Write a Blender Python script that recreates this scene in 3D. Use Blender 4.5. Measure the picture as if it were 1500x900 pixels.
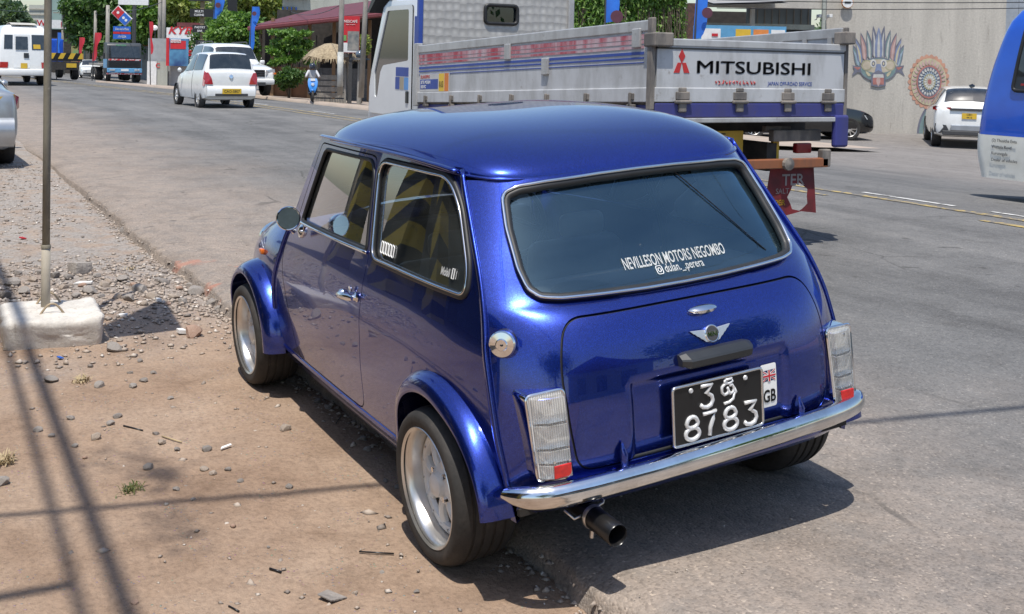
import bpy, bmesh, math, random
import numpy as np
from mathutils import Vector, Matrix
from mathutils.geometry import delaunay_2d_cdt
for _o in list(bpy.data.objects): bpy.data.objects.remove(_o)
SC = bpy.context.scene
COL = SC.collection
R = math.radians
# ------------------------------------------------------------------ camera
CP = np.array([-3.03174501, 2.19517391, 1.52940682])
YAW, PIT, ROL, FPX, CX, CY = -0.477025716, -0.0337071416, 0.0218622178, 1603.51925, 689.480144, 141.887877
CARROLL = -0.0755420042
def cam_axes():
    f = np.array([math.cos(PIT)*math.cos(YAW), math.cos(PIT)*math.sin(YAW), math.sin(PIT)])
    rt = np.array([math.sin(YAW), -math.cos(YAW), 0.])
    up = np.cross(rt, f)
    return math.cos(ROL)*rt+math.sin(ROL)*up, -math.sin(ROL)*rt+math.cos(ROL)*up, f
RT, UP, FW = cam_axes()
cam = bpy.data.objects.new('camera', bpy.data.cameras.new('camera')); COL.objects.link(cam)
m = Matrix.Identity(4)
for i in range(3):
    m[i][0] = RT[i]; m[i][1] = UP[i]; m[i][2] = -FW[i]; m[i][3] = CP[i]
cam.matrix_world = m
cam.data.sensor_width = 36; cam.data.lens = 36*FPX/1500
cam.data.shift_x = (750-CX)/1500; cam.data.shift_y = (CY-450)/1500
cam.data.clip_start = .05; cam.data.clip_end = 3000
SC.camera = cam
# ------------------------------------------------------------------ light
SUNV = Vector((-.29, .225, 1)).normalized()          # towards the sun
EL = math.asin(SUNV.z); AZ = math.atan2(SUNV.x, SUNV.y)
W = bpy.data.worlds.new('World'); SC.world = W; W.use_nodes = True
nt = W.node_tree; bg = nt.nodes['Background']
sky = nt.nodes.new('ShaderNodeTexSky'); sky.sky_type = 'NISHITA'; sky.sun_disc = False
sky.sun_elevation = EL; sky.sun_rotation = AZ; sky.air_density = 1.2; sky.dust_density = 1.3; sky.ozone_density = 3.5
nt.links.new(sky.outputs[0], bg.inputs[0]); bg.inputs[1].default_value = .14
sl = bpy.data.lights.new('sun', 'SUN'); sl.energy = 4.2; sl.angle = R(.53); sl.color = (1, .955, .88)
so = bpy.data.objects.new('sun', sl); COL.objects.link(so); so.rotation_euler = SUNV.to_track_quat('Z', 'Y').to_euler()
so.location = (0, 0, 30)
SC.view_settings.view_transform = 'Standard'; SC.view_settings.look = 'None'
SC.view_settings.exposure = 0.3; SC.view_settings.gamma = 1
SC.render.engine = 'CYCLES'
SC.cycles.max_bounces = 8; SC.cycles.transparent_max_bounces = 24
SC.render.resolution_x = 1024; SC.render.resolution_y = 614
# ------------------------------------------------------------------ helpers
rng = np.random.default_rng(7); random.seed(7)
def U(px, py, depth):                                # world point seen at a pixel at a given depth
    d = FW+RT*(px-CX)/FPX+UP*(CY-py)/FPX
    return CP+d*depth
def G(px, py, z=0.):                                 # world point seen at a pixel at height z
    d = FW+RT*(px-CX)/FPX+UP*(CY-py)/FPX
    return CP+d*((z-CP[2])/d[2])
def pchip(xs, ys):
    xs = np.array(xs, float); ys = np.array(ys, float); h = np.diff(xs); d = np.diff(ys)/h
    m = np.zeros(len(xs)); m[0] = d[0]; m[-1] = d[-1]
    for i in range(1, len(xs)-1):
        m[i] = 0 if d[i-1]*d[i] <= 0 else 2*d[i-1]*d[i]/(d[i-1]+d[i])
    def f(x):
        x = np.asarray(x, float); i = np.clip(np.searchsorted(xs, x)-1, 0, len(xs)-2); t = (x-xs[i])/h[i]
        return np.where(x < xs[0], ys[0]+m[0]*(x-xs[0]), np.where(x > xs[-1], ys[-1]+m[-1]*(x-xs[-1]),
            (1+2*t)*(1-t)**2*ys[i]+t*(1-t)**2*h[i]*m[i]+t*t*(3-2*t)*ys[i+1]+t*t*(t-1)*h[i]*m[i+1]))
    return f
def hsh(ix, iy, s):
    v = np.sin(ix*127.1+iy*311.7+s*74.7)*43758.5453
    return v-np.floor(v)
def vnoise(x, y, s=0):
    x = np.asarray(x, float); y = np.asarray(y, float); ix = np.floor(x); iy = np.floor(y); fx = x-ix; fy = y-iy
    fx = fx*fx*(3-2*fx); fy = fy*fy*(3-2*fy)
    return (hsh(ix, iy, s)*(1-fx)+hsh(ix+1, iy, s)*fx)*(1-fy)+(hsh(ix, iy+1, s)*(1-fx)+hsh(ix+1, iy+1, s)*fx)*fy
def fbm(x, y, s=0, o=4):
    r = 0; a = .5
    for k in range(o):
        r = r+a*(vnoise(x, y, s+k)-.5); x = x*2.03+3.1; y = y*2.03+1.7; a *= .5
    return r
# ---- materials
MATS = {}
def mat(name, c, rough=.6, metal=0., coat=0., c2=None, nscale=6., bump=0., bscale=40., emit=None, spec=.5, detail=3., lo=.35, hi=.65, trans=None):
    if name in MATS: return MATS[name]
    m = bpy.data.materials.new(name); MATS[name] = m; m.use_nodes = True; t = m.node_tree; b = t.nodes['Principled BSDF']
    c = tuple(c)+(1,); b.inputs['Base Color'].default_value = c
    b.inputs['Roughness'].default_value = rough; b.inputs['Metallic'].default_value = metal
    b.inputs['Coat Weight'].default_value = coat; b.inputs['Coat Roughness'].default_value = .03
    b.inputs['Specular IOR Level'].default_value = spec
    tc = t.nodes.new('ShaderNodeTexCoord')
    if c2 is None: c2 = tuple(v*.86 for v in c[:3])
    n = t.nodes.new('ShaderNodeTexNoise'); n.inputs['Scale'].default_value = nscale; n.inputs['Detail'].default_value = detail
    t.links.new(tc.outputs['Object'], n.inputs['Vector'])
    mr = t.nodes.new('ShaderNodeMapRange'); mr.inputs[1].default_value = lo; mr.inputs[2].default_value = hi
    t.links.new(n.outputs['Fac'], mr.inputs[0])
    mx = t.nodes.new('ShaderNodeMix'); mx.data_type = 'RGBA'; mx.inputs[6].default_value = c; mx.inputs[7].default_value = tuple(c2)+(1,)
    t.links.new(mr.outputs[0], mx.inputs[0]); t.links.new(mx.outputs[2], b.inputs['Base Color'])
    if bump:
        n2 = t.nodes.new('ShaderNodeTexNoise'); n2.inputs['Scale'].default_value = bscale; n2.inputs['Detail'].default_value = 4
        t.links.new(tc.outputs['Object'], n2.inputs['Vector'])
        bp = t.nodes.new('ShaderNodeBump'); bp.inputs['Strength'].default_value = bump; bp.inputs['Distance'].default_value = .02
        t.links.new(n2.outputs['Fac'], bp.inputs['Height']); t.links.new(bp.outputs[0], b.inputs['Normal'])
    if emit:
        b.inputs['Emission Color'].default_value = c; b.inputs['Emission Strength'].default_value = emit
    return m
def glass(name, tint, rough=.0, ior=1.5, body=0., bodyc=(.1, .12, .13), boost=1., gcol=(1, 1, 1)):
    if name in MATS: return MATS[name]
    m = bpy.data.materials.new(name); MATS[name] = m; m.use_nodes = True; t = m.node_tree
    for n in list(t.nodes): t.nodes.remove(n)
    o = t.nodes.new('ShaderNodeOutputMaterial'); tr = t.nodes.new('ShaderNodeBsdfTransparent'); tr.inputs[0].default_value = tuple(tint)+(1,)
    gl = t.nodes.new('ShaderNodeBsdfGlossy'); gl.inputs['Roughness'].default_value = rough; gl.inputs[0].default_value = tuple(gcol)+(1,)
    df = t.nodes.new('ShaderNodeBsdfDiffuse'); df.inputs[0].default_value = tuple(bodyc)+(1,)
    nz = t.nodes.new('ShaderNodeTexNoise'); nz.inputs['Scale'].default_value = 3.
    ml = t.nodes.new('ShaderNodeMath'); ml.operation = 'MULTIPLY'; ml.inputs[1].default_value = body*2; t.links.new(nz.outputs['Fac'], ml.inputs[0])
    m0 = t.nodes.new('ShaderNodeMixShader'); t.links.new(ml.outputs[0], m0.inputs[0])
    t.links.new(tr.outputs[0], m0.inputs[1]); t.links.new(df.outputs[0], m0.inputs[2])
    fr = t.nodes.new('ShaderNodeFresnel'); fr.inputs[0].default_value = ior
    mb = t.nodes.new('ShaderNodeMath'); mb.operation = 'MULTIPLY'; mb.inputs[1].default_value = boost; mb.use_clamp = True; t.links.new(fr.outputs[0], mb.inputs[0])
    m1 = t.nodes.new('ShaderNodeMixShader'); t.links.new(mb.outputs[0], m1.inputs[0])
    t.links.new(m0.outputs[0], m1.inputs[1]); t.links.new(gl.outputs[0], m1.inputs[2]); t.links.new(m1.outputs[0], o.inputs[0])
    return m
# ---- objects
def tag(o, label=None, cat=None, group=None, kind=None):
    if label: o['label'] = label
    if cat: o['category'] = cat
    if group: o['group'] = group
    if kind: o['kind'] = kind
    return o
def empty(name, loc, rz=0, label=None, cat=None, group=None):
    o = bpy.data.objects.new(name, None); COL.objects.link(o); o.location = [float(v) for v in loc]; o.rotation_euler = (0, 0, rz)
    o.empty_display_size = .1
    return tag(o, label, cat, group)
def link(name, me, parent=None):
    o = bpy.data.objects.new(name, me); COL.objects.link(o); o.parent = parent; return o
def copy_tree(o, parent=None):
    c = o.copy(); COL.objects.link(c); c.parent = parent
    for ch in o.children: copy_tree(ch, c)
    return c
class MB:
    def __init__(s): s.v = []; s.f = []; s.mi = []; s.cur = 0
    def add(s, v, f):
        b = len(s.v); s.v += [tuple(float(a) for a in p) for p in v]; s.f += [tuple(i+b for i in q) for q in f]; s.mi += [s.cur]*len(f); return s
    def box(s, c, d, rz=0., M=None):
        x, y, z = [a/2 for a in d]
        v = [Vector((sx*x, sy*y, sz*z)) for sz in (-1, 1) for sy in (-1, 1) for sx in (-1, 1)]
        if M is not None: v = [M @ p for p in v]
        elif rz: q = Matrix.Rotation(rz, 3, 'Z'); v = [q @ p for p in v]
        v = [p+Vector([float(a) for a in c]) for p in v]
        return s.add(v, [(0, 2, 3, 1), (4, 5, 7, 6), (0, 1, 5, 4), (2, 6, 7, 3), (0, 4, 6, 2), (1, 3, 7, 5)])
    def bx(s, x0, x1, y0, y1, z0, z1): return s.box(((x0+x1)/2, (y0+y1)/2, (z0+z1)/2), (x1-x0, y1-y0, z1-z0))
    def tube(s, path, r, n=8, caps=True, closed=False, flat=None):
        P = [Vector([float(a) for a in p]) for p in path]; N = len(P); rr = r if hasattr(r, '__len__') else [r]*N
        ref = None; rings = []
        for i, p in enumerate(P):
            if closed: t = P[(i+1) % N]-P[i-1]
            else: t = P[min(i+1, N-1)]-P[max(i-1, 0)]
            if t.length < 1e-9: t = Vector((0, 0, 1))
            t.normalize()
            if ref is None: ref = Vector((0, 0, 1)) if abs(t.z) < .9 else Vector((1, 0, 0))
            u = ref-t*ref.dot(t)
            if u.length < 1e-6: u = t.orthogonal()
            u.normalize(); ref = u; w = t.cross(u)
            fl = flat or (1, 1)
            rings.append([p+(u*math.cos(2*math.pi*k/n)*fl[0]+w*math.sin(2*math.pi*k/n)*fl[1])*rr[i] for k in range(n)])
        v = [p for r_ in rings for p in r_]; f = []
        for i in range(N if closed else N-1):
            a = i*n; b = ((i+1) % N)*n
            for k in range(n): f.append((a+k, a+(k+1) % n, b+(k+1) % n, b+k))
        if caps and not closed: f.append(tuple(range(n-1, -1, -1))); f.append(tuple(range((N-1)*n, N*n)))
        return s.add(v, f)
    def cyl(s, p0, p1, r0, r1=None, n=12): return s.tube([p0, p1], [r0, r0 if r1 is None else r1], n)
    def lathe(s, prof, org, axis=(0, 1, 0), n=32, a0=0, a1=2*math.pi):   # prof: (radius, along axis)
        ax = Vector(axis).normalized(); u = ax.orthogonal().normalized(); w = ax.cross(u); o = Vector([float(a) for a in org])
        full = abs(a1-a0-2*math.pi) < 1e-6; m = n if full else n+1; v = []; f = []
        for r, h in prof:
            for k in range(m):
                a = a0+(a1-a0)*k/n; v.append(o+ax*h+(u*math.cos(a)+w*math.sin(a))*r)
        for i in range(len(prof)-1):
            for k in range(n): f.append((i*m+k, i*m+(k+1) % m, (i+1)*m+(k+1) % m, (i+1)*m+k))
        return s.add(v, f)
    def prism(s, poly, o, ex, ey, h):                  # polygon in plane (ex,ey) at o, extruded by vector h
        o, ex, ey, h = (Vector([float(a) for a in q]) for q in (o, ex, ey, h)); n = len(poly)
        v = [o+ex*float(p[0])+ey*float(p[1]) for p in poly]; v += [p+h for p in v]
        return s.add(v, [tuple(range(n-1, -1, -1)), tuple(range(n, 2*n))]+[(i, (i+1) % n, n+(i+1) % n, n+i) for i in range(n)])
    def loft(s, secs, closed=False, caps=True):
        n = len(secs[0]); v = [p for q in secs for p in q]; f = []
        for i in range(len(secs)-1):
            for k in range(n if closed else n-1):
                f.append((i*n+k, i*n+(k+1) % n, (i+1)*n+(k+1) % n, (i+1)*n+k))
        if caps: f.append(tuple(range(n-1, -1, -1))); f.append(tuple(range((len(secs)-1)*n, len(secs)*n)))
        return s.add(v, f)
    def blob(s, c, r, sub=1, jit=.25, sq=(1, 1, 1), rs=None):
        bm = bmesh.new(); bmesh.ops.create_icosphere(bm, subdivisions=sub, radius=1); q = rs or random
        M = Matrix.Rotation(q.uniform(0, 6.3), 3, 'Z') @ Matrix.Rotation(q.uniform(-.5, .5), 3, 'X')
        v = [M @ Vector((p.co.x*sq[0], p.co.y*sq[1], p.co.z*sq[2]))*(r*(1+q.uniform(-jit, jit)))+Vector([float(a) for a in c]) for p in bm.verts]
        f = [tuple(p.index for p in g.verts) for g in bm.faces]; bm.free(); return s.add(v, f)
    def build(s, name, mats, parent=None, smooth=None, bevel=0., seg=2, norm=True):
        me = bpy.data.meshes.new(name); me.from_pydata(s.v, [], s.f)
        if not isinstance(mats, (list, tuple)): mats = [mats]
        for q in mats: me.materials.append(q)
        if len(mats) > 1: me.polygons.foreach_set('material_index', s.mi)
        if norm or bevel:
            bm = bmesh.new(); bm.from_mesh(me)
            if norm: bmesh.ops.recalc_face_normals(bm, faces=bm.faces)
            if bevel:
                es = [e for e in bm.edges if len(e.link_faces) == 2 and e.calc_face_angle(0) > .5]
                bmesh.ops.bevel(bm, geom=es, offset=bevel, segments=seg, profile=.5, affect='EDGES', clamp_overlap=True)
            bm.to_mesh(me); bm.free()
        if smooth is not None:
            me.polygons.foreach_set('use_smooth', [True]*len(me.polygons))
            if smooth < 3.1: me.set_sharp_from_angle(angle=smooth)
        me.update(); return link(name, me, parent)
def fillet(pts, r, n=5):                               # round the corners of a closed polygon
    out = []; N = len(pts); rr = r if hasattr(r, '__len__') else [r]*N
    for i in range(N):
        p = np.array(pts[i], float); a = np.array(pts[i-1], float)-p; b = np.array(pts[(i+1) % N], float)-p
        la = np.linalg.norm(a); lb = np.linalg.norm(b); q = min(rr[i], la*.48, lb*.48)
        if q < 1e-5: out.append(tuple(p)); continue
        A = p+a/la*q; B = p+b/lb*q
        for k in range(n+1):
            t = k/n; out.append(tuple((1-t)**2*A+2*t*(1-t)*p+t*t*B))
    return out
def resamp(loop, step, closed=True):
    L = [np.array(p, float) for p in loop]; out = []; N = len(L)
    for i in range(N if closed else N-1):
        a = L[i]; b = L[(i+1) % N]; d = np.linalg.norm(b-a); k = max(1, int(math.ceil(d/step)))
        for j in range(k): out.append(a+(b-a)*j/k)
    if not closed: out.append(L[-1])
    return np.array(out)
def inside(poly, P):
    x, y = P[:, 0], P[:, 1]; r = np.zeros(len(P), bool); n = len(poly)
    for i in range(n):
        x0, y0 = poly[i]; x1, y1 = poly[(i+1) % n]
        if y0 == y1: continue
        c = ((y0 > y) != (y1 > y)) & (x < (x1-x0)*(y-y0)/(y1-y0)+x0); r ^= c
    return r
def grow(loop, d):                                     # offset a closed loop outwards by d
    L = np.array(loop, float); a = np.roll(L, 1, 0); b = np.roll(L, -1, 0); t = b-a
    t /= np.maximum(np.linalg.norm(t, axis=1), 1e-9)[:, None]; ar = np.sum(L[:, 0]*b[:, 1]-b[:, 0]*L[:, 1])
    n = np.stack([t[:, 1], -t[:, 0]], 1)*(1 if ar > 0 else -1); return L+n*d
def patch(name, S, loop, holes, step, mats, parent, out, lip=.012, off=0., nogrid=False):
    """trimmed piece of the surface S(u,v): outer loop, holes, lips folded inwards, exact normals"""
    loops = [resamp(loop, step)]+[resamp(h, step*.8) for h in holes]
    lo = loops[0].min(0); hi = loops[0].max(0)
    gx = np.arange(lo[0]+step*.5, hi[0], step); gy = np.arange(lo[1]+step*.5, hi[1], step)
    Q = np.stack(np.meshgrid(gx, gy), -1).reshape(-1, 2); ok = inside(loops[0], Q)
    for h in loops[1:]: ok &= ~inside(h, Q)
    B = np.concatenate(loops)
    Q = Q[ok]
    if len(Q):
        d = np.min(np.linalg.norm(Q[:, None]-B[None], axis=2), 1) if len(Q)*len(B) < 3e7 else np.array([np.min(np.linalg.norm(B-q, axis=1)) for q in Q])
        Q = Q[d > step*.45]
    P = np.concatenate([B, Q]); ed = []; o = 0
    for l in loops: ed += [(o+i, o+(i+1) % len(l)) for i in range(len(l))]; o += len(l)
    vs, _, fs, ov, _, _ = delaunay_2d_cdt([Vector(p) for p in P], ed, [], 0, 1e-6)
    vs = np.array([tuple(v) for v in vs]); fs = np.array([f for f in fs]); c = vs[fs].mean(1)
    ok = inside(loops[0], c)
    for h in loops[1:]: ok &= ~inside(h, c)
    fs = fs[ok]; e = 1e-3
    def SN(uv):
        u, v = uv[:, 0], uv[:, 1]; p = np.stack(S(u, v), -1)
        du = np.stack(S(u+e, v), -1)-np.stack(S(u-e, v), -1); dv = np.stack(S(u, v+e), -1)-np.stack(S(u, v-e), -1)
        n = np.cross(du, dv); n /= np.linalg.norm(n, axis=1)[:, None]
        n *= np.where(n @ np.array(out, float) < 0, -1, 1)[:, None]; return p+n*off, n
    V, N = SN(vs); V = list(map(tuple, V)); NN = list(map(tuple, N)); F = []
    a = np.array(V)[fs]; flip = np.sum(np.cross(a[:, 1]-a[:, 0], a[:, 2]-a[:, 0])*N[fs[:, 0]]) < 0
    F = [tuple(f[::-1]) if flip else tuple(f) for f in fs]
    if lip:
        for k, l in enumerate(loops):
            p, n = SN(l); t = np.roll(p, -1, 0)-np.roll(p, 1, 0); t /= np.maximum(np.linalg.norm(t, axis=1), 1e-9)[:, None]
            w = np.cross(t, n); cen = p.mean(0); sg = 1 if np.sum((p-cen)*w) > 0 else -1
            w = w*sg*(1 if k == 0 else -1); b = len(V); L = len(l)
            V += list(map(tuple, p)); V += list(map(tuple, p-n*lip-w*.003)); nn = (w+n*.3); NN += list(map(tuple, nn))*2
            F += [(b+i, b+(i+1) % L, b+L+(i+1) % L, b+L+i) for i in range(L)]
    me = bpy.data.meshes.new(name); me.from_pydata([tuple(map(float, v)) for v in V], [], [tuple(map(int, f)) for f in F]); me.materials.append(mats)
    me.polygons.foreach_set('use_smooth', [True]*len(me.polygons)); me.update()
    me.normals_split_custom_set_from_vertices([tuple(map(float, n)) for n in NN])
    return link(name, me, parent)
def text_mesh(body, size, extr=0., sx=1., bold=0., align='LEFT', shear=0.):
    cu = bpy.data.curves.new('t', 'FONT'); cu.body = body; cu.size = size; cu.extrude = extr; cu.align_x = align; cu.offset = bold; cu.shear = shear
    cu.resolution_u = 3
    ob = bpy.data.objects.new('t', cu); COL.objects.link(ob); bpy.context.view_layer.update()
    me = bpy.data.meshes.new_from_object(ob); bpy.data.objects.remove(ob); bpy.data.curves.remove(cu)
    for v in me.vertices: v.co.x *= sx
    return me
def text(name, body, size, M, m, parent=None, extr=.001, sx=1., bold=0., align='LEFT', fn=None, shear=0.):
    me = text_mesh(body, size, extr, sx, bold, align, shear); me.name = name; me.materials.clear(); me.materials.append(m)
    if fn:
        for v in me.vertices: v.co = Vector([float(a) for a in fn(v.co.x, v.co.y, v.co.z)])
    else: me.transform(M)
    return link(name, me, parent)
def frame(o, ex, ey):                                  # matrix: x->ex, y->ey, z->normal
    ex = Vector([float(a) for a in ex]).normalized(); ey = Vector([float(a) for a in ey]); ey = (ey-ex*ey.dot(ex)).normalized(); ez = ex.cross(ey)
    M = Matrix.Identity(4)
    for i in range(3): M[i][0] = ex[i]; M[i][1] = ey[i]; M[i][2] = ez[i]; M[i][3] = float(o[i])
    return M
# ------------------------------------------------------------------ ground, road
def ramp(t, fac, stops):
    n = t.nodes.new('ShaderNodeValToRGB'); t.links.new(fac, n.inputs[0]); e = n.color_ramp.elements
    while len(e) < len(stops): e.new(.5)
    for q, (p, c) in zip(e, stops): q.position = p; q.color = tuple(c)+(1,) if len(c) == 3 else c
    return n.outputs[0]
def nz(t, vec, sc, det=4., rough=.55, dist=0.):
    n = t.nodes.new('ShaderNodeTexNoise'); n.inputs['Scale'].default_value = sc; n.inputs['Detail'].default_value = det
    n.inputs['Roughness'].default_value = rough; n.inputs['Distortion'].default_value = dist; t.links.new(vec, n.inputs['Vector']); return n.outputs['Fac']
def mth(t, op, a, b=None, clamp=False):
    n = t.nodes.new('ShaderNodeMath'); n.operation = op; n.use_clamp = clamp
    for i, q in enumerate((a, b)):
        if q is None: continue
        if isinstance(q, (int, float)): n.inputs[i].default_value = q
        else: t.links.new(q, n.inputs[i])
    return n.outputs[0]
def mixc(t, f, a, b, blend='MIX'):
    n = t.nodes.new('ShaderNodeMix'); n.data_type = 'RGBA'; n.blend_type = blend
    for i, q in ((0, f), (6, a), (7, b)):
        if isinstance(q, (int, float)): n.inputs[i].default_value = q
        elif isinstance(q, tuple): n.inputs[i].default_value = q+(1,)
        else: t.links.new(q, n.inputs[i])
    return n.outputs[2]
def mrange(t, f, a, b, c=0., d=1.):
    n = t.nodes.new('ShaderNodeMapRange'); n.interpolation_type = 'SMOOTHSTEP'; t.links.new(f, n.inputs[0])
    for i, v in enumerate((a, b, c, d)): n.inputs[i+1].default_value = v
    return n.outputs[0]
def base(name):
    m = bpy.data.materials.new(name); MATS[name] = m; m.use_nodes = True; t = m.node_tree
    tc = t.nodes.new('ShaderNodeTexCoord').outputs['Object']; return m, t, t.nodes['Principled BSDF'], tc
def bumpn(t, b, h, s, d=.01):
    n = t.nodes.new('ShaderNodeBump'); n.inputs['Strength'].default_value = s; n.inputs['Distance'].default_value = d
    t.links.new(h, n.inputs['Height']); t.links.new(n.outputs[0], b.inputs['Normal'])
def mk_dirt():
    m, t, b, tc = base('dirt')
    sep = t.nodes.new('ShaderNodeSeparateXYZ'); t.links.new(tc, sep.inputs[0])
    c = ramp(t, nz(t, tc, 1.3, 6, .6), [(.25, (.222, .148, .102)), (.45, (.312, .220, .156)), (.75, (.385, .288, .215))])
    # grey crushed stone dust further up the verge
    gx = mth(t, 'ADD', sep.outputs[0], mth(t, 'MULTIPLY', nz(t, tc, .9, 5, .65), 5.))
    g = mth(t, 'MULTIPLY', mrange(t, gx, 4.8, 7.6), mrange(t, nz(t, tc, 3.5, 5, .7), .36, .56, .35, .9))
    c = mixc(t, g, c, ramp(t, nz(t, tc, 30., 4, .7), [(.3, (.20, .183, .168)), (.7, (.40, .37, .34))]))
    c = mixc(t, .6, c, ramp(t, nz(t, tc, 5.5, 6, .72, .8), [(.30, (.68, .66, .64)), (.5, (1, 1, 1)), (.70, (1.15, 1.14, 1.12))]), 'MULTIPLY')
    fine = nz(t, tc, 55., 5, .7); c = mixc(t, .45, c, ramp(t, fine, [(.28, (.35, .33, .32)), (.5, (1, 1, 1)), (.72, (1.35, 1.32, 1.3))]), 'MULTIPLY')
    sp = t.nodes.new('ShaderNodeTexVoronoi'); sp.inputs['Scale'].default_value = 60.; t.links.new(tc, sp.inputs['Vector'])
    peb = mrange(t, sp.outputs['Distance'], .14, .26, 1., 0.)
    sel = mrange(t, nz(t, tc, 9., 3), .50, .62)
    pf = mth(t, 'MULTIPLY', mth(t, 'MULTIPLY', peb, sel), .7)
    c = mixc(t, pf, c, mixc(t, .75, sp.outputs['Color'], (.2, .18, .165)))
    t.links.new(c, b.inputs['Base Color']); b.inputs['Roughness'].default_value = .95; b.inputs['Specular IOR Level'].default_value = .15
    h = mth(t, 'ADD', mth(t, 'MULTIPLY', nz(t, tc, 22., 7, .68), 1.3), mth(t, 'MULTIPLY', pf, .5)); bumpn(t, b, h, .75, .022)
    return m
def mk_asphalt():
    m, t, b, tc = base('asphalt')
    sep = t.nodes.new('ShaderNodeSeparateXYZ'); t.links.new(tc, sep.inputs[0]); y = sep.outputs[1]
    big = nz(t, tc, .45, 5, .6); mp = t.nodes.new('ShaderNodeMapping'); mp.inputs['Scale'].default_value = (.12, 1.6, 1.); t.links.new(tc, mp.inputs[0])
    streak = nz(t, mp.outputs[0], 1.2, 5, .65)
    col = ramp(t, mth(t, 'ADD', mth(t, 'MULTIPLY', big, .5), mth(t, 'MULTIPLY', streak, .5)), [(.34, (.100, .099, .098)), (.5, (.146, .144, .141)), (.66, (.190, .185, .179))])
    # patch repairs
    v = t.nodes.new('ShaderNodeTexVoronoi'); v.inputs['Scale'].default_value = .22; t.links.new(mp.outputs[0], v.inputs['Vector'])
    vs = t.nodes.new('ShaderNodeSeparateXYZ'); t.links.new(v.outputs['Color'], vs.inputs[0]); col = mixc(t, .5, col, ramp(t, vs.outputs[0], [(0., (.82, .82, .82)), (1., (1.12, 1.12, 1.12))]), 'MULTIPLY')
    # red dust carried over from the verge
    yy = mth(t, 'ADD', y, mth(t, 'ADD', mth(t, 'MULTIPLY', nz(t, tc, .8, 6, .65), 2.4), mth(t, 'MULTIPLY', sep.outputs[0], -.0)))
    du = mrange(t, yy, -1.5, 1.5); du2 = mth(t, 'MULTIPLY', du, mrange(t, nz(t, tc, 7., 5, .7), .25, .62, .55, 1.))
    far = mrange(t, mth(t, 'ADD', y, mth(t, 'MULTIPLY', nz(t, tc, .3, 5, .6), 4.)), -8., -13., 0., .55)
    col = mixc(t, mth(t, 'MULTIPLY', du2, .86), col, (.300, .246, .203)); col = mixc(t, far, col, (.25, .225, .205))
    ag = t.nodes.new('ShaderNodeTexVoronoi'); ag.inputs['Scale'].default_value = 120.; t.links.new(tc, ag.inputs['Vector'])
    agc = t.nodes.new('ShaderNodeSeparateXYZ'); t.links.new(ag.outputs['Color'], agc.inputs[0])
    col = mixc(t, .6, col, ramp(t, agc.outputs[0], [(0., (.55, .54, .54)), (.3, (.90, .90, .90)), (.72, (1.05, 1.04, 1.03)), (.95, (1.18, 1.15, 1.12)), (1., (1.9, 1.85, 1.75))]), 'MULTIPLY')
    col = mixc(t, .5, col, ramp(t, nz(t, tc, 26., 5, .72), [(.3, (.70, .70, .70)), (.7, (1.22, 1.22, 1.22))]), 'MULTIPLY'); col = mixc(t, .7, col, ramp(t, nz(t, tc, 2.3, 6, .7, .6), [(.32, (.74, .73, .72)), (.5, (1., 1., 1.)), (.68, (1.16, 1.15, 1.13))]), 'MULTIPLY')
    cw = t.nodes.new('ShaderNodeTexVoronoi'); cw.feature = 'DISTANCE_TO_EDGE'; cw.inputs['Scale'].default_value = .8; dm_ = t.nodes.new('ShaderNodeMapping'); t.links.new(mixc(t, .12, tc, nz(t, tc, 3., 4)), dm_.inputs[0]); t.links.new(dm_.outputs[0], cw.inputs['Vector'])
    crk = mth(t, 'MULTIPLY', mrange(t, cw.outputs['Distance'], .004, .012, 1., 0.), mrange(t, nz(t, tc, .55, 3), .52, .62, 0., .55)); col = mixc(t, crk, col, (.05, .047, .044))
    # dark oil specks, pink chalk near the broken edge
    col = mixc(t, mrange(t, nz(t, tc, 5.5, 2, .4), .70, .76, 0., .55), col, (.05, .048, .045))
    pk = mth(t, 'MULTIPLY', mrange(t, nz(t, tc, 2.6, 3), .60, .68, 0., .6), mth(t, 'MULTIPLY', mrange(t, y, -.35, .2), mth(t, 'MULTIPLY', mrange(t, sep.outputs[0], 3., 3.6), mrange(t, sep.outputs[0], 5.4, 4.6))))
    col = mixc(t, pk, col, (.42, .17, .11))
    t.links.new(col, b.inputs['Base Color']); b.inputs['Roughness'].default_value = .88; b.inputs['Specular IOR Level'].default_value = .25
    h = mth(t, 'ADD', mth(t, 'MULTIPLY', ag.outputs['Distance'], -.9), mth(t, 'MULTIPLY', nz(t, tc, 40., 5, .7), .8)); bumpn(t, b, h, .45, .007)
    return m
M_DIRT = mk_dirt(); M_ASPH = mk_asphalt()
prof = pchip([-30, -22, -18, -14, -11, -8.5, -6.5, -4, -.64, .5], [-.58, -.56, -.48, -.30, -.10, .065, .098, .097, .061, .049])
def bend(x): return .0013*np.clip(np.asarray(x, float)-8, 0, 60)**2
def HR(x, y): return prof(np.asarray(y, float)-bend(x))-.0025*np.clip(np.asarray(x, float)-25, 0, 60)
def yedge(x): x = np.asarray(x, float); return .455+bend(x)+.10*fbm(x*.8, x*0, 3)+.07*fbm(x*3.1, x*0+5, 5)+.05*fbm(x*13., x*0+9, 8, 3)
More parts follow.
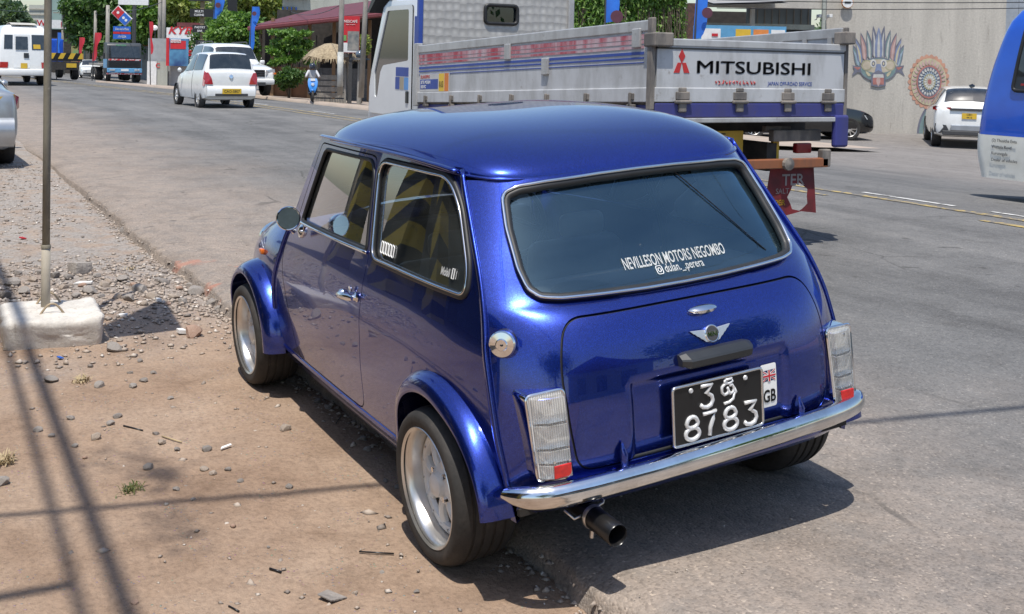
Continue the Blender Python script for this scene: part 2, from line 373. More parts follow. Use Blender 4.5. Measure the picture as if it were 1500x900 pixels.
def HD(x, y):                                          # verge
    x = np.asarray(x, float); y = np.asarray(y, float); d = y-yedge(x)
    z = -.038-.004*np.exp(-(d/.12)**2)+.022*fbm(x*.9, y*.9, 11)+.012*fbm(x*4, y*4, 13)
    z = z-.010*np.exp(-((y-.64)/.13)**2)*(x > -4)*(x < 3)*0
    z = z+.045*np.exp(-((x-4.6)/.9)**2)*np.clip((y-.5)/.4, 0, 1)*(1+2*fbm(x*2, y*2, 21))        # low rubble bank
    z = np.where((np.abs(y-.64) < .16) & (x > -.35) & (x < 2.4), -.038+.004*fbm(x*5, y*5, 2), z)
    w = np.clip((x-9)/8, 0, 1); z = z*(1-w)+w*(HR(x, y*0+.4+bend(x))-.012)
    return z-.0025*np.clip(x-25, 0, 60)*(1-w)
def axis(lo, fa, fb, hi, st, g=1.25):
    a = list(np.arange(fa, fb+st/2, st)); s = st; x = a[-1]
    while x < hi: s *= g; x += s; a.append(x)
    s = st; x = a[0]; f = []
    while x > lo: s *= g; x -= s; f.append(x)
    return np.array(f[::-1]+a)
def sheet(name, X, Y, Z, m, kind='structure'):
    ny, nx = X.shape; v = np.stack([X, Y, Z], -1).reshape(-1, 3)
    i = np.arange(ny*nx).reshape(ny, nx); f = np.stack([i[:-1, :-1], i[:-1, 1:], i[1:, 1:], i[1:, :-1]], -1).reshape(-1, 4)
    me = bpy.data.meshes.new(name); me.vertices.add(len(v)); me.vertices.foreach_set('co', v.ravel())
    me.loops.add(f.size); me.loops.foreach_set('vertex_index', f.ravel().astype(np.int32)); me.polygons.add(len(f))
    me.polygons.foreach_set('loop_start', (np.arange(len(f))*4).astype(np.int32)); me.polygons.foreach_set('use_smooth', [True]*len(f))
    me.materials.append(m); me.update(calc_edges=True); me.validate(); o = link(name, me); o['kind'] = kind; return o
ax = axis(-900, -2.2, 7.5, 1500, .035); ay = axis(-900, .25, 3.6, 900, .035)
X, Y = np.meshgrid(ax, ay); D = Y-yedge(X)
Zd = HD(X, Y); Zr = HR(X, Y)-.16; k = np.clip((D+.10)/.06, 0, 1)
Z = Zr*(1-k)+Zd*k
micro = (D > .03)*(X > -2.5)*(X < 9)*(Y < 5); nearwheel = (np.abs(Y-.64) < .14) & (X > -.3) & (X < 2.3)
Z = Z+micro*(~nearwheel)*(.010*np.maximum(fbm(X*9, Y*9, 31), -.1)+.006*np.maximum(fbm(X*24, Y*24, 37, 3), 0))
sheet('ground', X, Y, Z, M_DIRT)
rx = axis(-700, -2.2, 10, 900, .045, 1.12); tt = np.concatenate([[-.02, 0, 0], np.linspace(.0, 1, 14)[1:]**1.0*1.4, np.linspace(1.4, 34, 60)[1:]])
X, T = np.meshgrid(rx, tt); ye = yedge(X); Y = ye-T+0*.02*fbm(X*20, T*0, 4); 
w = np.clip(T/1.4, 0, 1); Y = Y*(1-w)+(.455+bend(X)-T)*w
Z = HR(X, Y)+.002*fbm(X*1.5, Y*1.5, 41)
cr = np.clip(1-(ye-Y)/.10, 0, 1); Z = Z-.022*cr**2*(1+1.4*fbm(X*18, Y*18, 44, 3))*(X < 16)
Z[0] = HR(X[0], Y[0])-.13; Y[0] = Y[0]+.018+.03*fbm(rx*25, rx*0, 50, 3); Z[1] = Z[2]-.012; Y[1] += .008+.02*fbm(rx*40, rx*0, 52, 2)
sheet('road', X, Y, Z, M_ASPH)
# worn lane paint
def mk_paint(name, c, wear):
    m, t, b, tc = base(name); f = mrange(t, nz(t, tc, 9., 6, .75), wear-.07, wear+.07)
    f2 = mth(t, 'MULTIPLY', f, mrange(t, nz(t, tc, .7, 3, .6), .3, .5, .25, 1.))
    t.links.new(mixc(t, f2, c, (.14, .132, .125)), b.inputs['Base Color']); b.inputs['Roughness'].default_value = .8; return m
M_YEL = mk_paint('yellow_road_paint', (.44, .32, .10), .47); M_WHT = mk_paint('white_road_paint', (.58, .57, .54), .54)
def lane(name, y, w, segs, m):
    for a, b in segs:
        x = np.arange(a, b+.01, .5 if b-a > 3 else .25); X_, Y_ = np.meshgrid(x, np.array([y-w/2, y+w/2]))
        Y_ = Y_+bend(X_)*1.; o = sheet(name, X_, Y_, HR(X_, Y_)+.006, m)
lane('yellow_line', -7.42, .13, [(-30, 90)], M_YEL); lane('yellow_line', -6.98, .11, [(-30, 4.4), (6., 90)], M_YEL)
lane('white_line', -7.72, .075, [(-2., 2.6), (3.2, 4.5), (4.9, 6.2), (8.3, 9.4), (12, 13.6), (17, 18.6), (23, 24.6), (28, 29.6), (33, 34.6)], M_WHT)
# ------------------------------------------------------------------ the blue car
pz = pchip([.15, .25, .35, .5, .62, .75, .86, .95, 1.05, 1.15, 1.25], [.640, .664, .680, .692, .692, .678, .652, .630, .604, .577, .548])
_z = [.2, .30, .407, .518, .708, .83, .91, 1.056, 1.205, 1.26]
sx = pchip(_z, [-.39, -.388, -.376, -.345, -.29, -.243, -.195, -.085, .025, .06])
sy = pchip(_z, [.62, .640, .655, .662, .655, .632, .612, .578, .545, .53])
def Yf(x, z):
    x = np.asarray(x, float); z = np.asarray(z, float); xs = sx(z); k = np.clip((.25-x)/(.25-xs), 0, 1.3)
    y = pz(z)-(pz(z)-sy(z))*k**2.2; fr = np.clip((x-.6)/.9, 0, 2); g = np.clip((z-.6)/.3, 0, 1)
    return y-(.012+.026*g)*fr**2
xc = pchip([.2, .30, .36, .42, .50, .58, .66, .74, .80, .835, .865, .90, 1.0, 1.1, 1.2, 1.26], [-.40, -.445, -.468, -.484, -.492, -.490, -.478, -.455, -.424, -.392, -.345, -.312, -.247, -.184, -.123, -.085])
def Xf(y, z):
    y = np.asarray(y, float); z = np.asarray(z, float); k = np.abs(y)/sy(z); return xc(z)+(sx(z)-xc(z))*k**5
def sstep(a, b, x): t = np.clip((x-a)/(b-a), 0, 1); return t*t*(3-2*t)
def Xlid(y, z):
    r = sstep(.305, .275, np.abs(y))*sstep(.645, .62, z); return Xf(y, z)+.012*r
def SR(y, z): return (Xf(y, z), np.asarray(y, float), np.asarray(z, float))
def SLID(y, z): return (Xlid(y, z), np.asarray(y, float), np.asarray(z, float))
def SS(s): return lambda x, z: (np.asarray(x, float), s*Yf(x, z), np.asarray(z, float))
def mk_carpaint():
    m, t, b, tc = base('blue_metallic_paint')
    v = t.nodes.new('ShaderNodeTexVoronoi'); v.inputs['Scale'].default_value = 900.; t.links.new(tc, v.inputs['Vector'])
    s = t.nodes.new('ShaderNodeSeparateXYZ'); t.links.new(v.outputs['Color'], s.inputs[0])
    c = ramp(t, s.outputs[0], [(0., (.009, .022, .185)), (.7, (.014, .036, .285)), (1., (.036, .09, .52))])
    t.links.new(c, b.inputs['Base Color']); b.inputs['Metallic'].default_value = .92; b.inputs['Roughness'].default_value = .26
    b.inputs['Coat Weight'].default_value = 1.; b.inputs['Coat Roughness'].default_value = .015; b.inputs['Coat IOR'].default_value = 1.6
    return m
PAINT = mk_carpaint()
CHROME = mat('chrome', (.82, .82, .82), .06, 1., c2=(.76, .76, .77), nscale=3)
def mk_agedchrome():
    m, t, b, tc = base('dulled_chrome'); t.links.new(ramp(t, nz(t, tc, 7., 6, .65), [(.3, (.62, .60, .58)), (.6, (.82, .82, .82))]), b.inputs['Base Color'])
    b.inputs['Metallic'].default_value = 1.; t.links.new(mrange(t, nz(t, tc, 14., 6, .7), .45, .75, .07, .28), b.inputs['Roughness'])
    return m
BCHROME = mk_agedchrome()
RUBBER = mat('black_rubber', (.012, .012, .013), .5, c2=(.02, .02, .02))
def mk_tyre():
    m, t, b, tc = base('tyre_rubber'); t.links.new(ramp(t, nz(t, tc, 11., 5, .7), [(.35, (.018, .017, .016)), (.6, (.035, .031, .028)), (.8, (.09, .072, .058))]), b.inputs['Base Color'])
    b.inputs['Roughness'].default_value = .75; bumpn(t, b, nz(t, tc, 70., 3), .15); return m
TYRE = mk_tyre()
ALU = mat('rim_alloy', (.74, .73, .71), .30, .85, c2=(.60, .57, .53), nscale=9, detail=6)
WALLOY = mat('white_alloy', (.80, .80, .78), .40, .10, c2=(.70, .68, .65), nscale=12)
DARK = mat('dark_underbody', (.015, .015, .016), .8, c2=(.03, .027, .024), nscale=8)
TRIM = mat('black_trim', (.02, .022, .024), .38, c2=(.028, .03, .032)); CABIN = mat('cabin_vinyl', (.085, .088, .095), .55, c2=(.12, .124, .13), nscale=4)
G_SIDE = glass('side_glass', (.93, .98, .95), body=.075, bodyc=(.30, .32, .29), boost=2.5); G_REAR = glass('rear_glass', (.84, .93, .95), body=.04, bodyc=(.28, .45, .55), boost=3.1, gcol=(.52, .82, 1.)); G_CLR = glass('clear_glass', (.8, .86, .84))  # sky-reflection blue put into rear glass tints; pale veil lightens side glass
WHITE = mat('white_vinyl', (.80, .80, .78), .5, c2=(.74, .74, .72)); REDL = mat('red_reflector', (.62, .015, .012), .18, coat=.8, c2=(.45, .01, .01), nscale=60)
BLACKP = mat('gloss_black', (.008, .008, .009), .28, c2=(.014, .014, .014))
car = empty('vintage_car', (0, 0, 0), 0, 'small old blue two-door car with flared arches parked half on the road edge', 'car')
car.rotation_euler = (CARROLL, 0, 0)
arc = lambda cx, cz, r, a0, a1, n: [(cx+r*math.cos(R(a0+(a1-a0)*i/n)), cz+r*math.sin(R(a0+(a1-a0)*i/n))) for i in range(n+1)]
door_l = fillet([(1.455, .285), (1.513, .468), (1.581, .615), (1.625, .70), (1.600, .786), (1.532, .86), (1.365, 1.212), (.735, 1.216), (.690, 1.205), (.604, .865), (.628, .61), (.640, .42), (.662, .285)],
    [.04, .05, .05, .05, .04, .03, .03, .03, .03, .03, .06, .06, .07])
dglass = fillet([(1.268, 1.192), (.735, 1.192), (.672, 1.11), (.622, .876), (1.405, .866)], [.03, .05, .03, .02, .03], 6)
dglass = fillet([(1.300, 1.188), (.735, 1.194), (.690, 1.15), (.632, .884), (1.452, .872)], [.035, .04, .04, .02, .03], 6)
qwin = fillet([(.648, 1.203), (.565, .868), (-.135, .868), (-.120, .948), (.000, 1.127), (.095, 1.203)], [.07, .05, .055, .06, .09, .10], 7)
seamz = np.linspace(.27, 1.232, 26)
def side(s):
    outer = [(float(sx(z)), float(z)) for z in seamz]+[(1.385, 1.236), (1.40, 1.215), (1.59, .905), (1.612, .82), (1.665, .70), (1.742, .53), (1.75, .268), (.335, .272)]+arc(0, .255, .335, 4, 176, 22)+[(-.34, .27)]
    patch('side_panel', SS(s), outer, [door_l, qwin], .022, PAINT, car, (0, s, .0), lip=.015)
    d = patch('door', SS(s), grow(door_l, -.0055), [grow(dglass, .002)], .022, PAINT, car, (0, s, 0), lip=.02)
    patch('window_pane', SS(s), grow(dglass, .014), [], .03, G_SIDE, d, (0, s, 0), lip=0, off=-.012)
    patch('window_pane', SS(s), grow(qwin, .006), [], .03, G_SIDE, car, (0, s, 0), lip=0, off=-.008)
    def ring(loop, off, step=.02, close=True):
        l = resamp(loop, step, close); return [(a, s*(float(Yf(a, b))+off), b) for a, b in l]
    b = MB().tube(ring(dglass, -.002), .0085, 6, closed=True); b.build('window_seal', RUBBER, d, 3.2)
    MB().tube(ring(grow(door_l, -.0025), -.013), .0065, 6, closed=True).build('door_gasket', RUBBER, d, 3.2)
    # door waist strip, chrome
    b = MB().tube(ring([(1.475, .866), (.62, .878)], .006, .03, False), .006, 6, flat=(1.2, .7)); b.build('waist_strip', CHROME, d, 3.2)
    MB().tube(ring(grow(qwin, .004), .001), .011, 6, closed=True).build('window_seal', RUBBER, car, 3.2)
    MB().tube(ring(grow(qwin, -.003), .008), .0055, 6, closed=True).build('chrome_bead', CHROME, car, 3.2)
    # raised body seams: rear corner and A panel
    p = [(float(sx(z)), s*float(sy(z)), float(z)) for z in np.linspace(.335, 1.225, 40)]
    MB().tube([(a-.002, q+s*.004, z) for a, q, z in p], .0085, 6, flat=(1.5, .9)).build('body_seam', PAINT, car, 3.2)
    p = ring([(1.608, .825), (1.662, .70), (1.74, .53), (1.75, .27)], .003, .03, False); MB().tube(p, .009, 6).build('body_seam', PAINT, car, 3.2)
    # sill
    b = MB(); b.loft([[(x, s*(float(Yf(x, .27))+dy), z) for dy, z in ((-.004, .288), (.006, .280), (.008, .268), (-.004, .258), (-.010, .235), (-.03, .205), (-.14, .195))] for x in np.linspace(1.76, .28, 24)], caps=False)
    b.build('sill', PAINT, car, .7)
    # gutter
    g = [(1.41, .515, 1.232), (1.36, .5360, 1.238), (1.2, .551, 1.242), (.9, .566, 1.244), (.6, .572, 1.243), (.35, .572, 1.239), (.15, .566, 1.231), (.05, .556, 1.222)]
    MB().tube([(x, s*y, z) for x, y, z in resamp(g, .05, False)], .011, 6, flat=(.7, 1.3)).build('gutter', PAINT, car, 3.2)
    # door handle
    h = MB(); y0 = float(Yf(.72, .708)); h.lathe([(0, -.001), (.017, 0), (.019, .004), (.012, .009), (.009, .022), (0, .022)], (.655, s*y0, .714), (0, s, 0), 14)
    h.tube([(.640, s*(y0+.026), .716), (.67, s*(y0+.030), .714), (.72, s*(y0+.034), .708), (.77, s*(y0+.033), .703), (.80, s*(y0+.026), .700)], [.008, .013, .012, .011, .006], 10, flat=(1, .7))
    h.lathe([(0, 0), (.016, .001), (.014, .012), (0, .026)], (.80, s*y0, .70), (0, s, 0), 12); h.build('door_handle', CHROME, d, .8)
    h = MB(); h.lathe([(.012, .0), (.012, .005), (.0, .006)], (.70, s*(float(Yf(.7, .66))), .735), (0, s, 0), 12); h.build('door_lock', CHROME, d, .6)
    # mirror: a chrome bullet on a short stalk
    mr = MB(); ax_ = Vector((1, -s*.20, -.13)).normalized(); o = Vector((1.295, s*.725, .918))
    mr.lathe([(.047, -.012), (.050, -.008), (.050, .0), (.046, .03), (.036, .06), (.022, .082), (.0, .092)], o, ax_, 24)
    mr.tube([o+Vector((.02, 0, -.035)), (1.385, s*.695, .862), (1.40, s*.672, .842)], [.011, .010, .014], 8)
    mr.lathe([(.03, 0), (.028, .012), (.012, .02), (0, .021)], (1.40, s*(float(Yf(1.4, .835))-.002), .836), (0, s, .3), 16)
    q = mr.build('door_mirror', CHROME, d, .9)
    MB().lathe([(0, 0), (.044, 0), (.047, .003)], o-ax_*.009, -ax_, 24).build('mirror_face', mat('mirror_glass', (.62, .72, .76), .02, 1.), q)
for s in (1, -1): side(s)
ind = MB(); ind.box((1.985, .648, .655), (.045, .02, .026)); ind.build('side_indicator', mat('amber_lens', (.75, .16, .01), .15, coat=.8), car, .6, bevel=.006)
# rear panel
rwin = [(.478, 1.139), (.498, 1.058), (.511, .948), (.506, .895), (.480, .870), (.425, .862), (.28, .857), (.141, .853), (0, .852)]
rtop = [(0, 1.187), (.15, 1.186), (.34, 1.180), (.425, 1.172), (.464, 1.157)]
rwl = [(y, z) for y, z in rwin]+[(-y, z) for y, z in rwin[-2::-1]]+[(-y, z) for y, z in rtop[::-1]]+[(y, z) for y, z in rtop[1:]]
def smoothloop(l, step=.012, it=1):
    L = resamp(l, step)
    for _ in range(it): L = (np.roll(L, 1, 0)+2*L+np.roll(L, -1, 0))/4
    return L
rwl = grow(smoothloop(rwl), -.005)
lid_l = fillet([(.455, .828), (.498, .70), (.490, .52), (.470, .405), (-.470, .405), (-.490, .52), (-.498, .70), (-.455, .828)], [.08, .08, .10, .075, .075, .10, .08, .08], 8)
outer = [(float(sy(z)), float(z)) for z in np.linspace(.335, 1.196, 26)]+[(-float(sy(z)), float(z)) for z in np.linspace(1.196, .335, 26)]
patch('rear_panel', SR, outer, [rwl, lid_l], .022, PAINT, car, (-1, 0, .2), lip=.018)
lid = patch('boot_lid', SLID, grow(lid_l, -.006), [], .014, PAINT, car, (-1, 0, .2), lip=.02)
MB().loft([[(float(Xf(y, .335))+dx, y, z) for dx, z in ((.0, .34), (.002, .315), (.016, .292), (.06, .276), (.16, .268))] for y in np.linspace(-.632, .632, 30)], caps=False).build('rear_valance', PAINT, car, 3.2)
patch('rear_window', SR, grow(rwl, .004), [], .04, G_REAR, car, (-1, 0, .2), lip=0, off=-.012)
def rring(loop, off, f=Xf):
    out = []
    for y, z in loop:
        e = .004; n = np.array([-1, (float(f(y+e, z))-float(f(y-e, z)))/2/e, (float(f(y, z+e))-float(f(y, z-e)))/2/e]); n /= np.linalg.norm(n)
        out.append(np.array([float(f(y, z)), y, z])+n*off)
    return out
MB().tube(rring(resamp(grow(rwl, -.004), .02), .002), .0135, 8, closed=True, flat=(1, 1)).build('window_seal', RUBBER, car, 3.2)
MB().tube(rring(resamp(grow(rwl, .004), .02), .016), .0058, 6, closed=True).build('chrome_bead', CHROME, car, 3.2)
MB().tube(rring(resamp(grow(lid_l, -.003), .02), -.013), .0065, 6, closed=True).build('boot_gasket', RUBBER, lid, 3.2)
# heater wires / parcel shelf come with the cabin; roof
def roof():
    b = MB(); nr = 30; n = 160; c0 = .650; ax_, ay_ = .752, .576
    A = np.linspace(0, 2*math.pi, 2001)[:-1]; e = 2/6.5
    uv = np.stack([np.sign(np.cos(A))*np.abs(np.cos(A))**e*ax_, np.sign(np.sin(A))*np.abs(np.sin(A))**e*ay_], 1)
    L = np.concatenate([[0], np.cumsum(np.linalg.norm(np.roll(uv, -1, 0)-uv, axis=1))]); uv = np.concatenate([uv, uv[:1]])
    q = np.linspace(0, L[-1], n+1)[:-1]; uv = np.stack([np.interp(q, L, uv[:, 0])/ax_, np.interp(q, L, uv[:, 1])/ay_], 1); secs = []
    for i in range(nr+1):
        r = math.sin(i/nr*math.pi/2); row = []
        for u, v in uv:
            k = r**3; x = c0+ax_*u*r; y = ay_*v*r; t = u*r
            y *= 1-.035*max(0, -t)**2-.06*max(0, t)**2
            zg = 1.243-.046*max(0, -t)**2-.02*max(0, t)**2
            row.append((x, y, zg+.118*(1-r**3.5)**.60*(1-.05*t*t)))
        secs.append(row)
    b.loft(secs[1:], closed=True, caps=False); b.add([secs[0][0]]+secs[1], [(0, 1+k, 1+(k+1) % n) for k in range(n)])
    rf = b.build('roof', PAINT, car, 3.2)
    MB().tube([(x, y, z-.003) for x, y, z in secs[-1]], .007, 6, closed=True, flat=(.8, 1.5)).build('roof_lip', PAINT, rf, 3.2)
roof()
# front wings and bonnet
fx = [1.56, 1.7, 1.85, 2.0, 2.1, 2.2, 2.3, 2.38, 2.45, 2.50, 2.53, 2.54]; fw = [.655, .662, .664, .658, .648, .632, .607, .578, .54, .49, .43, .33]; fz = [.885, .885, .882, .868, .852, .830, .795, .752, .70, .63, .56, .50]
def fsec(x):
    w = float(pchip(fx, fw)(x)); zt = float(pchip(fx, fz)(x)); z0 = min(.52, zt-.1); out = []
    zb = .26 if x < 2.3 else .30
    for z in np.linspace(zb, z0, 8)[:-1]: out.append((x, w-.02*(1-(z-zb)/(z0-zb))**2, float(z)))
    for k in range(19):
        a = k/18*math.pi/2; out.append((x, w*math.cos(a)**(2/3.0), z0+(zt-z0)*math.sin(a)**(2/2.6)))
    return out+[(p[0], -p[1], p[2]) for p in out[-2::-1]]
secs = [fsec(x) for x in list(np.linspace(1.56, 2.5, 40))+[2.515, 2.53, 2.54]]; b = MB(); b.loft(secs, caps=False)
keep = []
for f in b.f:
    c = np.mean([b.v[i] for i in f], 0)
    if not (math.hypot(c[0]-2.036, c[2]-.255) < .325 and abs(c[1]) > .35): keep.append(f)
b.f = keep; b.mi = [0]*len(keep); b.build('front_wings_and_bonnet', PAINT, car, 3.2)
for s in (1, -1): MB().lathe([(.095, -.03), (.098, 0), (.088, .012), (.0, .03)], (2.40, s*.455, .62), (1, s*.12, .1), 24).build('headlamp', CHROME, car, .8)
MB().bx(2.54, 2.57, -.33, .33, .36, .52).build('grille', CHROME, car, bevel=.01)
# windscreen
def SW(y, z): t = (np.asarray(z, float)-.86)/.36; return (1.655-.235*t-.10*(np.asarray(y, float)/.56)**2, np.asarray(y, float), np.asarray(z, float))
ws = fillet([(.585, .875), (.515, 1.215), (-.515, 1.215), (-.585, .875)], .05, 5)
patch('windscreen', SW, ws, [], .06, G_CLR, car, (1, 0, .3), lip=0)
MB().tube([tuple(float(a) for a in SW(y, z)) for y, z in resamp(ws, .03)], .014, 6, closed=True).build('window_seal', RUBBER, car, 3.2)
patch('sun_strip', SW, [(.515, 1.205), (.535, 1.115), (-.535, 1.115), (-.515, 1.205)], [], .06, mat('sunstrip_film', (.012, .016, .018), .4), car, (1, 0, .3), lip=0, off=.002)
text('sun_strip_lettering', 'COOPER S', .088, None, WHITE, car, .0004, 1.05, .001, 'CENTER', fn=lambda a, q, e: (float(SW(a, 1.128+q)[0])+.006, a, 1.128+q))
# arches
def flare(cx, s, front):
    N = 44; secs = []; a0, a1 = (-2, 176) if not front else (-14, 184)
    for i in range(N+1):
        th = R(a0+(a1-a0)*i/N); t = i/N; row = []; ang = a0+(a1-a0)*t
        g = float(sstep(105, 176, ang)) if not front else 0.; yl = .702+.036*float(sstep(0, 60, ang)) if not front else .712+.026*float(sstep(-10, 50, ang))
        for rr, q in ((.348, None), (.345, .16), (.339, .42), (.329, .70), (.314, .90), (.299, .985), (.291, 1.), (.286, .95), (.290, .5), (.304, -.12)):
            rr = rr+g*(.032+.036*((.36-rr)/.06))
            x = cx+rr*math.cos(th); z = .262+rr*math.sin(th)
            if front: yb = .652-.03*max(0, x-2.05) if x > 1.75 else float(Yf(x, max(z, .3)))
            else: yb = float(Yf(max(x, -.36), min(max(z, .28), .68)))
            y = yb-.006 if q is None else (yb+q if q < 0 else yb+(yl-yb)*q)
            row.append((x, s*y, z))
        secs.append(row)
    b = MB(); b.loft(secs, caps=True); return b.build('wheel_arch_flare', PAINT, car, .9)
for s in (1, -1):
    flare(0, s, False); flare(2.036, s, True)
    for cx in (0, 2.036):
        w = MB(); A = [R(-2+184*i/20) for i in range(21)]
        w.loft([[(cx+r_*math.cos(a), s*y, .262+r_*math.sin(a)) for a in A] for r_, y in ((.318, .675), (.318, .40), (.02, .38))], caps=False); w.build('wheel_well', DARK, car, 1.)
# wheels
def wheel(cx, s):
    t = MB(); c = (cx, s*.64, .2555); ax_ = (0, s, 0)
    w = .095; prof_ = [(.180, w-.006), (.186, w+.004), (.198, w+.008), (.215, w+.009), (.224, w+.005), (.232, w-.006), (.2375, w-.022)]
    tr = []
    for g_ in (-.052, -.018, .018, .052): tr += [(g_+.006, .2405), (g_+.004, .2345), (g_-.004, .2345), (g_-.006, .2405)]
    tr = sorted(tr, key=lambda q: -q[0])
    t.lathe(prof_+[(r_, h_) for h_, r_ in tr]+[(r_, -h_) for r_, h_ in prof_[::-1]], c, ax_, 64)
    wh = empty('wheel', (0, 0, 0)); wh.parent = car; wh.empty_display_size = .01
    t.build('tyre', TYRE, wh, .7)
    r = MB(); r.lathe([(.176, w+.000), (.184, w+.006), (.187, w+.002), (.184, w-.004), (.176, w-.008), (.170, w-.018), (.166, w-.03), (.158, w-.10), (.156, w-.115), (.150, w-.12), (.145, -.09), (.16, -.092), (.178, -.094)], c, ax_, 64)
    r.build('rim', ALU, wh, .6)
    q = MB(); h0 = .028
    q.lathe([(.157, h0-.012), (.157, h0+.008), (.150, h0+.012), (.134, h0+.010), (.128, h0-.004)], c, ax_, 48)
    q.lathe([(.066, h0-.02), (.064, h0+.012), (.050, h0+.020), (.040, h0+.022), (.036, h0+.040), (.026, h0+.046), (0, h0+.047)], c, ax_, 24)
    cc = Vector(c)
    for k in range(8):
        a = 2*math.pi*k/8+.2; d = Vector((math.cos(a), 0, math.sin(a))); tn = Vector((-math.sin(a), 0, math.cos(a))); axv = Vector(ax_)
        secs = []
        for rr, hw, hh in ((.050, .017, .012), (.075, .013, .016), (.10, .014, .014), (.120, .019, .010), (.142, .026, .004)):
            o = cc+d*rr+axv*(h0+hh-.004); secs.append([o-tn*hw-axv*.012, o-tn*hw*.9, o-tn*hw*.3+axv*.009, o+tn*hw*.3+axv*.009, o+tn*hw*.9, o+tn*hw-axv*.012])
        q.loft(secs, closed=True)
    q.build('spokes', WALLOY, wh, .6)
    for k in range(16):
        a = 2*math.pi*(k+.5)/16; d = Vector((math.cos(a), 0, math.sin(a)))*.143; MB().cyl(cc+d+Vector(ax_)*(h0+.008), cc+d+Vector(ax_)*(h0+.017), .0042, n=6).build('rim_bolt', CHROME, wh, .5)
    for k in range(4):
        a = 2*math.pi*(k+.5)/4; d = Vector((math.cos(a), 0, math.sin(a)))*.051; MB().cyl(cc+d+Vector(ax_)*(h0+.01), cc+d+Vector(ax_)*(h0+.03), .009, n=6).build('wheel_nut', CHROME, wh, .5)
    MB().lathe([(.12, -.09), (.12, -.03), (0, -.025)], c, ax_, 24).build('brake_drum', DARK, wh)
for s in (1, -1):
    for cx in (0, 2.036): wheel(cx, s)
und = MB(); und.bx(-.12, 2.4, -.42, .42, .19, .25); und.cyl((0, -.6, .255), (0, .6, .255), .03); und.build('floor_pan', DARK, car)
# bumper
bp = [(-.405, .668), (-.440, .660), (-.478, .632), (-.505, .572), (-.520, .48), (-.532, .25), (-.536, 0)]
bp = [(x, y+.010) for x, y in bp+[(x, -y) for x, y in bp[-2::-1]]]
P = resamp(bp, .025, False)
for _ in range(4): P[1:-1] = (P[:-2]+2*P[1:-1]+P[2:])/4
secs = []
for i, p in enumerate(P):
    t = P[min(i+1, len(P)-1)]-P[max(i-1, 0)]; t /= np.linalg.norm(t); nrm = np.array([t[1], -t[0]]); nrm = nrm if nrm @ (p-np.array([.5, 0])) > 0 else -nrm
    e = min(i, len(P)-1-i); k = min(1, .50+.5*math.sin(min(1, e/5)*math.pi/2)); zc = .384-.014*float(p[1])/.66
    secs.append([(p[0]+nrm[0]*d, p[1]+nrm[1]*d, zc+h*k) for d, h in ((-.024, .030), (-.012, .034), (.002, .031), (.012, .020), (.016, .005), (.015, -.011), (.008, -.024), (-.004, -.033), (-.018, -.031), (-.014, -.020), (.002, 0), (-.010, .020))])
bmp = MB(); bmp.loft(secs, closed=True); bmp.build('rear_bumper', BCHROME, car, 1.2)
# tail lamps
def mk_lens():
    m, t, b, tc = base('clear_lens'); wv = t.nodes.new('ShaderNodeTexWave'); wv.inputs['Scale'].default_value = 70.; wv.bands_direction = 'Y'; t.links.new(tc, wv.inputs['Vector'])
    t.links.new(ramp(t, nz(t, tc, 18., 4), [(.3, (.62, .61, .59)), (.7, (.80, .79, .77))]), b.inputs['Base Color']); b.inputs['Roughness'].default_value = .14; b.inputs['Transmission Weight'].default_value = .65; b.inputs['IOR'].default_value = 1.3
    b.inputs['Coat Weight'].default_value = .6; b.inputs['Subsurface Weight'].default_value = .0
    bumpn(t, b, wv.outputs['Fac'], .35, .004); return m
LENS = glass('clear_lens_shell', (.95, .95, .94), .03, 1.5, .20, (.80, .80, .78), 1.3); REFL, t_, b_, tc_ = base('ribbed_reflector'); wv_ = t_.nodes.new('ShaderNodeTexWave'); wv_.inputs['Scale'].default_value = 46.; wv_.bands_direction = 'Y'; t_.links.new(tc_, wv_.inputs['Vector']); t_.links.new(ramp(t_, wv_.outputs['Fac'], [(.1, (.58, .57, .56)), (.6, (.88, .87, .85))]), b_.inputs['Base Color']); b_.inputs['Metallic'].default_value = .55; b_.inputs['Roughness'].default_value = .25; bumpn(t_, b_, wv_.outputs['Fac'], .5, .006)
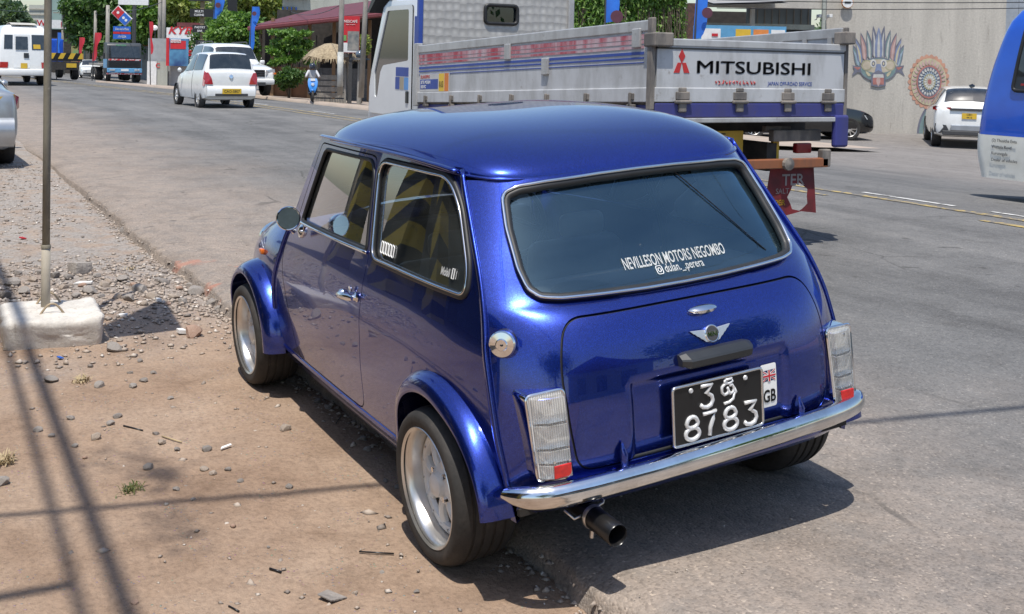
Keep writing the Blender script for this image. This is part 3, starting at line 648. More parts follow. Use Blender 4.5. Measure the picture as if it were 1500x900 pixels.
for s in (1, -1):
    tl = empty('tail_lamp', (0, 0, 0)); tl.parent = car
    loop = fillet([(.499, .650), (.617, .646), (.604, .412), (.500, .408)], .018, 4)
    fr = MB(); pts = resamp(loop, .02); base_ = [(float(Xf(y, z)), s*y, z) for y, z in pts]
    flat_x = lambda y, z: -.478+.03*(z-.41)/.24-.0+((y-.50)/.11)*.012
    front = [(flat_x(y, z), s*y, z) for y, z in pts]; n = len(pts)
    fr.add([(x+.004, y, z) for x, y, z in base_]+front, [(i, (i+1) % n, n+(i+1) % n, n+i) for i in range(n)]); MB().add([(x-.002, y, z) for x, y, z in front], [tuple(range(n))]).build('reflector', REFL, tl)
    fr.tube(front, .0045, 6, closed=True); fr.build('lamp_bezel', CHROME, tl, .6)
    def lensbox(y0, y1, z0, z1, dz, name, m_):
        b = MB(); f0 = [(y0, z0), (y1, z0), (y1, z1), (y0, z1)]
        fx_ = lambda y, z: flat_x(y, z)-(.026 if y < .575 else .012+.0)
        ym = .57
        sec = []
        for y in (y0, y0+.003, ym, y1-.003, y1):
            dd = 0 if y in (y0, y1) else (.024 if y <= ym else .008)
            sec.append([(flat_x(y, z0)+.002, s*y, z0), (flat_x(y, z0+.004)-dd, s*y, z0+.004), (flat_x(y, z1-.004)-dd, s*y, z1-.004), (flat_x(y, z1)+.002, s*y, z1)])
        b.loft(sec, caps=False); return b.build(name, m_, tl, .5)
    lensbox(.508, .606, .567, .640, 0, 'reversing_lens', LENS); lensbox(.508, .604, .498, .566, 0, 'indicator_lens', LENS); lensbox(.508, .600, .4585, .497, 0, 'stop_lens', LENS)
    lensbox(.508, .598, .416, .458, 0, 'lower_lens', LENS)
    rr = MB(); rr.box((flat_x(.54, .437)-.025, s*.539, .438), (.006, .055, .036)); rr.build('red_reflector', REDL, tl, bevel=.002)
    for y, z in ((.557, .628), (.516, .464), (.562, .464)): MB().lathe([(.0045, 0), (.004, .003), (0, .003)], (flat_x(y, z)-.024, s*y, z), (-1, 0, 0), 8).build('lens_screw', CHROME, tl)
# boot hinges
for s in (1, -1):
    h = MB(); y0 = s*.336; h.tube([(float(Xf(.336, .37))-.010, y0, .372), (float(Xf(.336, .40))-.022, y0, .402), (float(Xf(.336, .44))-.020, y0, .44), (float(Xf(.336, .47))-.006, y0, .472)], [.012, .013, .011, .004], 8, flat=(.8, 1))
    h.cyl((float(Xf(.336, .39))-.024, y0-.026, .392), (float(Xf(.336, .39))-.024, y0+.026, .392), .009, n=10); h.build('boot_hinge', PAINT, car, .8)
    for d in (-.03, .03): MB().lathe([(0, .008), (.007, .006), (.008, 0)], (float(Xf(.336, .385))-.014, y0+d, .392), (-1, 0, 0), 8).build('hinge_bolt', CHROME, car)
# fuel cap
f = MB(); o = Vector((float(Xf(.606, .768))+.004, .606, .768)); axv = Vector((-.74, .66, .12)).normalized()
f.lathe([(.030, -.01), (.030, .012), (.036, .014), (.039, .020), (.039, .034), (.035, .041), (.018, .043), (.015, .047), (.0, .047)], o, axv, 28); fc = f.build('fuel_cap', CHROME, car, .5)
MB().lathe([(.039, -.02), (.037, .013)], o, axv, 24).build('fuel_neck', RUBBER, fc, 3.2)
MB().box(o+axv*.048, (.012, .004, .004)).build('key_slot', BLACKP, fc)
# plate lamp cover
b = MB(); secs = []
for y in np.linspace(.118, -.150, 14):
    e = min(1, (.118-y)/.03, (y+.150)/.03); e = math.sqrt(max(0, e*(2-e))) if e < 1 else 1
    x0 = float(Xf(y, .66)); sec = []
    for d, z in ((.008, .690), (-.012, .690), (-.038, .678), (-.043, .672), (-.041, .654), (-.034, .648), (.008, .648)): sec.append((x0+(d if d > 0 else d*(.5+.5*e)), y, .667+(z-.669)*(.75+.25*e)))
    secs.append(sec)
b.loft(secs, closed=True); b.build('plate_lamp_cover', TRIM, lid, .35)
# number plate
def onlid(y, z, off=.0): return (float(Xlid(y, z))-off, y, z)
PX0 = -.508
pl = MB(); pl.box((PX0+.004, -.003, .512), (.008, .338, .176)); plate = pl.build('number_plate', BLACKP, lid, bevel=.003)
b = MB(); b.tube([(PX0-.001, y, z) for y, z in fillet([(.166, .600), (.166, .424), (-.172, .424), (-.172, .600)], .012, 4)], .0048, 6, closed=True); b.build('plate_border', mat('aluminium', (.72, .72, .72), .25, .95), plate, 3.2)
DIG = mat('pressed_aluminium', (.74, .74, .74), .45, .35)
def stroke(name, pts, r, parent, x=PX0-.002, m=DIG, flat=(.5, 1)):
    MB().tube([(x, y, z) for y, z in pts], r, 8, flat=None).build(name, m, parent, 3.2)
def glyph(g, y0, z0, h, w):
    S = {'8': [[(.5+.42*math.sin(a)*(.9 if math.cos(a) > 0 else 1), .74+.24*math.cos(a)) for a in np.linspace(0, 2*math.pi, 20)], [(.5+.5*math.sin(a), .26+.26*math.cos(a)) for a in np.linspace(0, 2*math.pi, 20)]],
         '3': [[(.05, 1), (.9, 1), (.42, .62), (.62, .60), (.88, .48), (.95, .28), (.80, .07), (.5, 0), (.2, .04), (0, .17)]],
         '7': [[(0, .98), (.95, 1), (.75, .72), (.52, .35), (.45, 0)]],
         'S': [[(.30, 1.02), (.72, 1.04), (.80, .92), (.60, .84), (.30, .86), (.10, .74), (.08, .52), (.25, .38), (.45, .42), (.50, .58), (.42, .70)], [(.50, .55), (.60, .38), (.80, .42), (.86, .60), (.74, .76), (.56, .74)], [(.86, .60), (.98, .42), (.84, .30)], [(.86, .42), (.80, .14), (.55, .02), (.20, .0)], [(.30, 1.02), (.25, .92), (.42, .90)]]}[g]
    for st in S: stroke('plate_character', [(y0-a*w, z0+q*h) for a, q in st], .0064 if g != 'S' else .0046, plate)
glyph('3', .066, .521, .066, .048); glyph('S', -.010, .518, .070, .060)
for g_, y0 in (('8', .124), ('7', .058), ('8', -.020), ('3', -.098)): glyph(g_, y0, .435, .069, .050)
for y in (.100, -.106): MB().lathe([(0, .004), (.006, .004), (.008, 0)], (PX0-.002, y, .582), (-1, 0, 0), 10).build('plate_screw', DIG, plate)
# country sticker
st = MB(); x0 = onlid(-.224, .525)[0]; st.prism(fillet([(-.193, .594), (-.193, .459), (-.256, .459), (-.256, .594)], .007, 3), (-.004, 0, 0), (0, 1, 0), (0, 0, 1), (.0, 0, 0.0001))
st = MB(); L = fillet([(-.193, .594), (-.193, .459), (-.256, .459), (-.256, .594)], .007, 3); pts = resamp(L, .01)
stk = patch('country_sticker', SLID, L, [], .012, WHITE, lid, (-1, 0, 0), lip=0, off=.003)
def onl(pts, name, m_, off): return patch(name, SLID, pts, [], .03, m_, stk, (-1, 0, 0), lip=0, off=off)
NAVY = mat('navy_ink', (.01, .015, .09), .5); REDI = mat('red_ink', (.55, .012, .02), .5)
fy, fz0, fwid, fh = -.2245, .558, .052, .034
rc = lambda y, z, w, h: [(y+w/2, z+h/2), (y+w/2, z-h/2), (y-w/2, z-h/2), (y-w/2, z+h/2)]
onl(rc(fy, fz0, fwid, fh), 'flag_field', NAVY, .0036)
for sg in (1, -1):
    a = (fy+fwid/2, fz0+sg*fh/2); c = (fy-fwid/2, fz0-sg*fh/2)
    for wd, m_, of in ((.0055, WHITE, .0042), (.002, REDI, .0048)):
        onl([(a[0]-wd, a[1]), (a[0], a[1]), (a[0], a[1]-sg*wd), (c[0]+wd, c[1]), (c[0], c[1]), (c[0], c[1]+sg*wd)], 'flag_saltire', m_, of)
for w_, m_, of in ((.011, WHITE, .0054), (.006, REDI, .006)):
    onl(rc(fy, fz0, w_, fh), 'flag_cross', m_, of); onl(rc(fy, fz0, fwid, w_*.9), 'flag_cross', m_, of+.0003)
text('sticker_letters', 'GB', .055, None, BLACKP, stk, .0003, .72, .0012, 'CENTER', fn=lambda a, q, e: onlid(-.2245-a, .476+q, .0045))
# boot handle and winged badge
h = MB(); secs = []
for y in np.linspace(.040, -.068, 13):
    t = (y+.014)/.054; k = math.sqrt(max(.02, 1-t*t)); x0 = float(Xf(y, .79)); sec = [(x0+d*k-.002, y, .792+e*k) for d, e in ((.0, .013), (-.018, .011), (-.026, .002), (-.022, -.008), (-.006, -.014), (.01, -.006))]; secs.append(sec)
h.loft(secs, closed=True); h.build('boot_handle', CHROME, lid, .8)
bz = .722; by = -.018
def bfn(off): return lambda a, q, e: (float(Xf(by-a, bz+q))-off-e, by-a, bz+q)
w = MB()
for s in (1, -1):
    for i in range(4):
        z0, z1 = .014-.009*i, .014-.009*(i+1)+.0012; l0 = .076-.013*i; l1 = .076-.013*(i+1)+.002
        q = [(s*.014, z0), (s*l0, z0+.004), (s*l1, z1+.002), (s*.014, z1)]
        v = [bfn(.003)(a, c_, 0) for a, c_ in q]+[bfn(.0075)(a, c_, 0) for a, c_ in q]; w.add(v, [(0, 1, 2, 3), (7, 6, 5, 4), (0, 4, 5, 1), (1, 5, 6, 2), (2, 6, 7, 3), (3, 7, 4, 0)])
bd = w.build('winged_badge', mat('satin_silver', (.70, .71, .73), .32, .75), lid, bevel=.0006, seg=1)
nb = Vector((-1, 0, .28)).normalized(); ob = Vector(bfn(.003)(0, 0, 0))
MB().lathe([(.027, -.004), (.027, .006), (.024, .008), (.0225, .0075)], ob, nb, 28).build('badge_ring', CHROME, bd, .6)
MB().lathe([(.0, .0072), (.0235, .0072)], ob, nb, 28).build('badge_disc', mat('badge_grey', (.05, .05, .055), .6), bd)
text('badge_letters', 'MINI', .0185, frame(ob+nb*.0095+Vector((0, 0, -.0065)), (0, -1, 0), (.28, 0, 1)), CHROME, bd, .0008, .95, .0006, 'CENTER')
# writing on the rear window
wf = lambda y0, z0, sl: (lambda a, q, e: (float(Xf(y0-a, z0+q+sl*a))+.0085, y0-a, z0+q+sl*a))
text('window_lettering', 'NEVILLESON MOTORS NEGOMBO', .045, None, WHITE, car, .0002, .575, .0006, 'LEFT', fn=wf(.168, .912, -.005))
text('window_lettering', 'dulan._.perera', .032, None, WHITE, car, .0002, .82, .0003, 'LEFT', fn=wf(.026, .888, -.003))
b = MB(); cy_, cz_ = .046, .897
for pts in (fillet(rc(cy_, cz_, .022, .022), .006, 4), [(cy_+.0055*math.cos(a), cz_+.0055*math.sin(a)) for a in np.linspace(0, 6.28, 14)[:-1]]): b.tube([(float(Xf(y, z))+.008, y, z) for y, z in pts], .0014, 5, closed=True)
b.build('camera_icon', WHITE, car)
# stickers on the quarter window
for k in range(5):
    x0 = .520-.024*k; l = fillet([(x0, .935), (x0, .897), (x0-.018, .893), (x0-.018, .931)], .006, 3)
    MB().tube([(x, float(Yf(x, z))-.004, z) for x, z in l], .0022, 5, closed=True).build('sticker_mark', WHITE, car)
text('oil_sticker', 'Mobil', .034, None, WHITE, car, .0003, .72, .0012, 'LEFT', fn=lambda a, q, e: (.045-a, float(Yf(.045-a, .905+q))-.004, .905+q))
MB().tube([(x, float(Yf(x, z))-.004, z) for x, z in rc(-.03, .918, .012, .03)], .0018, 5, closed=True).build('sticker_mark', WHITE, car)
text('numeral_sticker', '1', .034, None, WHITE, car, .0003, .7, .0008, 'LEFT', fn=lambda a, q, e: (-.042-a, float(Yf(-.042-a, .905+q))-.004, .905+q))
# exhaust
e = MB(); ey = .425; e.lathe([(.033, 0), (.033, .13), (.0305, .134), (.028, .13), (.028, .02), (0, .02)], (-.45, ey, .265), (-1, 0, -.05), 28); e.cyl((-.46, ey, .265), (.2, ey-.03, .24), .026, n=12)
ex = e.build('exhaust', BLACKP, car, .6)
MB().lathe([(.0335, 0), (.0355, .004), (.0355, .012), (.0335, .016)], (-.455, ey, .265), (-1, 0, -.05), 24).tube([(-.462, ey+.005, .225), (-.462, ey+.008, .205)], .006, 6).build('exhaust_clamp', ALU, ex, .6)
MB().tube([(-.42, ey+.07, .285), (-.44, ey+.05, .262), (-.445, ey+.02, .27), (-.44, ey-.05, .285), (-.42, ey-.07, .30)], .004, 6).build('exhaust_bracket', ALU, ex, 3.2)
MB().loft([[(float(Xf(y, .385))+.01, y, .386), (-.518+.10*max(0, abs(y)-.47)**1.1*5*abs(y)**4, y, .382)] for y in np.linspace(-.50, .50, 25)], caps=False).build('bumper_flange', PAINT, car, 3.2)
# cabin
cb = MB(); cb.bx(-.12, 1.55, -.60, .60, .25, .30); cb.bx(1.50, 1.60, -.56, .56, .56, .80); cb.build('dashboard_and_floor', CABIN, car, bevel=.03)
bf = MB(); bf.bx(-.44, .28, -.56, .56, .31, .33); bf.bx(-.40, -.20, -.63, .63, .29, .312); bf.build('boot_floor_light_block', DARK, car)  # hidden panel added to block light slits under the tail
sh = MB(); sh.bx(-.30, .02, -.50, .50, .815, .835); sh.build('parcel_shelf', CABIN, car)
for s in (.25, -.25):
    q = MB(); q.lathe([(.0, .0), (.085, .0), (.095, -.004), (.10, .006), (.088, .012), (.0, .004)], (-.18, s, .838), (0, 0, 1), 24); q.build('shelf_speaker', TRIM, car, .6)
def seat(x, y, w, zt, name, rake=.22):
    b = MB(); M = Matrix.Rotation(-rake, 3, 'Y'); b.box((x, y, (zt+.40)/2), (.12, w, zt-.40), M=M); b.box((x+.28, y, .42), (.50, w, .14)); return b.build(name, CABIN, car, .9, bevel=.045, seg=3)
for s in (.29, -.29):
    st_ = seat(.74, s, .42, .80, 'front_seat'); b = MB(); b.box((.655, s, .86), (.06, .20, .10)); b.build('headrest', CABIN, st_, .9, bevel=.03, seg=3)
seat(.10, 0, 1.05, .74, 'rear_seat', .3)
sw = MB(); c = Vector((1.28, -.30, .80)); n_ = Vector((-1, 0, .55)).normalized(); u_ = Vector((0, 1, 0)); v_ = n_.cross(u_)
sw.tube([c+(u_*math.cos(a)+v_*math.sin(a))*.18 for a in np.linspace(0, 6.283, 29)[:-1]], .013, 8, closed=True)
for a in (.5, 2.64, 4.71): sw.tube([c, c+(u_*math.cos(a)+v_*math.sin(a))*.18], .012, 6)
sw.build('steering_wheel', TRIM, car, 3.2)
hl = MB(); hl.loft([[(x, y, 1.185+dz+.10*(1-(y/.55)**2)) for y in np.linspace(-.51, .51, 15)] for x, dz in ((.02, -.05), (.3, .0), (.7, .03), (1.1, .02), (1.35, -.02))], caps=False); hl.build('headlining', mat('headlining', (.40, .40, .39), .9), car, 3.2)
mi = MB(); mi.box((1.36, 0, 1.14), (.02, .19, .05)); mi.cyl((1.37, 0, 1.16), (1.41, 0, 1.20), .006, n=6); mi.build('interior_mirror', TRIM, car, bevel=.006)
ae = MB(); ae.tube([(-.135, -.15, 1.17), (-.20, -.25, 1.06), (-.29, -.40, .895)], .0022, 5); ae.build('window_cable', BLACKP, car)
# ------------------------------------------------------------------ tipper truck driving past
def mk_worn(name, c, c2, c3=(.16, .12, .09), rough=.45, metal=0., sc=5.):
    m, t, b, tc = base(name); mp = t.nodes.new('ShaderNodeMapping'); mp.inputs['Scale'].default_value = (1, 1, .35); t.links.new(tc, mp.inputs[0])
    col = mixc(t, mrange(t, nz(t, mp.outputs[0], sc, 6, .65), .38, .66), c, c2); col = mixc(t, mrange(t, nz(t, tc, sc*2.6, 6, .7), .60, .74, 0., .7), col, c3)
    t.links.new(col, b.inputs['Base Color']); b.inputs['Roughness'].default_value = rough; b.inputs['Metallic'].default_value = metal; bumpn(t, b, nz(t, tc, sc*5, 3), .06); return m
ALUP = mk_worn('weathered_aluminium_panel', (.50, .505, .51), (.38, .38, .375), (.22, .19, .165)); ALUR = mk_worn('dull_rail', (.50, .50, .49), (.38, .37, .36), rough=.4, metal=.3)
BLUEF = mk_worn('blue_truck_frame', (.04, .045, .20), (.05, .05, .16), (.10, .08, .07), .5); RUST = mk_worn('rusty_steel', (.12, .11, .10), (.24, .21, .18), (.10, .06, .04), .8, sc=9.)
CABW = mat('truck_white', (.68, .70, .71), .25, coat=.6, c2=(.60, .62, .63), nscale=2); DGL = glass('dark_glass', (.30, .34, .35), boost=1.6); OILY = mat('oily_black', (.02, .019, .018), .7, c2=(.05, .043, .036), nscale=9)
REDW = mk_worn('worn_red_stripe', (.36, .035, .06), (.50, .38, .40), (.52, .52, .53)); BLUS = mat('blue_stripe', (.03, .07, .32), .4); REDS = mat('red_paint', (.50, .03, .03), .4); BLKT = mat('black_lettering', (.02, .02, .022), .5)
NPY = mat('yellow_plate', (.62, .40, .03), .5, c2=(.56, .36, .03)); ORG = mk_worn('orange_bar', (.26, .095, .04), (.17, .075, .045), (.08, .055, .045))
tk = empty('tipper_truck', (3.4, -2.59, .085), 0, 'white drop-side truck with large black lettering on its tailgate driving past', 'truck')
TW = 1.9; TL = 4.08
def B(x, y, z): return (x, -y, 1.168-.045*x+z)
def bslab(m_, x0, x1, y0, y1, z0, z1):
    v = [B(x, y, z) for z in (z0, z1) for y in (y0, y1) for x in (x0, x1)]; m_.add(v, [(0, 2, 3, 1), (4, 5, 7, 6), (0, 1, 5, 4), (2, 6, 7, 3), (0, 4, 6, 2), (1, 3, 7, 5)]); return m_
# side boards
for nm, y0, y1 in (('near_side_board', -.0, .035), ('far_side_board', TW-.035, TW)):
    sb = bslab(MB(), .0, TL, y0+.008, y1-.008, .10, .53).build(nm, ALUP, tk)
    out = -.0 if y0 <= 0 else TW
    bslab(MB(), -.0, TL, y0-.004, y1+.004, -.002, .105).build('lower_rail', ALUP, sb, bevel=.006)
    bslab(MB(), .0, TL, y0-.002, y1+.002, .515, .596).build('top_rail', ALUR, sb, bevel=.008)
    if y0 <= 0:
        for i, (z, h, m_) in enumerate(((.478, .036, REDW), (.440, .026, REDW), (.402, .020, REDW), (.358, .022, BLUS), (.322, .014, BLUS), (.288, .007, BLUS))):
            bslab(MB(), .10, TL-.05, .0045, .009, z-h/2, z+h/2).build('painted_stripe', m_, sb)
        for i in range(7):
            x = .22+i*.60; q = bslab(MB(), x-.03, x+.03, -.02, .0, .015, .065); q.tube([B(x, -.02, .07), B(x, -.024, .0), B(x, -.015, -.04)], .014, 6); bslab(q, x-.04, x+.04, -.026, .01, -.045, -.018); q.build('hinge', RUST, sb, bevel=.005)
        for x, z in ((TL*.52, .45), (TL*.36, .30), (.18, .47)): bslab(MB(), x-.05, x+.05, -.015, .01, z-.07, z+.07).build('latch_plate', ALUR, sb, bevel=.006)
        bslab(MB(), TL-.04, TL+.04, -.02, .05, -.04, .62).build('corner_post', ALUR, sb, bevel=.008)
        st_ = bslab(MB(), TL-.78, TL-.08, .003, .0055, .11, .29).build('advert_sticker', mat('sticker_grey', (.55, .54, .52), .5), sb)
        bslab(MB(), TL-.52, TL-.09, .0022, .003, .135, .235).build('sticker_panel', BLUS, st_); bslab(MB(), TL-.66, TL-.54, .0018, .003, .11, .29).build('sticker_panel', mat('sticker_yellow', (.75, .50, .05), .5), st_)
        bslab(MB(), TL-.76, TL-.67, .0018, .003, .11, .29).build('sticker_panel', mat('sticker_orange', (.72, .22, .04), .5), st_)
        sf = lambda x0, z0: (lambda a, q, e: B(x0-a, .001-e, z0+q))
        text('sticker_lettering', 'SITE MORN', .048, None, WHITE, st_, .0002, .95, .001, fn=sf(TL-.11, .190)); text('sticker_lettering', 'SERVIC', .045, None, WHITE, st_, .0002, .9, .001, fn=sf(TL-.11, .145))
        text('sticker_lettering', 'XLARGEPRO', .045, None, REDS, st_, .0002, .9, .001, fn=sf(TL-.10, .248)); text('sticker_lettering', 'KASI', .09, None, BLKT, st_, .0002, .55, .001, fn=sf(TL-.545, .15))
    else:
        for i in range(14): bslab(MB(), .1+i*.28, .14+i*.28, y0-.012, y0+.008, .12, .52).build('stiffener', ALUR, sb)
# tailgate
tg = bslab(MB(), -.03, .0, .03, TW-.03, .10, .42).build('tailgate', ALUP, tk)
bslab(MB(), -.036, .004, .015, TW-.015, -.002, .105).build('lower_rail', ALUP, tg, bevel=.006); bslab(MB(), -.036, .004, .015, TW-.015, .405, .462).build('top_rail', ALUR, tg, bevel=.008)
bslab(MB(), -.034, .0, .03, TW-.03, .385, .398).build('rail_shadow_gap', TRIM, tg)
tf = lambda y0, z0: (lambda a, q, e: B(-.0315-e, y0+a, z0+q))
[text('tailgate_lettering', 'MITSUBISHI', .132, None, BLKT, tg, .001, 1.72, 0., fn=tf(.375+dy, .213+dz)) for dy, dz in ((0, 0), (.008, .003))]; text('tailgate_lettering', 'JAPAN OFF-ROAD SERVICE', .042, None, BLUS, tg, .0006, .90, .0, fn=tf(1.08, .128))
for i in range(12):
    y = .56+i*.034; q = MB(); p = lambda a, c_: B(-.0325, y+a*.026, .13+c_*.034); r_ = random.Random(i)
    for _ in range(4): q.tube([p(r_.random(), r_.random()), p(r_.random(), r_.random())], .0028, 4)
    q.build('small_red_lettering', REDS, tg)
for cy_, cz_, sq in ((.252, .335, 1), (.215, .245, 0), (.289, .245, 0)):
    w_, h_ = .030, .052
    pts = [(cy_, cz_+h_), (cy_+w_, cz_), (cy_, cz_-h_), (cy_-w_, cz_)] if sq else ([(.250, .287), (.215, .287), (.180, .213), (.232, .213)] if cy_ < .25 else [(.254, .287), (.289, .287), (.324, .213), (.272, .213)])
    q = MB(); v = [B(-.033, a, c_) for a, c_ in pts]+[B(-.029, a, c_) for a, c_ in pts]; q.add(v, [(0, 1, 2, 3), (7, 6, 5, 4), (0, 4, 5, 1), (1, 5, 6, 2), (2, 6, 7, 3), (3, 7, 4, 0)]); q.build('diamond_emblem', REDS, tg)
for y in (.26, .80, 1.28, 1.70):
    q = bslab(MB(), -.052, -.03, y-.06, y+.06, .015, .075); bslab(q, -.046, -.03, y-.035, y+.035, .075, .105); q.tube([B(-.05, y-.075, .0), B(-.05, y+.075, .0)], .015, 6); bslab(q, -.05, -.02, y-.035, y+.035, -.075, .0); q.build('tailgate_hinge', RUST, tg, bevel=.006)
bslab(MB(), -.03, .03, -.02, .018, -.06, .61).build('rear_post', RUST, tk, bevel=.008); bslab(MB(), -.03, .03, TW-.018, TW+.02, -.14, .60).build('rear_post', RUST, tk, bevel=.008)
bslab(MB(), -.10, .03, TW-.09, TW+.02, .46, .56).build('latch_bracket', RUST, tk, bevel=.01); bslab(MB(), -.08, .06, -.03, .14, .40, .50).build('latch_bracket', RUST, tk, bevel=.01)
# headboard with its little window
def mk_checker():
    m, t, b, tc = base('hammered_steel_plate'); v = t.nodes.new('ShaderNodeTexVoronoi'); v.inputs['Scale'].default_value = 11.; v.inputs['Randomness'].default_value = .25; t.links.new(tc, v.inputs['Vector'])
    t.links.new(ramp(t, v.outputs['Distance'], [(.1, (.56, .54, .50)), (.5, (.40, .385, .36))]), b.inputs['Base Color']); b.inputs['Roughness'].default_value = .5; b.inputs['Metallic'].default_value = .2; bumpn(t, b, v.outputs['Distance'], .5, .02); return m
HBM = mk_checker(); hb = MB(); wy0, wy1, wz0, wz1 = .80, 1.20, .86, 1.06
for a in ((.06, wy0, .0, 1.7), (wy1, TW-.04, .0, 1.7), (wy0, wy1, .0, wz0), (wy0, wy1, wz1, 1.7)): bslab(hb, TL, TL+.03, *a)
hbo = hb.build('headboard', HBM, tk)
l = fillet([(wy0, wz0), (wy1, wz0), (wy1, wz1), (wy0, wz1)], .05, 4); MB().tube([B(TL-.005, a, c_) for a, c_ in l], .022, 6, closed=True).build('window_surround', RUBBER, hbo, 3.2)
bslab(MB(), TL+.014, TL+.018, wy0, wy1, wz0, wz1).build('window_pane', DGL, hbo)
bslab(MB(), TL-.02, TL+.05, .01, .058, .0, 1.7).build('headboard_post', BLUS, hbo, bevel=.01); bslab(MB(), TL-.03, TL+.05, TW-.045, TW+.03, .0, 1.7).build('headboard_post', ALUR, hbo, bevel=.012)
bslab(MB(), .0, TL, .03, TW-.03, -.02, .0).build('bed_floor', RUST, tk)
# chassis, rear gear
bslab(MB(), -.035, .06, .02, TW-.02, -.115, -.008).build('rear_cross_member', BLUEF, tk, bevel=.008)
bslab(MB(), .06, TL, .02, .10, -.12, -.022).build('side_sill', BLUEF, tk, bevel=.008); bslab(MB(), .06, TL, TW-.10, TW-.02, -.12, -.022).build('side_sill', BLUEF, tk, bevel=.008)
bslab(MB(), -.05, .02, .02, TW-.12, -.155, -.118).build('silver_rail', ALUR, tk, bevel=.006)
bslab(MB(), -.05, .0, TW-.12, TW+.03, -.36, -.10).build('corner_guard', BLUEF, tk, bevel=.02)
for y in (.62, 1.28): MB().add([(x, -y+d, z) for z in (.62, .84) for d in (-.05, .05) for x in (.12, 5.3)], [(0, 2, 3, 1), (4, 5, 7, 6), (0, 1, 5, 4), (2, 6, 7, 3), (0, 4, 6, 2), (1, 3, 7, 5)]).build('chassis_rail', OILY, tk)
for x in (.35, .9, 1.6, 2.4, 3.2): bslab(MB(), x, x+.09, .05, TW-.05, -.24, -.02).build('cross_bearer', OILY, tk)
MB().cyl((1.28, -.25, .40), (1.28, -1.65, .40), .09).build('rear_axle', OILY, tk); MB().blob((1.28, -.95, .42), .20, 2, .04).build('differential', OILY, tk, 3.2)
TRIMW = mat('steel_wheel', (.35, .34, .32), .5, .4)
def twheel(p, x, y, r, w, s):
    t = MB().lathe([(r*.56, w*.5), (r*.62, w*.52), (r*.9, w*.52), (r*.98, w*.40), (r, w*.2), (r, -w*.2), (r*.98, -w*.4), (r*.9, -w*.52), (r*.56, -w*.5)], (x, y, r), (0, s, 0), 28).build('wheel', TYRE, p, .7)
    MB().lathe([(r*.57, w*.45), (r*.50, w*.1), (r*.30, w*.0), (r*.28, w*.2), (0, w*.2)], (x, y, r), (0, s, 0), 20).build('wheel_rim', TRIMW, t, .6); return t
for y, s in ((-.16, 1), (-.40, 1), (-1.50, -1), (-1.74, -1)): twheel(tk, 1.28, y, .375, .20, s)
for y, s in ((-.18, 1), (-1.72, -1)): twheel(tk, 4.85, y, .375, .20, s)
np_ = MB().box((.22, -.86, .835), (.012, .42, .20)).build('number_plate', NPY, tk, bevel=.004)
text('plate_lettering', 'LF-', .095, frame((.212, -.78, .85), (0, -1, 0), (0, 0, 1)), BLKT, np_, .001, 1.2, .001); text('plate_lettering', '2705', .095, frame((.212, -.72, .755), (0, -1, 0), (0, 0, 1)), BLKT, np_, .001, 1.2, .001)
MB().box((.16, -1.36, .95), (.05, .26, .05)).box((.10, -1.5, .90), (.06, .5, .09)).build('lamp_bracket', RUST, tk, bevel=.008); MB().box((.14, -1.33, .80), (.03, .06, .26)).build('yellow_strap', NPY, tk)
MB().box((.08, -1.56, .80), (.05, .16, .08)).build('tail_lamp', mat('dull_red_lens', (.22, .012, .014), .3), tk, bevel=.01)
MB().box((-.0, -.95, .690), (.06, 1.58, .075)).build('under_run_bar', ORG, tk, bevel=.008); MB().box((-.0, -1.72, .725), (.06, .09, .14)).build('bar_end', RUST, tk, bevel=.01); MB().lathe([(.05, 0), (.05, .03), (0, .04)], (-.03, -1.30, .69), (-1, 0, 0), 12).build('bar_bolt', RUST, tk)
# torn red mud flaps
for y0 in (1.17, .18):
    hole = [(y0+.30+.10*math.cos(a)*1., .42+.11*math.sin(a)) for a in np.linspace(0, 6.283, 13)[:-1]]; hole = [(a*1+.0+(.02 if k % 2 else 0), c_) for k, (a, c_) in enumerate(hole)]
    S_ = lambda u, v: (.03+.04*np.sin(np.asarray(u, float)*7)*(.66-np.asarray(v, float)), -np.asarray(u, float), np.asarray(v, float))
    fl = patch('mud_flap', S_, [(y0+.02, .66), (y0-.03, .262), (y0+.15, .268), (y0+.34, .305), (y0+.50, .285), (y0+.47, .66)], [hole], .04, mat('red_rubber', (.18, .014, .018), .7, c2=(.09, .012, .014), nscale=6), tk, (-1, 0, 0), lip=.006)
    ff = lambda yy, zz: (lambda a, q, e: (float(S_(yy+a, zz+q)[0])-.004, -(yy+a), zz+q))
    text('flap_lettering', 'TER', .125, None, mat('faded_white', (.5, .47, .45), .6), fl, .0008, 1.05, .002, fn=ff(y0+.14, .515)); text('flap_lettering', 'SALT', .06, None, MATS['faded_white'], fl, .0008, 1., 0, fn=ff(y0+.08, .45)); text('flap_lettering', 'SUPER', .06, None, NPY, fl, .0008, 1., .001, fn=ff(y0+.01, .36))
# cab
cb = MB(); pr = [(4.20, .50), (4.20, 2.06), (4.26, 2.12), (5.10, 2.12), (5.28, 2.04), (5.62, 1.30), (5.68, 1.10), (5.70, .42), (5.15, .42), (5.10, .62), (4.98, .76), (4.70, .76), (4.58, .62), (4.53, .50)]
cb.prism(pr, (0, -.10, 0), (1, 0, 0), (0, 0, 1), (0, -1.70, 0)); cab = cb.build('cab', CABW, tk, .6, bevel=.045, seg=3)
dw = [(4.50, 1.42), (4.50, 1.98), (5.10, 1.98), (5.46, 1.28), (5.44, .99), (5.36, .99), (5.28, 1.28), (5.20, 1.36)]
dp = patch('door', lambda u, v: (np.asarray(u, float), np.asarray(u, float)*0-.085, np.asarray(v, float)), fillet([(4.40, .80), (4.40, 2.03), (5.13, 2.03), (5.56, 1.20), (5.60, .80)], .05, 4), [fillet(dw, .03, 3)], .08, CABW, cab, (0, 1, 0), lip=.014)
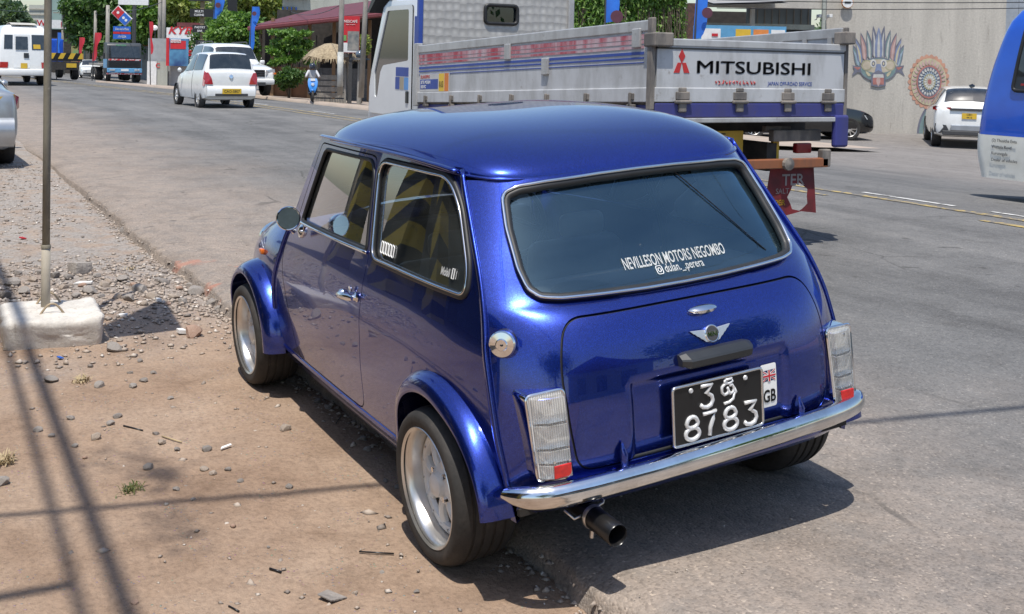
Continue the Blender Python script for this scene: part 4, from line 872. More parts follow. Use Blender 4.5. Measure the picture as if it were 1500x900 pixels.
MB().prism(fillet(dw, .02, 3), (0, -.098, 0), (1, 0, 0), (0, 0, 1), (0, -.003, 0)).build('window_pane', mat('cab_glass', (.015, .02, .022), .05, coat=1.), dp)
MB().box((4.50, -.082, 1.02), (.07, .02, .13)).build('door_handle', TRIM, dp, bevel=.008)
for x0, x1, z0, z1, m_ in ((4.48, 4.82, 1.245, 1.345, BLUS), (4.72, 4.83, 1.10, 1.235, BLUS), (4.60, 4.71, 1.10, 1.235, mat('tan_decal', (.38, .33, .24), .5)), (4.48, 4.59, 1.10, 1.235, mat('sky_decal', (.12, .30, .62), .5))):
    MB().bx(x0, x1, -.086, -.0815, z0, z1).build('door_decal', m_, dp)
MB().bx(4.28, 4.36, -.1, -.092, 1.5, 1.9).build('pillar_decal', BLUS, cab); MB().box((5.66, -.09, .60), (.10, .03, .10)).build('corner_lamp', MATS['amber_lens'], cab, bevel=.01)
MB().bx(4.15, 4.21, -.13, -.20, .5, 1.2).build('snorkel', TRIM, cab)
wsn = MB(); wsn.add([(5.318, -.22, 1.98), (5.318, -1.68, 1.98), (5.64, -1.68, 1.28), (5.64, -.22, 1.28)], [(0, 1, 2, 3)]); wsn.build('windscreen', MATS['cab_glass'], cab)
vs = MB(); vs.prism([(5.0, 2.13), (5.4, 2.25), (5.66, 1.98), (5.6, 1.97), (5.35, 2.16)], (0, -.06, 0), (1, 0, 0), (0, 0, 1), (0, -1.78, 0)); vs.build('sun_visor', TRIM, cab)
# ------------------------------------------------------------------ other vehicles
VW = mat('white_car_paint', (.72, .72, .70), .2, coat=.8, c2=(.68, .68, .66)); VB = mat('black_car_paint', (.006, .006, .007), .2, coat=1.); VS = mat('silver_car_paint', (.42, .44, .46), .3, .6, coat=.8); CGL = mat('car_glass', (.012, .015, .017), .04, coat=1., c2=(.03, .034, .036), nscale=5)
TRED = mat('red_tail_lens', (.42, .012, .014), .12, coat=1., c2=(.30, .01, .012), nscale=20); HEAD = mat('headlamp_lens', (.62, .64, .66), .08, .4, coat=1.); GREYP = mat('grey_plastic', (.05, .05, .052), .55)
def cwheel(p, x, y, r, w, s, spokes=7, m_=None, hub=None):
    t = MB().lathe([(r*.66, w*.46), (r*.72, w*.5), (r*.93, w*.5), (r, w*.3), (r, -w*.3), (r*.93, -w*.5), (r*.66, -w*.46)], (x, y, r), (0, s, 0), 26).build('wheel', TYRE, p, .7)
    q = MB(); q.lathe([(r*.68, w*.46), (r*.64, w*.42), (r*.60, w*.1)], (x, y, r), (0, s, 0), 26); q.lathe([(r*.18, w*.30), (r*.15, w*.40), (0, w*.42)], (x, y, r), (0, s, 0), 12)
    for k in range(spokes):
        a = 2*math.pi*k/spokes; d = Vector((math.cos(a), 0, math.sin(a))); o = Vector((x, y, r))+Vector((0, s*w*.32, 0)); q.tube([o+d*r*.12, o+d*r*.64], [r*.085, r*.06], 5)
    q.build('wheel_rim', m_ or ALU, t, .7); MB().lathe([(r*.6, w*.05), (0, w*.05)], (x, y, r), (0, s, 0), 20).build('wheel_shadow_disc', hub or DARK, t); return t
def loftcar(root, st, paint, sub=3):
    """st: stations (x, half width, z bottom, z belt, half roof width, z roof); returns body and S(i,t) sampler"""
    X = [s[0] for s in st]; ps = [pchip(range(len(st)), [s[k] for s in st]) for k in range(6)]
    def ring(i):
        x, w, zb, zl, wr, zr = [float(p(i)) for p in ps]; zm = zb+(zl-zb)*.45
        return [(x, 0, zb), (x, w*.80, zb), (x, w*.96, zb+.05), (x, w, zb+(zl-zb)*.28), (x, w*1.005, zm), (x, w*.99, zb+(zl-zb)*.75), (x, w*.955, zl), (x, wr+(w*.955-wr)*.5, zl+(zr-zl)*.5), (x, wr, zr-(zr-zl)*.12), (x, wr*.90, zr-(zr-zl)*.02), (x, wr*.5, zr+.012), (x, 0, zr+.018)]
    n = (len(st)-1)*sub; secs = []
    for k in range(n+1):
        h = ring(k/sub); secs.append(h+[(p[0], -p[1], p[2]) for p in h[-2:0:-1]])
    b = MB(); b.loft(secs, closed=True); body = b.build('body', paint, root, .75)
    def S(i, j, s=1, off=.0):                       # j = ring position (float)
        h = [np.array(p) for p in ring(i)]; k = min(int(j), 10); f = j-k; p = h[k]*(1-f)+h[k+1]*f
        t = h[k+1]-h[k]; nn = np.array([0, t[2], -t[1]]); nn /= max(1e-6, np.linalg.norm(nn)); p = p+nn*off; return (p[0], s*p[1], p[2])
    return body, S
def cpatch(name, S, i0, i1, j0, j1, s, m_, parent, off=.012, n=6, mm=4):
    b = MB(); v = [S(i0+(i1-i0)*a/n, j0+(j1-j0)*c/mm, s, off) for a in range(n+1) for c in range(mm+1)]
    f = [(a*(mm+1)+c, (a+1)*(mm+1)+c, (a+1)*(mm+1)+c+1, a*(mm+1)+c+1) for a in range(n) for c in range(mm)]
    b.add(v, f); return b.build(name, m_, parent, 3.2)
def poly3(name, pts, m_, parent, th=(0, 0, 0)):
    b = MB(); n = len(pts); t = Vector(th)
    if t.length: v = list(pts)+[tuple(Vector(p)+t) for p in pts]; b.add(v, [tuple(range(n)), tuple(range(2*n-1, n-1, -1))]+[(i, (i+1) % n, n+(i+1) % n, n+i) for i in range(n)])
    else: b.add(pts, [tuple(range(n))])
    return b.build(name, m_, parent)
def ground_at(px, py):
    z = 0.
    for _ in range(40): p = G(px, py, z); z = .7*z+.3*float(HR(p[0], p[1]))
    return G(px, py, z)
# --- white hatchback seen from behind
p = ground_at(338, 159); hb_ = empty('hatchback', p, R(4), 'white hatchback with red tail lamps and yellow plate driving away', 'car')
st = [(.0, .66, .42, .80, .60, .82), (.02, .70, .28, .90, .62, .93), (.06, .725, .24, .96, .60, 1.0), (.12, .735, .22, .97, .57, 1.22), (.20, .74, .21, .96, .545, 1.40), (.45, .745, .20, .95, .55, 1.475), (1.1, .745, .19, .93, .56, 1.485), (1.7, .745, .19, .91, .55, 1.45), (2.1, .74, .19, .90, .52, 1.33), (2.55, .735, .19, .88, .55, .97), (2.9, .72, .19, .80, .56, .86), (3.2, .68, .20, .70, .50, .74), (3.40, .58, .25, .58, .42, .62)]
body, S = loftcar(hb_, st, VW)
for s in (1, -1): cpatch('rear_window', S, 2.15, 4.05, 8.35, 11, s, CGL, hb_, .03); cpatch('tail_lamp', S, .75, 2.5, 4.15, 6.2, s, TRED, hb_, .02); cpatch('lamp_insert', S, .8, 1.7, 4.2, 5.0, s, mat('pale_lens', (.7, .4, .4), .2), hb_, .03)
for s in (1, -1):
    poly3('tail_lamp_face', [(-.035, s*.50, .64), (-.02, s*.70, .64), (.005, s*.73, .80), (.03, s*.70, .95), (.015, s*.62, .95), (-.03, s*.54, .80)], TRED, hb_, (.06, 0, 0))
    cpatch('side_window', S, 4.6, 6.15, 6.25, 8.1, s, CGL, hb_); cpatch('side_window', S, 6.28, 8.2, 6.25, 8.0, s, CGL, hb_)
    cwheel(hb_, .62, s*.66, .275, .16, s); cwheel(hb_, 2.95, s*.66, .275, .16, s)
    for cx in (.62, 2.95): MB().lathe([(.33, .0), (.33, -.12), (.28, -.12)], (cx, s*.747, .28), (0, s, 0), 24).build('wheel_arch', GREYP, hb_, .7)
    MB().blob((2.25, s*.83, .98), .08, 2, .05, (.7, 1, .8)).build('wing_mirror', VW, hb_, 3.2); cpatch('door_line', S, 6.2, 6.24, 2.2, 6.1, s, GREYP, hb_, .004, 1, 8)
bm_ = MB(); bm_.loft([[(x-.02, y, z) for x, z in ((.0, .30), (-.05, .33), (-.06, .45), (-.03, .56), (.02, .60))] for y in np.linspace(-.66, .66, 9)], caps=True); bm_.build('rear_bumper', VW, hb_, .9)
MB().box((-.075, 0, .36), (.02, .9, .07)).build('bumper_insert', GREYP, hb_, bevel=.01)
npp = MB().box((-.09, .0, .455), (.012, .52, .14)).build('number_plate', NPY, hb_); text('plate_lettering', 'CAO-5807', .10, frame((-.098, .0, .42), (0, -1, 0), (0, 0, 1)), BLKT, npp, .001, .95, .001, 'CENTER')
MB().lathe([(.0, .012), (.05, .01), (.06, 0)], (-.008, 0, .84), (-1, 0, .2), 16).build('badge', CHROME, hb_); MB().box((.40, 0, 1.465), (.04, .3, .03)).build('high_brake_lamp', TRED, hb_)
hb_.scale = (.84, 1, 1)
# --- big white four-wheel drive coming the other way, behind the hatchback
p = U(366, 142, 39.); p = np.array([p[0]+4.8, p[1]+.2, p[2]]); lc = empty('four_wheel_drive', p, R(183), 'white four-wheel drive with roof rails approaching beside the white hatchback', 'car')
st = [(.0, .80, .60, .95, .74, .97), (.06, .92, .42, 1.10, .78, 1.4), (.20, .95, .40, 1.20, .74, 1.78), (.5, .96, .40, 1.18, .74, 1.87), (1.6, .96, .40, 1.15, .76, 1.90), (2.4, .96, .40, 1.14, .75, 1.88), (2.7, .96, .40, 1.14, .72, 1.80), (3.3, .95, .40, 1.14, .80, 1.20), (4.0, .95, .40, 1.08, .80, 1.13), (4.5, .93, .42, 1.0, .76, 1.05), (4.72, .86, .48, .90, .70, .95), (4.80, .80, .55, .80, .66, .84)]
body, S = loftcar(lc, st, VW)
for s in (1, -1):
    cpatch('side_window', S, 2.2, 3.9, 6.3, 8., s, CGL, lc); cpatch('side_window', S, 4.05, 6.1, 6.3, 7.9, s, CGL, lc); cpatch('windscreen', S, 6.15, 6.85, 8.4, 11, s, CGL, lc, .015)
    poly3('headlamp', [(4.80, s*.52, .78), (4.80, s*.52, .96), (4.66, s*.90, 1.0), (4.68, s*.92, .80)], HEAD, lc, (.03, 0, 0)); MB().box((4.78, s*.88, .84), (.05, .08, .06)).build('indicator', MATS['amber_lens'], lc)
    cwheel(lc, .95, s*.84, .39, .24, s); cwheel(lc, 3.85, s*.84, .39, .24, s); MB().tube([(.4, s*.66, 1.90), (.5, s*.66, 1.95), (2.2, s*.66, 1.97), (2.35, s*.66, 1.91)], .02, 6).build('roof_rail', GREYP, lc)
    MB().box((2.85, s*1.08, 1.22), (.12, .18, .16)).build('wing_mirror', VW, lc, .9, bevel=.04)
MB().box((4.79, 0, .84), (.05, 1.0, .26)).build('grille', GREYP, lc, bevel=.02)
for z in (.76, .84, .92): MB().box((4.82, 0, z), (.02, .96, .025)).build('grille_bar', CHROME, lc)
MB().box((4.80, 0, .54), (.14, 1.72, .22)).build('front_bumper', VW, lc, .9, bevel=.06); MB().box((4.86, 0, .46), (.06, 1.0, .12)).build('air_intake', GREYP, lc)
# --- white sedan far off
p = ground_at(126, 114); sd = empty('sedan', p, R(178), 'small white sedan approaching in the distance beside the blue lorry', 'car')
st = [(.0, .72, .4, .8, .6, .85), (.2, .82, .25, .9, .68, .95), (.9, .84, .22, .92, .62, .98), (1.3, .84, .22, .92, .56, 1.30), (1.9, .84, .22, .92, .56, 1.40), (2.5, .84, .22, .91, .54, 1.36), (3.2, .83, .22, .88, .64, .94), (3.9, .8, .22, .78, .62, .84), (4.3, .72, .28, .62, .55, .68)]
body, S = loftcar(sd, st, VW)
for s in (1, -1):
    cpatch('side_window', S, 2.7, 5.2, 6.3, 7.9, s, CGL, sd); cpatch('windscreen', S, 5.1, 5.85, 8.3, 11, s, CGL, sd, .015); cwheel(sd, .9, s*.74, .30, .18, s); cwheel(sd, 3.5, s*.74, .30, .18, s)
    poly3('headlamp', [(4.31, s*.42, .55), (4.31, s*.42, .68), (4.18, s*.76, .70), (4.2, s*.76, .57)], HEAD, sd, (.02, 0, 0))
MB().box((4.30, 0, .40), (.08, 1.3, .12)).build('front_bumper_grille', GREYP, sd)
# --- silver car cut by the left edge
p = ground_at(-34, 213); sv = empty('silver_car', p, R(2), 'rear corner of a silver car parked at the left edge of the photo', 'car')
sv.location = (12.15, 1.73, float(HD(np.array([12.5]), np.array([1.5]))[0]))
st = [(.0, .74, .42, .84, .62, .88), (.03, .80, .28, .93, .66, .97), (.12, .835, .24, .97, .64, 1.02), (.5, .845, .22, .97, .60, 1.10), (1.0, .85, .22, .96, .57, 1.38), (1.6, .85, .22, .94, .57, 1.47), (2.3, .85, .22, .92, .56, 1.44), (3.1, .84, .22, .9, .64, .98), (3.9, .8, .22, .78, .60, .84), (4.25, .70, .28, .62, .5, .66)]
body, S = loftcar(sv, st, VS)
for s in (1, -1):
    cpatch('side_window', S, 3.4, 6.2, 6.3, 7.9, s, CGL, sv); cpatch('rear_window', S, 3.05, 3.85, 8.5, 11, s, CGL, sv, .015); cwheel(sv, .75, s*.76, .30, .19, s); cwheel(sv, 3.3, s*.76, .30, .19, s)
    poly3('tail_lamp', [(-.02, s*.40, .74), (-.02, s*.40, .90), (.06, s*.80, .95), (.22, s*.865, .92), (.20, s*.865, .78), (.05, s*.80, .74)], TRED, sv, (.05, 0, 0)); poly3('lamp_insert', [(-.03, s*.5, .84), (-.03, s*.5, .91), (.06, s*.79, .96), (.08, s*.8, .90)], NPY, sv, (.02, 0, 0))
    MB().blob((2.7, s*.95, 1.02), .09, 2, .05, (.7, 1, .7)).build('wing_mirror', VS, sv, 3.2)
MB().loft([[(x-.02, y, z) for x, z in ((.0, .28), (-.06, .32), (-.08, .5), (-.05, .62), (.02, .66))] for y in np.linspace(-.78, .78, 9)], caps=True).build('rear_bumper', VS, sv, .9)
# --- black car nose beside the wall, white crossover, both on the forecourt
p = ground_at(1228, 203); bk = empty('black_car', p, YAW-R(90), 'black car by the mural wall, only its nose showing past the truck', 'car')
st = [(-3.4, .74, .40, .86, .62, .9), (-3.2, .88, .25, .95, .66, 1.0), (-2.6, .92, .22, .95, .62, 1.15), (-2.0, .93, .2, .95, .60, 1.38), (-1.3, .93, .2, .94, .60, 1.40), (-.8, .93, .2, .93, .6, 1.28), (-.1, .93, .2, .92, .74, .96), (.45, .9, .2, .82, .70, .86), (.72, .78, .24, .68, .58, .72), (.82, .6, .32, .55, .45, .58)]
body, S = loftcar(bk, st, VB)
REDC = mat('red_caliper', (.55, .01, .01), .4)
for s in (1, -1):
    cpatch('side_window', S, 3.2, 5.4, 6.3, 7.9, s, CGL, bk); cwheel(bk, 0, s*.82, .335, .22, s, 10); cwheel(bk, -2.75, s*.82, .335, .22, s, 10)
    MB().box((-.13, s*.84, .34), (.07, .10, .20)).build('brake_caliper', REDC, bk, bevel=.01); poly3('headlamp', [(.70, s*.5, .58), (.66, s*.5, .70), (.42, s*.90, .74), (.5, s*.90, .62)], HEAD, bk, (.03, 0, 0))
p = ground_at(1424, 219); ev = empty('crossover', p, R(-46), 'white crossover with black roof glass parked by the wall, partly behind the blue bus', 'car')
st = [(.0, .78, .52, .98, .72, 1.02), (.05, .90, .36, 1.08, .74, 1.12), (.16, .95, .32, 1.12, .70, 1.28), (.40, .96, .30, 1.12, .64, 1.54), (.75, .96, .28, 1.11, .66, 1.62), (1.6, .96, .28, 1.06, .68, 1.65), (2.4, .96, .28, 1.02, .66, 1.56), (3.2, .95, .28, 1.0, .76, 1.08), (3.9, .92, .28, .92, .72, .96), (4.3, .8, .36, .76, .6, .8)]
body, S = loftcar(ev, st, VW)
for s in (1, -1): cpatch('rear_window', S, 1.75, 3.3, 8.05, 11, s, CGL, ev, .03)
for s in (1, -1):
    cpatch('side_window', S, 3.6, 6.3, 6.2, 8.2, s, CGL, ev); cwheel(ev, .82, s*.84, .37, .24, s); cwheel(ev, 3.45, s*.84, .37, .24, s)
    poly3('tail_lamp', [(.0, s*.55, 1.03), (.0, s*.55, 1.10), (.1, s*.93, 1.13), (.3, s*.985, 1.10), (.28, s*.985, 1.02), (.08, s*.92, 1.02)], TRED, ev, (.04, 0, 0))
    poly3('bumper_vent', [(-.03, s*.60, .50), (-.03, s*.66, .62), (.06, s*.93, .66), (.10, s*.95, .42), (.02, s*.8, .40)], GREYP, ev, (.04, 0, 0))
MB().box((-.01, 0, 1.05), (.05, 1.15, .06)).build('tail_strip', GREYP, ev); MB().box((-.03, 0, .42), (.10, 1.5, .12)).build('lower_valance', GREYP, ev, bevel=.02); MB().box((-.035, 0, .56), (.06, 1.1, .16)).build('skid_plate', VS, ev, bevel=.02)
npp = MB().box((-.01, .1, .88), (.03, .36, .15)).build('number_plate', NPY, ev); text('plate_lettering', 'CBH', .07, frame((-.026, .10, .895), (0, -1, 0), (0, 0, 1)), BLKT, npp, .001, 1, .001, 'CENTER'); text('plate_lettering', '4410', .07, frame((-.026, .10, .82), (0, -1, 0), (0, 0, 1)), BLKT, npp, .001, 1, .001, 'CENTER')
MB().blob((.62, 0, 1.68), .05, 1, .1, (2, .6, 1.2)).build('roof_fin', VB, ev)
# --- blue bus cut by the right edge (rear quarter)
BBL = mat('bus_blue', (.010, .085, .50), .22, coat=.8, c2=(.010, .075, .45)); CRM = mat('bus_cream', (.80, .78, .70), .35, coat=.3, c2=(.72, .70, .62))
bs = empty('minibus', (5.62, -9.05, float(HR(5.6, -9.5))), R(180), 'bright blue minibus with cream skirt cut by the right edge', 'bus')
def bsec(x, y0, y1, zt, lo=.30): return [(x, y0, lo), (x, y0-.02, lo+.10), (x, y0-.03, .95), (x, y0+.0, 1.5), (x, y0+.06, zt-.25), (x, y0+.13, zt-.09), (x, y0+.28, zt), (x, y1-.28, zt), (x, y1-.13, zt-.09), (x, y1-.06, zt-.25), (x, y1, 1.5), (x, y1+.03, .95), (x, y1+.02, lo+.1), (x, y1, lo)]
def busp(name, m_, z0, z1, grow_=0.):
    b = MB(); rows = []
    prof_r = pchip([.25, .6, .9, 1.3, 1.8, 2.1, 2.32], [.06, .0, .02, .08, .20, .30, .46])
    for z in np.linspace(z0, z1, 14):
        dx = float(prof_r(z)); yo = float(pchip([.25, .9, 1.5, 2.0, 2.2, 2.34], [.03, .0, .03, .09, .16, .34])(z)); c_ = .16
        pts = [(6.2, yo-grow_)]+[(dx+c_*(1-math.sin(a))-grow_*math.sin(a), yo+c_*(1-math.cos(a))-grow_*math.cos(a)) for a in np.linspace(0, math.pi/2, 7)]
        pts += [(dx-grow_, 1.0)]+[(dx+c_*(1-math.cos(a)), 2.0-yo-c_*(1-math.sin(a))+0*a) for a in np.linspace(0, math.pi/2, 7)]+[(6.2, 2.0-yo)]
        rows.append([(x, y*-1, z) for x, y in pts])
    b.loft(rows, caps=True); return b.build(name, m_, bs, .8)
bs.rotation_euler = (0, 0, R(180)); bs.location = (5.75, -9.05, float(HR(5.6, -9.5)))
def flipy(o):
    for v_ in o.data.vertices: v_.co.y *= -1
    o.data.flip_normals(); return o
flipy(busp('upper_body', BBL, .775, 2.34)); flipy(busp('skirt', CRM, .27, .772, .012))
sw_ = lambda u, v: (np.asarray(u, float), -.0+.0*np.asarray(u, float)+pchip([.25, .9, 1.5, 2.0, 2.2, 2.34], [.03, .0, .03, .09, .16, .34])(v)-.012, np.asarray(v, float))
for x0, x1 in ((.50, 1.55), (1.68, 2.9), (3.05, 4.3)): patch('side_window', sw_, fillet([(x0+.0, 1.30), (x0+.10, 2.05), (x1, 2.05), (x1, 1.30)], .06, 4), [], .2, CGL, bs, (0, -1, 0), lip=.006); MB().tube([tuple(float(q) for q in sw_(a, c_)) for a, c_ in resamp(fillet([(x0, 1.30), (x0+.10, 2.05), (x1, 2.05), (x1, 1.30)], .06, 4), .1)], .022, 6, closed=True).build('window_seal', RUBBER, bs, 3.2)
for i, tx in enumerate(('(2) Thusitha Enta', 'Wattala Road', 'Kurunegala', 'Dealer of vehicles')): text('owner_lettering', tx, .052, frame((.28, .0-.024+.012*0, .70-.075*i), (1, 0, 0), (0, 0, 1)), BLKT, bs, .001, .9, .0)
text('window_sticker', 'ITALIA', .03, frame((.62, -.012, 1.36), (1, 0, 0), (0, 0, 1)), REDS, bs, .001, 1., .002)
MB().lathe([(.0, .01), (.11, .01), (.11, .0)], (1.06, -.012, .55), (0, -1, 0), 20).build('side_roundel', REDS, bs)
for s, y in ((-1, .16), (1, 1.84)): cwheel(bs, 1.35, y, .36, .22, s); cwheel(bs, 4.9, y, .36, .22, s)
# --- white minibus driving away, far left
p = ground_at(36, 126); co = empty('white_minibus', p, R(3), 'white minibus with rear door driving away behind the pole', 'bus')
bw = MB(); rows = []
for z, w_, dx in ((.42, .98, .02), (.60, 1.02, -.02), (.9, 1.03, .0), (1.5, 1.0, .05), (2.1, .93, .14), (2.35, .86, .24), (2.48, .74, .40), (2.53, .55, .6)):
    rows.append([(6.6, w_, z)]+[(dx+.12*(1-math.sin(a)), w_-.12*(1-math.cos(a)), z) for a in np.linspace(0, math.pi/2, 5)]+[(dx+.12*(1-math.cos(a)), -w_+.12*(1-math.sin(a)), z) for a in np.linspace(0, math.pi/2, 5)]+[(6.6, -w_, z)])
bw.loft(rows, caps=True); bw.build('body', VW, co, .8)
rp = lambda z: float(pchip([.4, .9, 1.5, 2.1, 2.35], [-.02, 0, .05, .14, .24])(z))
def rq(name, y0, y1, z0, z1, m_, off=.012): return poly3(name, [(rp(z0)-off, y0, z0), (rp(z0)-off, y1, z0), (rp(z1)-off, y1*.97, z1), (rp(z1)-off, y0*.97, z1)], m_, co, (.01, 0, 0))
rq('rear_window', .80, .47, 1.52, 2.10, CGL); dr = rq('rear_door', .43, -.20, .75, 2.12, VW, .02); rq('rear_window', .36, -.12, 1.50, 2.04, CGL, .034); rq('rear_window', -.28, -.85, 1.50, 2.12, CGL); rq('window_sticker', -.34, -.62, 1.54, 1.72, NPY, .03)
rq('door_plate', .04, -.16, 1.16, 1.36, TRIM, .035); rq('number_plate', .16, -.10, .72, .94, NPY, .04)
for s in (1, -1): rq('tail_lamp', s*.98, s*.66, .74, .98, TRED, .03); cwheel(co, 1.6, s*.86, .38, .24, s); cwheel(co, 5.4, s*.86, .38, .24, s)
MB().box((-.06, 0, .56), (.14, 2.02, .28)).build('rear_bumper', VW, co, .9, bevel=.05); MB().loft([[(x, y, 2.53+.10*math.sin(min(1, max(0, (x-.3)/1.6))*math.pi)) for y in (-.5, 0, .5)] for x in np.linspace(.3, 1.9, 7)], caps=False).build('roof_pod', mat('pod_cream', (.5, .47, .40), .5), co, 3.2)
for k in range(4):
    x0 = .7+k*1.35; b = MB(); b.add([(x0, 1.04, 1.42), (x0+1.2, 1.04, 1.42), (x0+1.2, .985, 2.08), (x0, .985, 2.08)], [(0, 1, 2, 3)]); b.build('side_window', CGL, co)
# --- flat lorry with hazard board in front of the minibus
p = ground_at(88, 118); fl_ = empty('flatbed_lorry', p, R(3), 'flatbed lorry with yellow and black striped tail board beyond the white minibus', 'truck')
MB().bx(0, 5, -1.1, 1.1, 1.0, 1.12).build('flatbed', OILY, fl_)
for k in range(9): poly3('hazard_stripe', [(-.03, 1.1-.245*k, 1.12), (-.03, 1.1-.245*k-.245, 1.12), (-.03, 1.1-.245*k-.40 if k < 8 else -1.1, 1.42), (-.03, max(-1.1, 1.1-.245*k-.155), 1.42)], NPY if k % 2 == 0 else BLACKP, fl_, (.03, 0, 0))
MB().bx(-.02, .05, -.95, .95, .55, .98).build('rear_panel', OILY, fl_); MB().box((-.04, -.55, .78), (.02, .5, .22)).build('number_plate', NPY, fl_); MB().bx(5.1, 6.6, -1.05, 1.05, .6, 2.2).build('cab', MATS['bus_blue'], fl_, bevel=.08)
for x in (1.2, 5.6):
    for s in (1, -1): twheel(fl_, x, s*.92, .45, .3, s)
# --- blue-cabbed lorry approaching
p = ground_at(182, 121); lo = empty('lorry', p, R(180), 'old lorry with light blue bumper and black grille approaching in the distance', 'truck')
LB = mat('light_blue_paint', (.14, .36, .58), .4, c2=(.12, .30, .5)); LG = mat('dark_grey_paint', (.05, .055, .06), .4)
cabp = [(-1.6, .75), (-1.6, 2.55), (-1.5, 2.66), (-.35, 2.66), (-.15, 2.5), (.0, 1.55), (.03, .75)]
MB().prism(cabp, (0, -1.12, 0), (1, 0, 0), (0, 0, 1), (0, 2.24, 0)).build('cab', LG, lo, .6, bevel=.06)
poly3('windscreen', [(-.135, -.98, 2.42), (-.135, .98, 2.42), (.005, 1.02, 1.66), (.005, -1.02, 1.66)], CGL, lo, (.02, 0, 0)); MB().box((.04, 0, 1.52), (.03, 2.1, .10)).build('hazard_strip', mat('red_white_strip', (.6, .5, .5), .5, c2=(.5, .05, .05), nscale=9, lo=.48, hi=.52), lo)
for z in (1.02, 1.10, 1.18, 1.26, 1.34): MB().box((.04, 0, z), (.05, 2.0, .05)).build('grille_slat', TRIM, lo)
MB().box((.06, 0, .80), (.16, 2.26, .30)).build('front_bumper', LB, lo, bevel=.03); MB().box((.04, 0, .58), (.10, 2.3, .10)).build('lower_strip', MATS['red_white_strip'], lo)
for s in (1, -1):
    MB().box((.15, s*.80, .82), (.04, .34, .14)).build('headlamp', HEAD, lo, bevel=.02); MB().bx(-1.5, -.05, s*1.12-.02, s*1.12+.02, .95, 1.55).build('door_panel', LB, lo); MB().box((.0, s*1.32, 1.75), (.08, .12, .4)).build('wing_mirror', TRIM, lo)
    twheel(lo, -.75, s*.98, .48, .3, s); twheel(lo, -5.0, s*.95, .48, .5, s); twheel(lo, -6.2, s*.95, .48, .5, s)
npl = MB().box((.15, 0, .83), (.02, .5, .14)).build('number_plate', WHITE, lo); MB().bx(-7.6, -1.8, -1.2, 1.2, 1.05, 1.20).build('flatbed', mk_worn('grey_planks', (.3, .28, .25), (.24, .22, .2)), lo)
MB().bx(-7.4, -1.7, -.45, .45, .75, 1.05).build('chassis', OILY, lo); text('visor_lettering', 'PRAVEEN', .16, frame((-.12, -.55, 2.44), (0, 1, 0), (0, 0, 1)), mat('green_ink', (.1, .4, .2), .5), lo, .002, 1., .002)
# --- scooter and rider
p = U(457, 149, 38.5); sc = empty('scooter', p, R(163), 'blue and black scooter ridden toward the camera in front of the thatched hut', 'scooter')
sc.scale = (.78, .78, .78)
SBL = mat('scooter_blue', (.03, .22, .62), .25, coat=.7)
for x, nm in ((.62, 'front_wheel'), (-.60, 'rear_wheel')): MB().lathe([(.13, .045), (.20, .055), (.255, .03), (.262, 0), (.255, -.03), (.20, -.055), (.13, -.045)], (x, 0, .262), (0, 1, 0), 22).build(nm, TYRE, sc, .8)
MB().loft([[(x, y*w_, z) for y in (-1, -.6, 0, .6, 1)] for x, z, w_ in ((.70, .42, .09), (.74, .52, .13), (.66, .72, .20), (.56, .92, .22), (.48, 1.05, .18))], caps=False).build('front_apron', SBL, sc, 3.2)
MB().lathe([(.0, .05), (.06, .04), (.085, 0)], (.66, 0, .78), (1, 0, .3), 16).build('headlamp', HEAD, sc); MB().box((.60, 0, .53), (.36, .15, .06)).build('front_mudguard', SBL, sc, .9, bevel=.02); MB().box((.585, 0, 1.0), (.02, .20, .11)).build('number_plate', WHITE, sc)
MB().loft([[(x, y*w_, z) for y, z in ((-1, z0), (-.9, z1), (0, z1+.03), (.9, z1), (1, z0))] for x, w_, z0, z1 in ((.35, .13, .28, .36), (.1, .14, .28, .36), (-.05, .16, .34, .70), (-.4, .17, .42, .76), (-.85, .12, .55, .82))], caps=True).build('seat_and_body', BLACKP, sc, .9)
hbm = MB(); hbm.tube([(.42, -.34, 1.08), (.46, 0, 1.06), (.42, .34, 1.08)], .018, 6); hbm.tube([(.60, 0, .28), (.46, 0, 1.06)], .03, 6); hbm.build('handlebar_and_fork', TRIM, sc)
for s in (1, -1): q = MB(); q.tube([(.44, s*.26, 1.08), (.46, s*.34, 1.24)], .008, 5); q.blob((.46, s*.37, 1.27), .055, 1, .02, (.4, 1.1, .8)); q.build('mirror', TRIM, sc)
MB().cyl((-.75, .17, .30), (-.2, .17, .32), .05).build('silencer', TRIM, sc)
def human(name, joints, edges, rad, parts_mat, root, lvl=2):
    me = bpy.data.meshes.new(name); me.from_pydata(joints, edges, []); o = link(name, me, root); sk = o.modifiers.new('s', 'SKIN'); o.modifiers.new('u', 'SUBSURF').levels = lvl; o.modifiers['u'].render_levels = lvl
    for i, r_ in enumerate(rad): me.skin_vertices[0].data[i].radius = (r_, r_) if not hasattr(r_, '__len__') else r_
    me.skin_vertices[0].data[0].use_root = True; sk.use_smooth_shade = True
    dg = bpy.context.evaluated_depsgraph_get(); m2 = bpy.data.meshes.new_from_object(o.evaluated_get(dg)); o.modifiers.clear(); o.data = m2
    for q in parts_mat[0]: m2.materials.append(q)
    idx = [parts_mat[1](f.center) for f in m2.polygons]; m2.polygons.foreach_set('material_index', idx); m2.polygons.foreach_set('use_smooth', [True]*len(idx)); return o
SKIN = mat('skin', (.20, .105, .065), .5); CLO = mat('pale_shirt', (.50, .50, .52), .8); TRO = mat('dark_trousers', (.03, .035, .05), .8); HELM = mat('helmet_dark_blue', (.012, .016, .03), .2, coat=1.)
rd = empty('person', (0, 0, 0), 0, 'person in dark helmet and pale shirt riding the scooter', 'person'); rd.location = sc.location; rd.rotation_euler = sc.rotation_euler; rd.scale = sc.scale
